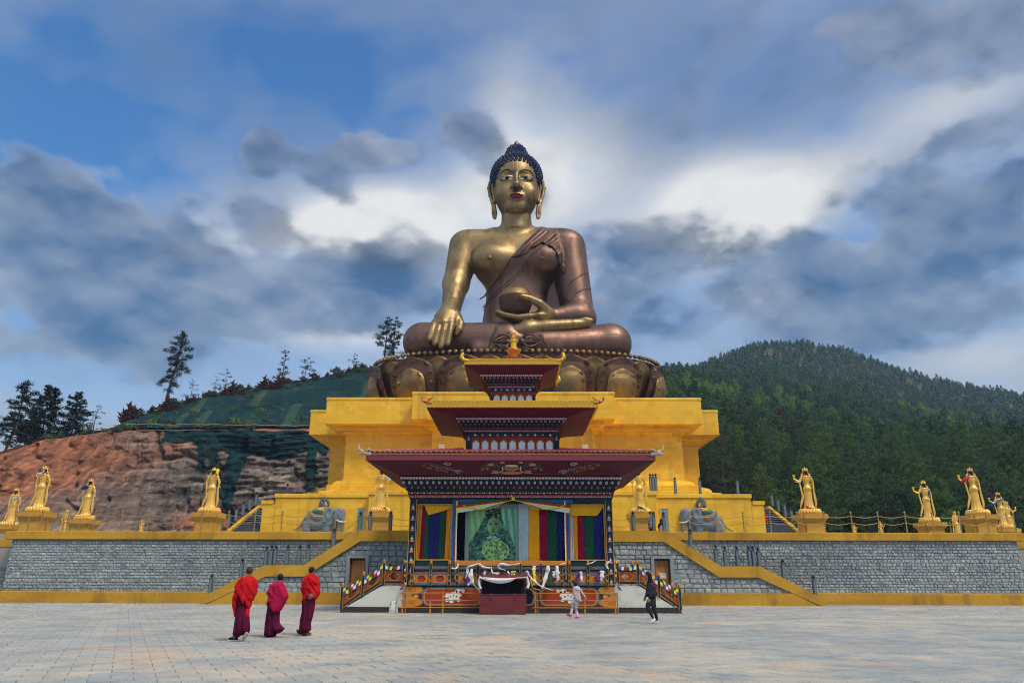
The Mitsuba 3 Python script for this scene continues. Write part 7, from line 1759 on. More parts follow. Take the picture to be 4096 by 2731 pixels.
# a crowned standing figure seen from behind: unit height, facing +y
def fig_body(p, raised):
    q_ = p / np.array([1.0, 0.8, 1.0])
    d = smin(rc(q_, (0.0, 0, 0.015), (0, 0, 0.15), 0.132, 0.082), rc(q_, (0, 0, 0.14), (0, 0, 0.42), 0.080, 0.076), 0.06)
    d = np.where(q_[:, 2] < 0.02, np.maximum(d, 0.02 - q_[:, 2]), d)
    d = d + 0.006 * np.sin(np.arctan2(q_[:, 1], q_[:, 0]) * 11) * np.clip((0.3 - q_[:, 2]) * 6, 0, 1)
    hem = 0.20 + 0.018 * np.cos(np.arctan2(q_[:, 1], q_[:, 0]) * 5)
    d = np.minimum(d, np.maximum(rc(q_, (0, 0, 0.12), (0, 0, 0.42), 0.096, 0.085), hem - q_[:, 2]))
    d = smin(d, el(q_, (0, -0.01, 0.475), (0.090, 0.092, 0.070)), 0.02)
    bh = 0.425 + 0.012 * np.cos(q_[:, 0] * 60); d = np.minimum(d, np.maximum(el(q_, (0, -0.015, 0.487), (0.097, 0.104, 0.080)), bh - q_[:, 2]))
    d = smin(d, rc(q_, (0, 0, 0.5), (0, 0, 0.66), 0.054, 0.068), 0.03)
    d = smin(d, el(q_, (0, 0, 0.71), (0.090, 0.072, 0.065)), 0.03)
    d = smin(d, el(q_, (0, 0, 0.762), (0.118, 0.085, 0.028)), 0.012)
    d = smin(d, rc(q_, (0, 0, 0.76), (0, 0, 0.83), 0.033, 0.03), 0.015); d = smin(d, el(q_, (0, 0.008, 0.862), (0.040, 0.046, 0.050)), 0.01)
    # arms: right one bent at the waist, left one bent or raised to the side
    d = smin(d, chain(p, [(0.105, 0, 0.745), (0.152, 0.01, 0.62), (0.12, 0.09, 0.585)], [0.034, 0.027, 0.02]), 0.015)
    if raised: A_ = [(-0.105, 0, 0.745), (-0.165, 0.0, 0.64), (-0.27, 0.03, 0.715)]
    else: A_ = [(-0.105, 0, 0.745), (-0.150, 0.01, 0.63), (-0.165, 0.09, 0.70)]
    d = smin(d, chain(p, A_, [0.034, 0.027, 0.018]), 0.015)
    h = np.array(A_[2])
    for k in range(4): d = smin(d, rc(p, h, h + np.array([-0.018 + 0.012 * k, 0.012, 0.035]), 0.009, 0.006), 0.006)
    d = np.minimum(d, np.minimum(el(p, h + [0, 0.0, 0.045], (0.024, 0.024, 0.012)), el(p, h + [0, 0, 0.075], (0.016, 0.016, 0.026))))
    for e in range(3): d = np.minimum(d, el(p, h + np.array([(-0.03, 0, 0.03)[e], 0, 0.085]), (0.010, 0.010, 0.016)))
    # long scarves falling from the arms
    xl = -0.165 if raised else -0.152
    S1 = [(xl, 0, 0.63), (xl + 0.02, -0.01, 0.45), (xl + 0.045, -0.01, 0.30), (xl - 0.005, -0.01, 0.16), (xl - 0.045, -0.01, 0.045)]; S2 = [(0.152, 0, 0.60), (0.145, -0.01, 0.42), (0.155, -0.01, 0.27), (0.165, -0.01, 0.15), (0.15, -0.01, 0.05)]
    for S_ in (S1, S2): d = smin(d, chain(p / np.array([1, 0.6, 1]), [(a, b / 0.6, c) for a, b, c in S_], [0.018, 0.02, 0.027, 0.027, 0.012]) * 0.7, 0.012)
    if not raised: d = np.minimum(d, chain(p, [(0.13, 0.05, 0.56), (0.185, 0.02, 0.50)], [0.014, 0.008]))
    for s in (-1, 1):     # curled ribbons and ear discs beside the head
        d = np.minimum(d, chain(p, [(s * 0.048, 0, 0.91), (s * 0.060, 0, 0.86), (s * 0.075, 0, 0.81), (s * 0.10, 0, 0.795), (s * 0.105, 0, 0.825), (s * 0.085, 0, 0.835)], [0.008, 0.010, 0.011, 0.010, 0.009, 0.007]))
    return d


def fig_crown(p):
    d = lathe_sd = np.minimum(np.abs(np.linalg.norm(p[:, :2] / np.array([1, 1.1]), axis=1) - 0.046) - 0.006, 9) ; d = np.maximum(d, np.abs(p[:, 2] - 0.905) - 0.010)
    for k in range(5):
        a = math.pi * (0.5 + (k - 2) * 0.42); c = np.array([0.05 * math.cos(a), 0.05 * math.sin(a), 0.925]); d = np.minimum(d, rc(p, c, c + [0, 0, 0.042 + 0.012 * (k == 2)], 0.015, 0.003))
    for s in (-1, 1): d = np.minimum(d, rc(p, (s * 0.052, 0, 0.915), (s * 0.062, 0, 0.95), 0.013, 0.003))
    d = np.minimum(d, rc(p, (0, 0, 0.93), (0, 0, 0.965), 0.020, 0.015)); return np.minimum(d, rc(p, (0, 0, 0.965), (0, 0, 1.0), 0.012, 0.002))


FIG = {}
for rs in (0, 1): FIG[rs] = mikit.ply(surf(lambda p: fig_body(p, rs), (-0.36, -0.2, 0.0), (0.24, 0.2, 0.93), 0.0085), 'statue_gold', smooth=True)
CROWN = mikit.ply(surf(fig_crown, (-0.09, -0.09, 0.88), (0.09, 0.09, 1.02), 0.0055), 'statue_gold', smooth=True)
HAIRF = mikit.ply(surf(lambda p: np.minimum(np.maximum(el(p, (0, -0.004, 0.870), (0.0435, 0.050, 0.054)), p[:, 1] - 0.02), rc(p, (0, -0.012, 0.87), (0, -0.03, 0.82), 0.03, 0.022)), (-0.07, -0.08, 0.78), (0.07, 0.07, 0.94), 0.007), 'statue_hair', smooth=True)


def lotus_base(R, H):
    out = [lathe([(0.001, 0), (R * 0.86, 0), (R * 0.95, H * 0.3), (R * 0.98, H * 0.6), (R * 0.80, H * 0.86), (R * 0.82, H * 0.9), (R * 0.82, H), (0.001, H)], 28)]
    for row, (zz, rr_, n_) in enumerate(((H * 0.72, R * 0.93, 22), (H * 0.40, R * 1.0, 22))):
        for i in range(n_):
            a = 2 * math.pi * (i + 0.5 * row) / n_; c = np.array([rr_ * math.cos(a), rr_ * math.sin(a), zz]); b = ball((0, 0, 0), R * 0.15, 5, 1.5); out.append((b[0] * np.array([1, 1, 1.0]) + c, b[1]))
    return mikit.ply(join(out), 'statue_gold', smooth=50)


LB = lotus_base(1.0, 0.5)


def plus_ped(w, H):
    """cross plan pedestal: base courses, dado, mouldings, cap"""
    out = []
    for k in (0, 1):
        f = (1.0, 0.80) if k == 0 else (0.80, 1.0)
        for z0, z1, s0, s1 in ((0, 0.16, 0.98, 0.98), (0.16, 0.22, 0.92, 0.84), (0.22, 0.64, 0.78, 0.76), (0.64, 0.70, 0.78, 0.84), (0.70, 0.76, 0.88, 0.88), (0.76, 0.80, 0.9, 0.98), (0.80, 1.0, 1.0, 1.0)):
            out.append(frustum(0, 0, z0 * H, z1 * H, w / 2 * s0 * f[0], w / 2 * s0 * f[1], w / 2 * s1 * f[0] * (1 if k == 0 else 0.999), w / 2 * s1 * f[1] * (1 if k else 0.999)))
    return out


def small_statue(x, y, ztop, lw, hfig, raised, mirror, label, wped, rz=0.0, bare=False):
    H = ztop - 3.98; pk = thing('pedestal', f'ochre pedestal under the ' + label.replace('gilded ', '').replace('crowned ', ''), 'pedestal', 'pedestals on the terrace')
    for nm, q_ in zip(['plinth', 'plinth_moulding', 'dado', 'neck', 'neck_moulding', 'cavetto', 'cap'] * 2, plus_ped(wped, H)): add(nm, move(q_, (x, y, 3.98)), 'pedestal_stone', pk)
    k = thing('gilded_statue', label, 'statue', 'gilded statues on the terrace')
    add('lotus_base', LB, None, k, to=T().translate([x, y, ztop]).scale([lw / 2, lw / 2, 0.62]))
    to = T().translate([x, y, ztop + 0.30]).rotate([0, 0, 1], rz).scale([hfig * (-1 if mirror else 1), hfig, hfig])
    add('body', FIG[raised], None, k, to=to); add('crown', CROWN, None, k, to=to); add('hair', HAIRF, None, k, to=to); return k


def dk(c, x, yt, D): return None


ST = []
for c, x, y, D, lw, hf, rs, mi_, wp, lab in (
        (0, (-20.269, 50.3, 5.516), 50.3, 0, 1.30, 2.80, 0, False, 1.80, 'gilded crowned statue, rightmost on the left terrace, yellow cloth by its head'),
        (0, (-8.904, 50.6, 5.563), 50.6, 0, 1.25, 2.80, 0, False, 1.72, 'gilded crowned statue standing against the podium left of the pavilion'),
        (0, (-31.842, 50.3, 5.549), 50.3, 0, 1.30, 2.85, 0, False, 1.85, 'tall gilded crowned statue near the left end, white ribbon at its shoulder'),
        (0, (-31.568, 55.5, 5.401), 55.5, 0, 1.28, 2.80, 0, False, 1.78, 'gilded crowned left terrace statue with a dark blue cloth bundle at its shoulder'),
        (0, (-40.71, 61, 5.294), 61, 0, 1.30, 2.80, 0, False, 1.8, 'gilded crowned statue at the left photo edge with grey blue cloth'),
        (0, (8.562, 50.6, 5.536), 50.6, 0, 1.25, 2.80, 1, False, 1.72, 'gilded crowned statue beside the pavilion with a green cloth on its base'),
        (0, (19.734, 50.2, 5.486), 50.2, 0, 1.30, 2.85, 1, False, 1.80, 'gilded statue with raised offering and red cloth at its feet, right terrace'),
        (0, (30.409, 55.5, 5.321), 55.5, 0, 1.28, 2.80, 1, False, 1.78, 'gilded statue with raised offering and blue cloth at its side, right terrace'),
        (0, (30.873, 50.3, 5.46), 50.3, 0, 1.30, 2.90, 1, False, 1.85, 'gilded statue with raised offering and a dark red cloth at its shoulder'),
        (0, (40.533, 63, 5.341), 63, 0, 1.30, 2.75, 1, False, 1.8, 'gilded statue near the right edge, blue cloth from head to hand')):
    ST.append((x, small_statue(x[0], y, x[2], lw, hf, rs, mi_, lab, wp)))
for i, (c, lab, h, rz) in enumerate((((-33.844, 57, 4.771), 'half hidden', 1.9, 170), ((-29.523, 60, 4.917), 'almost hidden', 1.2, 160), ((25.98, 58, 4.733), 'almost hidden', 1.0, 185), ((27.984, 58, 4.736), 'half hidden', 1.25, 190), ((33.771, 58, 4.758), 'half hidden', 2.0, 190), ((43.019, 66, 5.52), 'partly hidden', 2.75, 190), ((38.313, 58, 4.51), 'seated looking', 1.0, 180))):
    names = ['small gilded figure with a dark scarf behind the left terrace posts', 'tip of a small gilded figure low behind the left terrace kerb', 'tip of a small gilded figure just above the right terrace kerb', 'small gilded figure half hidden behind the right terrace kerb', 'gilded figure with a yellow cloth beside the second right statue', 'gilded figure with a green cloth behind the rightmost statue', 'small gilded figure at the far right edge beside the last post']
    k = thing('gilded_statue', names[i], 'statue', 'small gilded figures behind the terrace kerb'); to = T().translate([c[0], c[1], c[2] - 0.35]).rotate([0, 0, 1], rz).scale(h)
    for nm, q_ in (('body', FIG[i % 2]), ('crown', CROWN), ('hair', HAIRF)): add(nm, q_, None, k, to=to)


def cloth_on(pts, wid, col, label, seed, flat=0.5):
    P = spline(pts, 16); w = np.interp(np.linspace(0, 1, 16), np.linspace(0, 1, len(wid)), wid); m = tube(P, w, 10, flat=flat); v = m[0]; v += (meshkit.noise(v * 6 + seed)[:, None] - 0.5) * 0.07 * np.array([1, 0.6, 1])
    add('draped_cloth', (v, m[1]), 'cloth_' + col, smooth=True, label=label, cat='cloth', group='cloths tied on the gilded statues')


cloth_on([(-19.932, 50, 8.417), (-19.925, 50, 8.224), (-19.937, 50, 8.064)], [0.07, 0.10, 0.05], 'lemon', 'bright yellow cloth hanging beside the head of the rightmost left terrace statue', 1)
cloth_on([(-31.705, 50, 8.351), (-31.8, 50, 8.128), (-32.109, 50, 8.111), (-32.165, 50, 7.957), (-32.086, 50, 7.82)], [0.06, 0.05, 0.06, 0.05, 0.02], 'white', 'white ribbon curling at the shoulder of the tall left statue', 2)
cloth_on([(-31.489, 55.1, 7.823), (-31.685, 55.1, 7.748), (-31.803, 55.1, 7.561)], [0.10, 0.26, 0.10], 'blue', 'dark blue cloth bundle at the shoulder of a left terrace statue', 3, 0.7)
cloth_on([(-40.789, 60.6, 7.332), (-40.461, 60.6, 7.455), (-40.09, 60.6, 7.679)], [0.10, 0.14, 0.08], 'pale_blue', 'grey blue cloth across the back of the leftmost statue', 4)
cloth_on([(-9.033, 50.1, 5.814), (-8.702, 50.1, 5.876), (-8.403, 50.1, 5.851)], [0.05, 0.09, 0.06], 'blue', 'blue cloth at the feet of the statue left of the pavilion', 5); cloth_on([(-8.985, 50.05, 5.774), (-8.686, 50.05, 5.738), (-8.337, 50.05, 5.811)], [0.04, 0.07, 0.05], 'yellow', 'yellow cloth at the feet of the statue left of the pavilion', 6)
cloth_on([(-8.508, 50.1, 8.045), (-8.353, 50.1, 7.853), (-8.247, 50.1, 7.686)], [0.10, 0.14, 0.08], 'khata_white', 'white cloth beside the head of the statue left of the pavilion', 7)
cloth_on([(8.268, 50, 5.977), (8.522, 50, 5.887), (8.848, 50, 5.761)], [0.12, 0.13, 0.06], 'green', 'green cloth on the base of the statue right of the pavilion', 8)
cloth_on([(19.382, 49.8, 5.977), (19.661, 49.8, 5.854), (20.03, 49.8, 5.784)], [0.10, 0.12, 0.05], 'crimson', 'red cloth at the feet of the first right terrace statue', 9); cloth_on([(19.233, 49.9, 7.633), (19.056, 49.9, 7.57), (18.846, 49.9, 7.591)], [0.08, 0.06, 0.03], 'white', 'white cloth under the raised arm of the first right terrace statue', 10)
cloth_on([(30.564, 55.2, 7.604), (30.589, 55.2, 7.42), (30.495, 55.2, 7.191)], [0.08, 0.06, 0.05], 'royal_blue', 'blue cloth behind the arm of the second right terrace statue', 11)
cloth_on([(30.532, 50, 7.961), (30.291, 50, 7.793), (30.07, 50, 7.625)], [0.07, 0.22, 0.12], 'crimson', 'dark red cloth blown out at the shoulder of a right terrace statue', 12, 0.7); cloth_on([(30.348, 49.8, 5.788), (30.71, 49.8, 5.727), (31.084, 49.8, 5.626)], [0.06, 0.10, 0.05], 'lemon', 'yellow cloth at the feet of a right terrace statue', 13)
cloth_on([(39.595, 62.7, 7.492), (39.817, 62.7, 7.286), (40.234, 62.7, 7.545), (40.746, 62.7, 7.753)], [0.10, 0.12, 0.10, 0.14], 'royal_blue', 'blue cloth stretched from hand to head of a statue near the right edge', 14)

# painted elephant reliefs standing out of the lower podium wall
mat('elephant_grey', proc(lambda p, n, uv: mix(C3(0.115, 0.175, 0.235), C3(0.215, 0.285, 0.335), fbm(p.x * 2.5, p.y * 2.5, p.z * 2.5, 3))), 0.6)
mat('blanket_mauve', (0.20, 0.185, 0.21), 0.7)
mat('tusk_white', (0.72, 0.70, 0.66), 0.4)
mat('cap_violet', (0.24, 0.17, 0.33), 0.6)
mat('jewel_green', (0.04, 0.16, 0.13), 0.4)
EX0, EZ0 = -14.05, 4.60
E1 = 1 / 246.0
er = lambda pts: [((a - 665) * E1, (790 - b) * E1) for a, b in pts]


def d_eleph(p):
    d = pillow(p, er([(330, 640), (335, 520), (380, 440), (450, 390), (560, 365), (700, 380), (800, 400), (870, 470), (870, 600), (830, 690), (700, 730), (640, 745), (500, 750), (450, 745), (400, 760)]), 0.48, 0.0, 0.45)
    d = smin(d, pillow(p, er([(315, 600), (430, 560), (475, 650), (455, 760), (450, 800), (318, 800), (312, 720)]), 0.22, -0.18, 0.2), 0.06)
    d = smin(d, pillow(p, er([(690, 600), (810, 600), (800, 760), (800, 800), (680, 800), (668, 720)]), 0.20, -0.2, 0.2), 0.06)
    d = smin(d, pillow(p, er([(830, 600), (930, 620), (925, 720), (925, 800), (850, 800), (815, 750)]), 0.17, 0.05, 0.2), 0.06)
    d = smin(d, pillow(p, er([(430, 740), (560, 740), (565, 800), (430, 800)]), 0.2, 0.1, 0.2), 0.06)
    d = smin(d, pillow(p, er([(840, 400), (900, 365), (960, 355), (1020, 375), (1060, 440), (1065, 500), (1050, 570), (980, 625), (900, 620), (840, 570)]), 0.40, -0.12, 0.38), 0.08)
    d = smin(d, chain(p, [(x, -0.2, z) for x, z in er([(1010, 560), (1025, 640), (1035, 700), (1030, 760), (1012, 800)])], [0.20, 0.15, 0.12, 0.09, 0.08]), 0.08)
    d = np.minimum(d, chain(p, [(x, -0.1, z) for x, z in er([(330, 540), (290, 620), (250, 690), (180, 740), (125, 760)])], [0.06, 0.055, 0.05, 0.045, 0.03]))
    # ear: a shallow bowl
    ear = pillow(p, er([(705, 430), (730, 375), (790, 350), (850, 370), (865, 440), (845, 520), (800, 590), (770, 600), (730, 550), (708, 490)]), 0.10, -0.44, 0.12)
    ear = np.maximum(ear, -el(p, ((785 - 665) * E1, -0.62, (790 - 455) * E1), (0.22, 0.16, 0.30))); return np.minimum(d, ear)


def eleph_part(poly, th, y0, w=0.3): return lambda p: pillow(p, er(poly), th, y0, w)


ep = [('body', d_eleph, (-2.4, -0.7, 0.0), (1.7, 0.6, 1.9), 'elephant_grey', 0.028),
      ('blanket', lambda p: np.maximum(smin(pillow(p, er([(400, 430), (470, 385), (700, 400), (720, 560), (680, 640), (560, 655), (480, 620), (420, 590)]), 0.60, 0.0, 0.45), pillow(p, er([(400, 430), (470, 385), (700, 400), (720, 560), (680, 640), (560, 655), (480, 620), (420, 590)]), 0.60, 0.0, 0.45), 0.01), p[:, 1] - 0.3), (-1.3, -0.7, 0.4), (0.4, 0.4, 1.8), 'blanket_mauve', 0.03),
      ('hem', eleph_part([(345, 605), (400, 575), (480, 610), (560, 645), (660, 640), (720, 590), (775, 600), (770, 655), (720, 640), (680, 680), (600, 685), (520, 670), (480, 635), (420, 620), (380, 625)], 0.65, 0.0, 0.12), (-1.4, -0.75, 0.3), (0.6, 0.7, 1.1), 'teal_paint', 0.03),
      ('saddle', eleph_part([(445, 430), (490, 385), (600, 350), (700, 385), (700, 510), (620, 520), (520, 500)], 0.66, 0.0, 0.3), (-1.0, -0.75, 0.9), (0.3, 0.7, 1.9), 'jewel_green', 0.03),
      ('saddle_trim', eleph_part([(510, 400), (600, 345), (700, 385), (700, 450), (620, 455), (550, 430)], 0.70, 0.0, 0.25), (-0.8, -0.8, 1.1), (0.3, 0.75, 1.95), 'line_gold', 0.03),
      ('head_cap', eleph_part([(885, 385), (940, 360), (990, 355), (1040, 390), (1060, 450), (1020, 490), (970, 460), (930, 420)], 0.44, -0.12, 0.3), (0.8, -0.7, 1.0), (1.8, 0.5, 2.0), 'cap_violet', 0.025),
      ('tusk', lambda p: chain(p, [(x, -0.42 + 0.03 * i, z) for i, (x, z) in enumerate(er([(940, 575), (975, 605), (1045, 615), (1112, 606)]))], [0.07, 0.06, 0.05, 0.015]), (1.0, -0.6, 0.5), (1.95, -0.2, 1.1), 'tusk_white', 0.02),
      ('flame_aureole', lambda p: pillow(p, er([(590, 350), (570, 290), (580, 240), (620, 190), (665, 145), (710, 190), (750, 240), (758, 300), (735, 350)]), 0.10, -0.05, 0.08) + 0.012 * np.sin(np.arctan2(p[:, 2] - 2.1, p[:, 0]) * 30), (-0.5, -0.25, 1.7), (0.5, 0.2, 2.75), 'slate_paint', 0.025),
      ('rope', lambda p: chain(p, [(x, -0.62, z) for x, z in er([(450, 450), (520, 510), (620, 525), (700, 510)])], [0.03, 0.03, 0.03, 0.03]), (-1, -0.8, 0.9), (0.3, -0.4, 1.6), 'line_gold', 0.02)]
EM = [(n_, mikit.ply(surf(f_, lo, hi, h_), m_, smooth=True)) for n_, f_, lo, hi, m_, h_ in ep]
for s, cx, lab in ((1, EX0, 'grey elephant relief with blanket and jewels, facing right, left of the pavilion'), (-1, 13.949, 'grey elephant relief with blanket and jewels, facing left, right of the pavilion')):
    k = thing('elephant_relief', lab, 'elephant'); to = T().translate([cx, 55.95, EZ0]).scale([s, 1, 1])
    for n_, q_ in EM: add(n_, q_, None, k, to=to)
    for j, (a, b) in enumerate(((665, 240), (630, 275), (690, 280), (605, 318), (655, 312), (705, 315))):
        add('jewel', mikit.ply(ball(((a - 665) * E1, -0.16, (790 - b) * E1), 0.10, 8, 1.25), ('jewel_green', 'blanket_mauve', 'line_gold')[j % 3], smooth=True), None, k, to=to)
    for j, (a, b, r_) in enumerate(((955, 507, 0.05),)): add('eye', mikit.ply(ball(((a - 665) * E1, -0.50, (790 - b) * E1), r_, 8), 'iris_dark', smooth=True), None, k, to=to)
    add('seat_cushion', mikit.ply(lathe([(0.001, 0), (0.28, 0.0), (0.3, 0.04), (0.24, 0.07), (0.001, 0.08)], 14, (0, -0.05, (790 - 365) * E1), 1, 0.6), 'white_paint', smooth=50), None, k, to=to)

# ------------------------------------------------------------------ people
mat('skin', (0.36, 0.185, 0.115), 0.5)
mat('skin_dark', (0.24, 0.115, 0.07), 0.5)
mat('hair_black', (0.010, 0.009, 0.009), 0.45)
mat('hair_cropped', (0.055, 0.032, 0.026), 0.7)


def cloth_mat(name, a, b):
    return bumpy(name, proc(lambda p, n, uv: mix(C3(*a), C3(*b), fbm(p.x * 7, p.y * 7, p.z * 3, 3))), lambda p, n, uv: fbm(p.x * 11, p.y * 11, p.z * 5, 3), 0.02, 0.85)


cloth_mat('robe_red', (0.36, 0.004, 0.010), (0.62, 0.012, 0.020)); cloth_mat('robe_crimson', (0.30, 0.006, 0.045), (0.48, 0.012, 0.075)); cloth_mat('robe_maroon', (0.055, 0.004, 0.022), (0.115, 0.008, 0.045))
mat('shoe_navy', (0.012, 0.016, 0.03), 0.6); mat('shoe_white', (0.75, 0.75, 0.76), 0.55); mat('sole_tan', (0.40, 0.33, 0.26), 0.7); mat('shoe_brown', (0.16, 0.055, 0.035), 0.45); mat('shoe_magenta', (0.42, 0.03, 0.12), 0.5)
mat('grey_knit', (0.46, 0.45, 0.48), 0.85); mat('grey_leggings', (0.30, 0.31, 0.34), 0.85); mat('pink_sock', (0.72, 0.52, 0.68), 0.85); mat('hot_pink', (0.85, 0.03, 0.30), 0.6)
mat('black_jacket', proc(lambda p, n, uv: mix(C3(0.012, 0.010, 0.014), C3(0.055, 0.045, 0.065), smoothstep(0.45, 0.7, noise(p.x * 40, p.y * 40, p.z * 40)))), 0.6); mat('dark_denim', (0.020, 0.024, 0.036), 0.8)
mat('check_shirt', proc(lambda p, n, uv: mix(C3(0.02, 0.035, 0.06), C3(0.50, 0.58, 0.62), dr.select((dr.abs(p.x * 14 - dr.round(p.x * 14)) < 0.25) & (dr.abs(p.z * 12 - dr.round(p.z * 12)) < 0.25), 1.0, dr.select((dr.abs(p.x * 14 - dr.round(p.x * 14)) < 0.25) | (dr.abs(p.z * 12 - dr.round(p.z * 12)) < 0.25), 0.22, 0.0)))), 0.85)
mat('purple_skirt', (0.045, 0.018, 0.085), 0.8); mat('beige_jacket', (0.52, 0.40, 0.36), 0.85); mat('black_wool', (0.015, 0.014, 0.016), 0.9); mat('purple_check', (0.07, 0.045, 0.17), 0.85); mat('red_jacket', (0.55, 0.008, 0.02), 0.7)


def at_px(pts, cx, cz, s): return [((a - cx) / s, (cz - b) / s) for a, b in pts]


def folds(p, seed, amp, fx=9.0, fz=3.0, dirx=0.35):
    return amp * 2 * (meshkit.fbm(np.stack([(p[:, 0] + dirx * p[:, 2]) * fx, p[:, 1] * fx * 0.5, (p[:, 2] - dirx * p[:, 0]) * fz], 1) + seed, 3, seed) - 0.5)


def hand_sd(p, w, d, r=0.036, curl=(0, 0.02, -0.02)):
    """palm at w, fingers pointing along d, thumb at the side"""
    w, d = np.asarray(w, float), np.asarray(d, float); d = d / np.linalg.norm(d); sdv = np.cross(d, [0.2, 1, 0.1]); sdv /= np.linalg.norm(sdv); c = np.asarray(curl, float)
    D_ = rc(p, w, w + d * 0.05, r * 0.85, r)
    for i, L in enumerate((0.062, 0.072, 0.068, 0.052)):
        o = w + d * 0.055 + sdv * (i - 1.5) * 0.019; D_ = smin(D_, chain(p, [o, o + d * L * 0.55 + c * 0.3, o + d * L * 0.9 + c], [0.0115, 0.0105, 0.0085]), 0.006)
    return smin(D_, chain(p, [w + d * 0.02 + sdv * 0.03, w + d * 0.06 + sdv * 0.052, w + d * 0.085 + sdv * 0.05], [0.014, 0.012, 0.010]), 0.008)


def head_sd(p, c, face, s=1.0):
    """head at c looking along the unit vector face (x, y)"""
    c = np.asarray(c, float); f = np.array([face[0], face[1], 0.0]); f /= np.linalg.norm(f); r_ = np.array([f[1], -f[0], 0]); q_ = (p - c) / s; u = np.stack([q_ @ r_, q_ @ f, q_[:, 2]], 1)
    d = el(u, (0, -0.008, 0.025), (0.076, 0.095, 0.092)); d = smin(d, el(u, (0, 0.022, -0.055), (0.058, 0.068, 0.070)), 0.04)
    d = smin(d, rc(u, (0, 0.088, 0.005), (0, 0.110, -0.028), 0.010, 0.015), 0.012); d = smin(d, el(u, (0, 0.088, -0.060), (0.026, 0.012, 0.011)), 0.008); d = smin(d, el(u, (0, 0.075, -0.105), (0.025, 0.022, 0.02)), 0.02)
    for e in (-1, 1):
        d = smin(d, el(u, (e * 0.078, -0.005, -0.012), (0.010, 0.022, 0.032)), 0.008); d = smax(d, -el(u, (e * 0.032, 0.092, 0.008), (0.018, 0.014, 0.011)), 0.01)
    return d * s, u


def person(name_label, base, s, parts, head=None, group=None, rz=0.0):
    """parts: (name, sdf in local metres, lo, hi, step, material, label)"""
    k = thing('person', name_label, 'person', group); to = T().translate([float(v) for v in base]).rotate([0, 0, 1], rz).scale(s)
    for n_, f_, lo, hi, h_, m_, lb in parts: add(n_, mikit.ply(surf(f_, lo, hi, h_), m_, smooth=True), None, k, to=to, label=lb)
    return k


def shoe(p, heel, toe, r=0.045, h=0.04):
    heel, toe = np.asarray(heel, float), np.asarray(toe, float); m = heel * 0.45 + toe * 0.55
    d = smin(rc(p, heel, m, r * 0.85, r), rc(p, m, toe, r, r * 0.72), 0.02); return d


# three monks walking away, in the order of the photo
def monk(px_, base, cz, cx, u, label, skirt, shawl, shawl2, head_c, hair_m, face, skinf, shoes, mats, seed, hair_low):
    A_ = lambda P: at_px(P, cx, cz, u); hc = np.array([(head_c[0] - cx) / u, 0.02, (cz - head_c[1]) / u])
    sk, sh, s2 = A_(skirt), A_(shawl), A_(shawl2)
    hd = lambda p: head_sd(p, hc, face)[0]
    def f_body(p): return smin(smin(hd(p), rc(p, hc + [0, -0.01, -0.06], hc + [0, -0.01, -0.22], 0.055, 0.065), 0.02), skinf(p, A_), 0.01)
    def f_hair(p): d, uu = head_sd(p, hc, face); return np.maximum(el(uu, (0, -0.014, 0.03), (0.081, 0.098, 0.094)), -(uu[:, 2] - hair_low - np.clip(uu[:, 1], -0.1, 0.1) * 0.9))
    fk = lambda p: pillow(p, sk, 0.21, 0, 0.16) + 0.022 * np.sin(np.arctan2(p[:, 1], p[:, 0]) * 10 + 1.5 * p[:, 2] + seed) * np.clip((1.0 - p[:, 2]) * 1.6, 0, 1) + folds(p, seed, 0.010)
    fs = lambda p: pillow(p, sh, 0.25, -0.02, 0.20) + folds(p, seed + 3, 0.050, 8, 2.6, 0.5) + 0.014 * np.sin((p[:, 0] * 0.85 + p[:, 2] * 0.55) * 46 + seed)
    ps = [('body', f_body, (-0.5, -0.5, -0.05), (0.5, 0.5, 1.9), 0.010, 'skin_dark', None), ('hair', f_hair, hc - [0.13, 0.14, 0.1], hc + [0.13, 0.14, 0.16], 0.009, hair_m, None), ('skirt', fk, (-0.45, -0.4, -0.02), (0.5, 0.4, 1.3), 0.014, mats[0], None), ('shawl', fs, (-0.45, -0.45, 0.3), (0.45, 0.45, 1.75), 0.013, mats[1], None)]
    if len(s2): ps.append(('shawl_fold', lambda p: pillow(p, s2, 0.09, -0.20, 0.08) + folds(p, seed + 5, 0.024, 12, 4, -0.4), (-0.5, -0.5, 0.2), (0.5, 0.2, 1.75), 0.012, mats[2], None))
    for n_, f_, m_ in shoes(A_): ps.append((n_, f_, (-0.5, -0.4, -0.05), (0.5, 0.4, 0.45), 0.009, m_, None))
    return person(label, base, 1.0, ps)


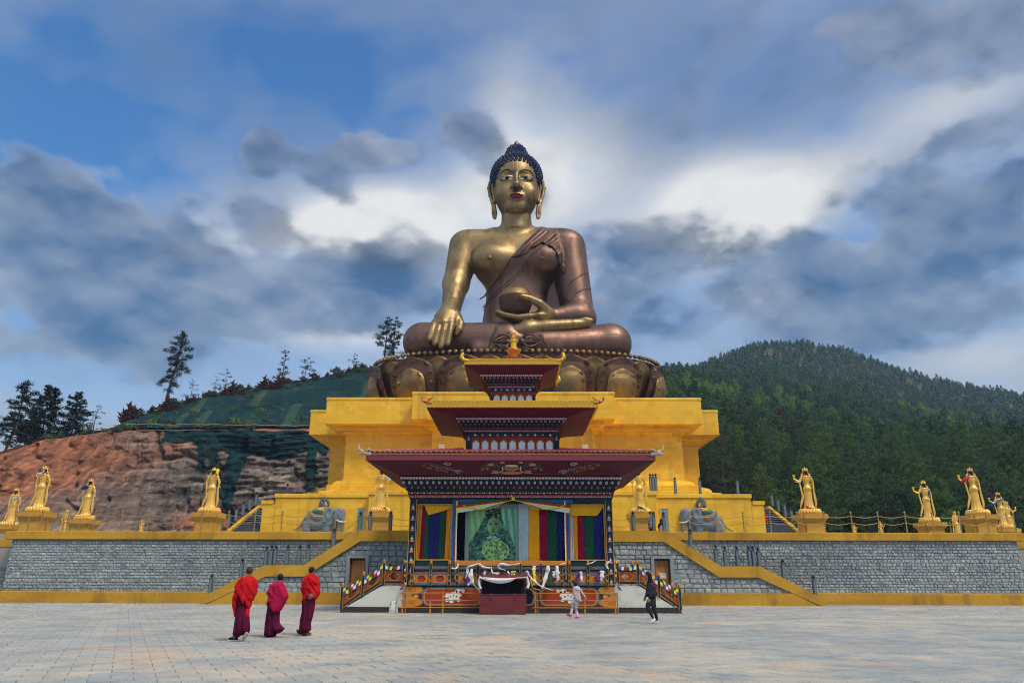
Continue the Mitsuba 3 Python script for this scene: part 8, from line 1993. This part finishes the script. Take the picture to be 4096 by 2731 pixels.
G1 = (-6.647, 20.016, 0)
monk(0, G1, 1490, 400, 735, 'shaven headed monk in bright red shawl, leftmost of the three walking monks',
     [(300, 740), (440, 740), (500, 1100), (525, 1260), (528, 1330), (470, 1360), (335, 1412), (245, 1395), (250, 1150), (262, 980)],
     [(350, 335), (420, 315), (470, 340), (560, 385), (592, 470), (600, 570), (590, 660), (540, 800), (520, 870), (500, 905), (495, 1010), (478, 1110), (450, 1050), (436, 880), (400, 790), (330, 700), (300, 800), (285, 930), (262, 1060), (248, 1125), (235, 1050), (215, 960), (180, 880), (165, 800), (180, 690), (205, 560), (215, 470), (270, 385)],
     [(345, 345), (400, 370), (460, 480), (480, 600), (470, 780), (440, 790), (430, 850), (380, 780), (330, 690), (240, 600), (215, 520), (280, 410)], (414, 255), 'hair_cropped', (-0.25, 0.97),
     lambda p, A_: np.minimum(rc(p, (A_([(275, 1400)])[0][0], 0, 0.16), (A_([(270, 1440)])[0][0], 0, 0.07), 0.045, 0.04), rc(p, (A_([(480, 1350)])[0][0], -0.02, 0.26), (A_([(478, 1330)])[0][0], -0.02, 0.18), 0.04, 0.04)),
     lambda A_: [('shoe', lambda p: np.maximum(shoe(p, (A_([(305, 1455)])[0][0], 0, 0.06), (A_([(170, 1470)])[0][0], 0.05, 0.05), 0.05), 0.03 - p[:, 2]), 'shoe_navy'), ('shoe_sole', lambda p: np.maximum(shoe(p, (A_([(305, 1455)])[0][0], 0, 0.03), (A_([(160, 1470)])[0][0], 0.05, 0.03), 0.054), np.maximum(p[:, 2] - 0.034, -p[:, 2])), 'shoe_white'),
                 ('shoe', lambda p: shoe(p, (A_([(512, 1340)])[0][0], -0.10, 0.20), (A_([(455, 1430)])[0][0], -0.05, 0.08), 0.05), 'shoe_navy'), ('shoe_sole', lambda p: shoe(p, (A_([(516, 1340)])[0][0], -0.125, 0.195), (A_([(458, 1438)])[0][0], -0.085, 0.065), 0.044), 'sole_tan')],
     ('robe_maroon', 'robe_red', 'robe_red'), 3, -0.055)
G2 = (-6.304, 21.278, 0)
monk(1, G2, 1415, 960, 708, 'short monk with bowed head in a crimson shawl, middle one of the three walking monks',
     [(860, 700), (1090, 760), (1090, 1020), (1100, 1160), (1150, 1215), (1210, 1250), (1160, 1320), (1100, 1350), (1030, 1330), (1010, 1400), (840, 1395), (835, 1200), (845, 960)],
     [(930, 425), (1020, 395), (1095, 400), (1150, 460), (1185, 540), (1190, 590), (1228, 650), (1222, 720), (1190, 800), (1140, 880), (1105, 965), (1040, 975), (985, 955), (930, 870), (900, 840), (850, 860), (838, 800), (850, 720), (860, 670), (830, 650), (815, 600), (850, 540), (865, 440)],
     [(960, 470), (1010, 440), (1090, 430), (1170, 540), (1222, 650), (1215, 730), (1150, 860), (1095, 960), (1010, 960), (930, 860), (935, 760), (980, 620)], (1028, 345), 'hair_black', (-0.72, 0.69),
     lambda p, A_: np.minimum(hand_sd(p, (A_([(880, 620)])[0][0], -0.20, A_([(880, 600)])[0][1]), (0.3, 0, -0.6)), rc(p, (-0.06, 0, 0.12), (-0.08, 0, 0.05), 0.04, 0.04)),
     lambda A_: [('shoe', lambda p: np.maximum(shoe(p, (A_([(985, 1400)])[0][0], -0.02, 0.04), (A_([(870, 1405)])[0][0], 0.06, 0.035), 0.045), -p[:, 2]), 'shoe_navy'), ('shoe', lambda p: shoe(p, (A_([(1040, 1350)])[0][0], 0.02, 0.09), (A_([(1015, 1390)])[0][0], 0.08, 0.05), 0.045), 'shoe_navy')],
     ('robe_maroon', 'robe_crimson', 'robe_crimson'), 8, -0.05)
G3 = (-5.555, 21.851, 0)
monk(2, G3, 1385, 1600, 690, 'monk in red shawl with hands clasped behind his back, rightmost of the three walking monks',
     [(1510, 720), (1760, 700), (1750, 900), (1730, 1050), (1700, 1150), (1715, 1290), (1640, 1330), (1570, 1345), (1500, 1330), (1500, 1100), (1520, 950)],
     [(1590, 275), (1650, 248), (1700, 255), (1775, 300), (1820, 430), (1838, 520), (1845, 580), (1825, 650), (1790, 720), (1700, 705), (1640, 740), (1560, 790), (1515, 770), (1510, 640), (1480, 580), (1460, 540), (1465, 460), (1490, 390), (1530, 310)],
     [(1560, 330), (1650, 290), (1760, 330), (1810, 440), (1700, 440), (1640, 460), (1690, 490), (1640, 560), (1650, 620), (1600, 620), (1570, 520), (1545, 430)], (1645, 210), 'hair_black', (0.45, 0.89),
     lambda p, A_: np.minimum(hand_sd(p, (A_([(1690, 645)])[0][0], -0.27, A_([(1690, 640)])[0][1]), (0.85, 0, -0.45)), hand_sd(p, (A_([(1740, 670)])[0][0], -0.29, A_([(1740, 665)])[0][1]), (-0.7, 0, -0.35))),
     lambda A_: [('shoe', lambda p: np.maximum(shoe(p, (A_([(1580, 1360)])[0][0], 0, 0.045), (A_([(1700, 1350)])[0][0], 0.04, 0.05), 0.055), -p[:, 2]), 'shoe_brown'), ('shoe', lambda p: shoe(p, (A_([(1475, 1310)])[0][0], -0.03, 0.13), (A_([(1520, 1350)])[0][0], 0.03, 0.06), 0.05), 'shoe_brown')],
     ('robe_maroon', 'robe_red', 'robe_red'), 13, -0.05)


def side_person(label, base, cx, cz, u, head_c, face, polys, skinf, extra, hair_f, hs=1.0):
    A_ = lambda P: at_px(P, cx, cz, u); hc = np.array([(head_c[0] - cx) / u, 0.0, (cz - head_c[1]) / u])
    def f_body(p): return smin(smin(head_sd(p, hc, face, hs)[0], rc(p, hc + np.array([0.01, 0, -0.06]) * hs, hc + np.array([0.02, 0, -0.2]) * hs, 0.045 * hs, 0.055 * hs), 0.02), skinf(p, A_), 0.01)
    ps = [('body', f_body, (-0.45, -0.35, -0.05), (0.45, 0.35, 1.85), 0.0095, 'skin', None), ('hair', lambda p: hair_f(p, hc, face, A_), (-0.4, -0.35, 0.6), (0.4, 0.35, 1.9), 0.010, 'hair_black', None)]
    for n_, P, th, y0, w, m_, sd in polys: ps.append((n_, (lambda PP, th, y0, w, sd: lambda p: pillow(p, A_(PP), th, y0, w) + folds(p, sd, 0.010, 14, 8))(P, th, y0, w, sd), (-0.5, -0.35, -0.05), (0.5, 0.35, 1.8), 0.0105, m_, None))
    for n_, f_, m_ in extra(A_): ps.append((n_, f_, (-0.5, -0.35, -0.05), (0.5, 0.35, 1.8), 0.009, m_, None))
    return person(label, base, 1.0, ps)


# the walking girl, from a 4.714 px zoom at (2200, 2310)
scaleg = 4.714
gx, gy = 2200, 2310
GC = (2.648, 30.394, 0)
ug_ = 4.714 * 96.5
side_person('girl in grey hooded top and leggings with pink socks, walking left before the barrier', GC, 480, 775, ug_, (425, 175), (-0.92, -0.25),
            [('leggings', [(430, 450), (520, 470), (515, 520), (490, 600), (480, 640), (440, 640), (425, 590), (428, 530), (415, 600), (370, 600), (372, 540), (395, 490)], 0.085, 0, 0.07, 'grey_leggings', 1), ('hooded_top', [(440, 225), (495, 215), (545, 245), (555, 300), (545, 340), (555, 430), (560, 490), (500, 492), (440, 470), (430, 400), (410, 380), (405, 300), (415, 250)], 0.13, 0, 0.1, 'grey_knit', 2),
             ('sleeve', [(535, 250), (555, 270), (600, 340), (635, 400), (625, 420), (600, 400), (560, 340), (535, 300)], 0.05, -0.08, 0.05, 'grey_knit', 3), ('hood', [(440, 262), (490, 255), (550, 270), (530, 318), (470, 300)], 0.07, -0.09, 0.06, 'grey_knit', 4),
             ('sock', [(370, 595), (418, 595), (400, 660), (385, 705), (345, 700), (362, 640)], 0.05, -0.02, 0.05, 'pink_sock', 5), ('sock', [(442, 635), (492, 630), (505, 690), (515, 745), (470, 745), (455, 690)], 0.05, 0.05, 0.05, 'pink_sock', 6)],
            lambda p, A_: hand_sd(p, (A_([(622, 408)])[0][0], -0.09, A_([(622, 408)])[0][1]), (0.35, 0, -0.9), 0.026),
            lambda A_: [('shoe', lambda p: shoe(p, (A_([(372, 715)])[0][0], -0.02, A_([(0, 715)])[0][1]), (A_([(305, 700)])[0][0], -0.02, A_([(0, 702)])[0][1]), 0.04), 'shoe_magenta'), ('shoe', lambda p: np.maximum(shoe(p, (A_([(510, 755)])[0][0], 0.05, 0.04), (A_([(440, 765)])[0][0], 0.05, 0.03), 0.042), -p[:, 2]), 'shoe_magenta'), ('shoe_sole', lambda p: np.maximum(shoe(p, (A_([(512, 770)])[0][0], 0.05, 0.012), (A_([(438, 770)])[0][0], 0.05, 0.012), 0.044), np.maximum(p[:, 2] - 0.02, -p[:, 2])), 'shoe_white')],
            lambda p, hc, fc, A_: np.minimum(np.maximum(head_sd(p, hc, fc, 0.86)[0] - 0.012, -(head_sd(p, hc, fc, 0.86)[1][:, 2] + 0.06 - 1.1 * np.clip(head_sd(p, hc, fc, 0.86)[1][:, 1] + 0.03, -0.05, 0.2))), pillow(p, A_([(425, 130), (480, 150), (498, 210), (480, 228), (435, 222), (425, 190)]), 0.075, 0, 0.06)), hs=0.86)
# the young woman, from a 4.075 px zoom at (2560, 2290)
WC = (5.16, 27.855, 0)
uw_ = 4.075 * 105.5
side_person('woman with long black hair, black jacket and pink collar, walking left before the right stair', WC, 230, 823, uw_, (165, 130), (-0.97, -0.1),
            [('trousers', [(165, 450), (280, 450), (275, 540), (280, 640), (297, 720), (292, 770), (262, 770), (235, 690), (210, 600), (195, 580), (175, 600), (215, 680), (238, 745), (200, 752), (160, 680), (118, 610), (115, 570), (130, 520)], 0.10, 0, 0.08, 'dark_denim', 11), ('jacket', [(150, 250), (200, 215), (260, 225), (285, 290), (290, 370), (298, 410), (270, 460), (200, 462), (150, 440), (125, 455), (108, 445), (125, 400), (140, 330)], 0.16, 0, 0.12, 'black_jacket', 12),
             ('sleeve', [(215, 260), (265, 280), (275, 350), (240, 420), (190, 462), (150, 470), (165, 435), (200, 390), (205, 310)], 0.055, -0.13, 0.05, 'black_jacket', 13), ('pink_collar', [(228, 185), (260, 195), (288, 240), (280, 252), (240, 245)], 0.10, 0.0, 0.07, 'hot_pink', 14)],
            lambda p, A_: np.minimum(np.minimum(hand_sd(p, (A_([(160, 470)])[0][0], -0.13, A_([(0, 468)])[0][1]), (-0.1, 0, -0.9)), hand_sd(p, (A_([(115, 445)])[0][0], 0.05, A_([(0, 448)])[0][1]), (-0.2, 0, -0.9))), np.minimum(rc(p, (A_([(275, 770)])[0][0], 0.03, A_([(0, 765)])[0][1]), (A_([(278, 790)])[0][0], 0.03, 0.06), 0.035), rc(p, (A_([(215, 745)])[0][0], -0.04, A_([(0, 740)])[0][1]), (A_([(222, 760)])[0][0], -0.04, 0.13), 0.035))),
            lambda A_: [('shoe', lambda p: np.maximum(shoe(p, (A_([(285, 803)])[0][0], 0.03, 0.05), (A_([(205, 812)])[0][0], 0.03, 0.03), 0.048), -p[:, 2]), 'shoe_white'), ('shoe', lambda p: shoe(p, (A_([(240, 765)])[0][0], -0.05, 0.125), (A_([(180, 808)])[0][0], -0.05, 0.035), 0.047), 'shoe_white')],
            lambda p, hc, fc, A_: np.minimum(np.maximum(head_sd(p, hc, fc)[0] - 0.014, -(head_sd(p, hc, fc)[1][:, 2] + 0.05 - 1.3 * np.clip(head_sd(p, hc, fc)[1][:, 1] + 0.02, -0.1, 0.2))), pillow(p, A_([(160, 78), (215, 85), (235, 150), (245, 230), (215, 262), (160, 275), (140, 262), (160, 210), (165, 150)]), 0.10, 0, 0.08)))
# two people coming down the right stair, from a 5.975 px zoom at (2580, 2030)
us_ = 5.975 * 64.5
side_person('man in a dark blue and white checked shirt at the head of the right stair', np.array([8.37, 45.55, 3.50]), 140, 760, us_, (135, 112), (0.95, -0.2),
            [('trousers', [(80, 440), (185, 450), (192, 600), (185, 760), (130, 760), (100, 640)], 0.11, 0, 0.09, 'black_wool', 21), ('shirt', [(85, 195), (130, 160), (160, 200), (175, 260), (188, 380), (190, 465), (140, 470), (70, 455), (60, 330), (62, 240)], 0.15, 0, 0.11, 'check_shirt', 22)],
            lambda p, A_: hand_sd(p, (A_([(150, 470)])[0][0], -0.14, A_([(0, 470)])[0][1]), (0.1, 0, -0.9)), lambda A_: [('shoe', lambda p: np.maximum(shoe(p, (0.0, 0, 0.05), (0.16, 0, 0.04), 0.05), -p[:, 2]), 'shoe_navy')],
            lambda p, hc, fc, A_: np.maximum(head_sd(p, hc, fc)[0] - 0.012, -(head_sd(p, hc, fc)[1][:, 2] - 0.0 - 0.9 * np.clip(head_sd(p, hc, fc)[1][:, 1] + 0.02, -0.1, 0.2))))
side_person('woman with a black scarf, beige jacket and violet skirt stepping down the right stair', np.array([9.0, 45.5, 3.22]), 395, 940, us_, (390, 360), (0.9, -0.3),
            [('skirt', [(320, 600), (470, 600), (500, 700), (510, 930), (380, 930), (335, 740)], 0.15, 0, 0.12, 'purple_skirt', 31), ('jacket', [(310, 470), (350, 420), (410, 420), (450, 520), (468, 620), (400, 615), (315, 615), (305, 540)], 0.16, 0, 0.12, 'beige_jacket', 32), ('scarf', [(300, 520), (300, 450), (340, 390), (390, 385), (430, 450), (480, 560), (490, 640), (450, 600), (420, 500), (360, 475), (320, 540)], 0.18, 0, 0.12, 'black_wool', 33)],
            lambda p, A_: hand_sd(p, (A_([(430, 515)])[0][0], -0.17, A_([(0, 515)])[0][1]), (0.9, 0, 0.1)), lambda A_: [('shoe', lambda p: np.maximum(shoe(p, (0.1, 0, 0.05), (0.26, 0, 0.04), 0.05), -p[:, 2]), 'shoe_navy'), ('pink_bag', lambda p: pillow(p, A_([(575, 760), (592, 770), (605, 830), (590, 845), (570, 835)]), 0.06, -0.05, 0.04), 'hot_pink')],
            lambda p, hc, fc, A_: np.maximum(head_sd(p, hc, fc)[0] - 0.02, -(head_sd(p, hc, fc)[1][:, 2] + 0.02 - 0.9 * np.clip(head_sd(p, hc, fc)[1][:, 1] + 0.0, -0.1, 0.2))))
side_person('person in a violet checked shirt standing on the podium roof above the left side stair', np.array([-18.027, 59.5, 6.85]), 100, 850, 500.0, (100, 62), (0.2, 1.0),
            [('trousers', [(40, 430), (160, 430), (150, 850), (50, 850)], 0.12, 0, 0.09, 'dark_denim', 41), ('shirt', [(20, 200), (70, 150), (130, 150), (180, 200), (200, 400), (150, 450), (50, 450), (0, 400)], 0.14, 0, 0.1, 'purple_check', 42)], lambda p, A_: hand_sd(p, (A_([(10, 430)])[0][0], 0, A_([(0, 430)])[0][1]), (0, 0, -1)), lambda A_: [],
            lambda p, hc, fc, A_: np.maximum(head_sd(p, hc, fc)[0] - 0.012, -(head_sd(p, hc, fc)[1][:, 2] + 0.06 - 0.9 * np.clip(head_sd(p, hc, fc)[1][:, 1] + 0.0, -0.1, 0.2))))
side_person('person in a red jacket climbing the right side stair behind the podium edge', np.array([18.972, 57.2, 4.75]), 100, 850, 500.0, (100, 62), (0.1, 1.0),
            [('trousers', [(40, 430), (160, 430), (150, 850), (50, 850)], 0.12, 0, 0.09, 'black_wool', 51), ('jacket', [(20, 200), (70, 150), (130, 150), (180, 200), (200, 400), (150, 470), (50, 470), (0, 400)], 0.14, 0, 0.1, 'red_jacket', 52)], lambda p, A_: hand_sd(p, (A_([(195, 430)])[0][0], 0, A_([(0, 430)])[0][1]), (0, 0, -1)), lambda A_: [],
            lambda p, hc, fc, A_: np.maximum(head_sd(p, hc, fc)[0] - 0.012, -(head_sd(p, hc, fc)[1][:, 2] + 0.06 - 0.9 * np.clip(head_sd(p, hc, fc)[1][:, 1] + 0.0, -0.1, 0.2))))
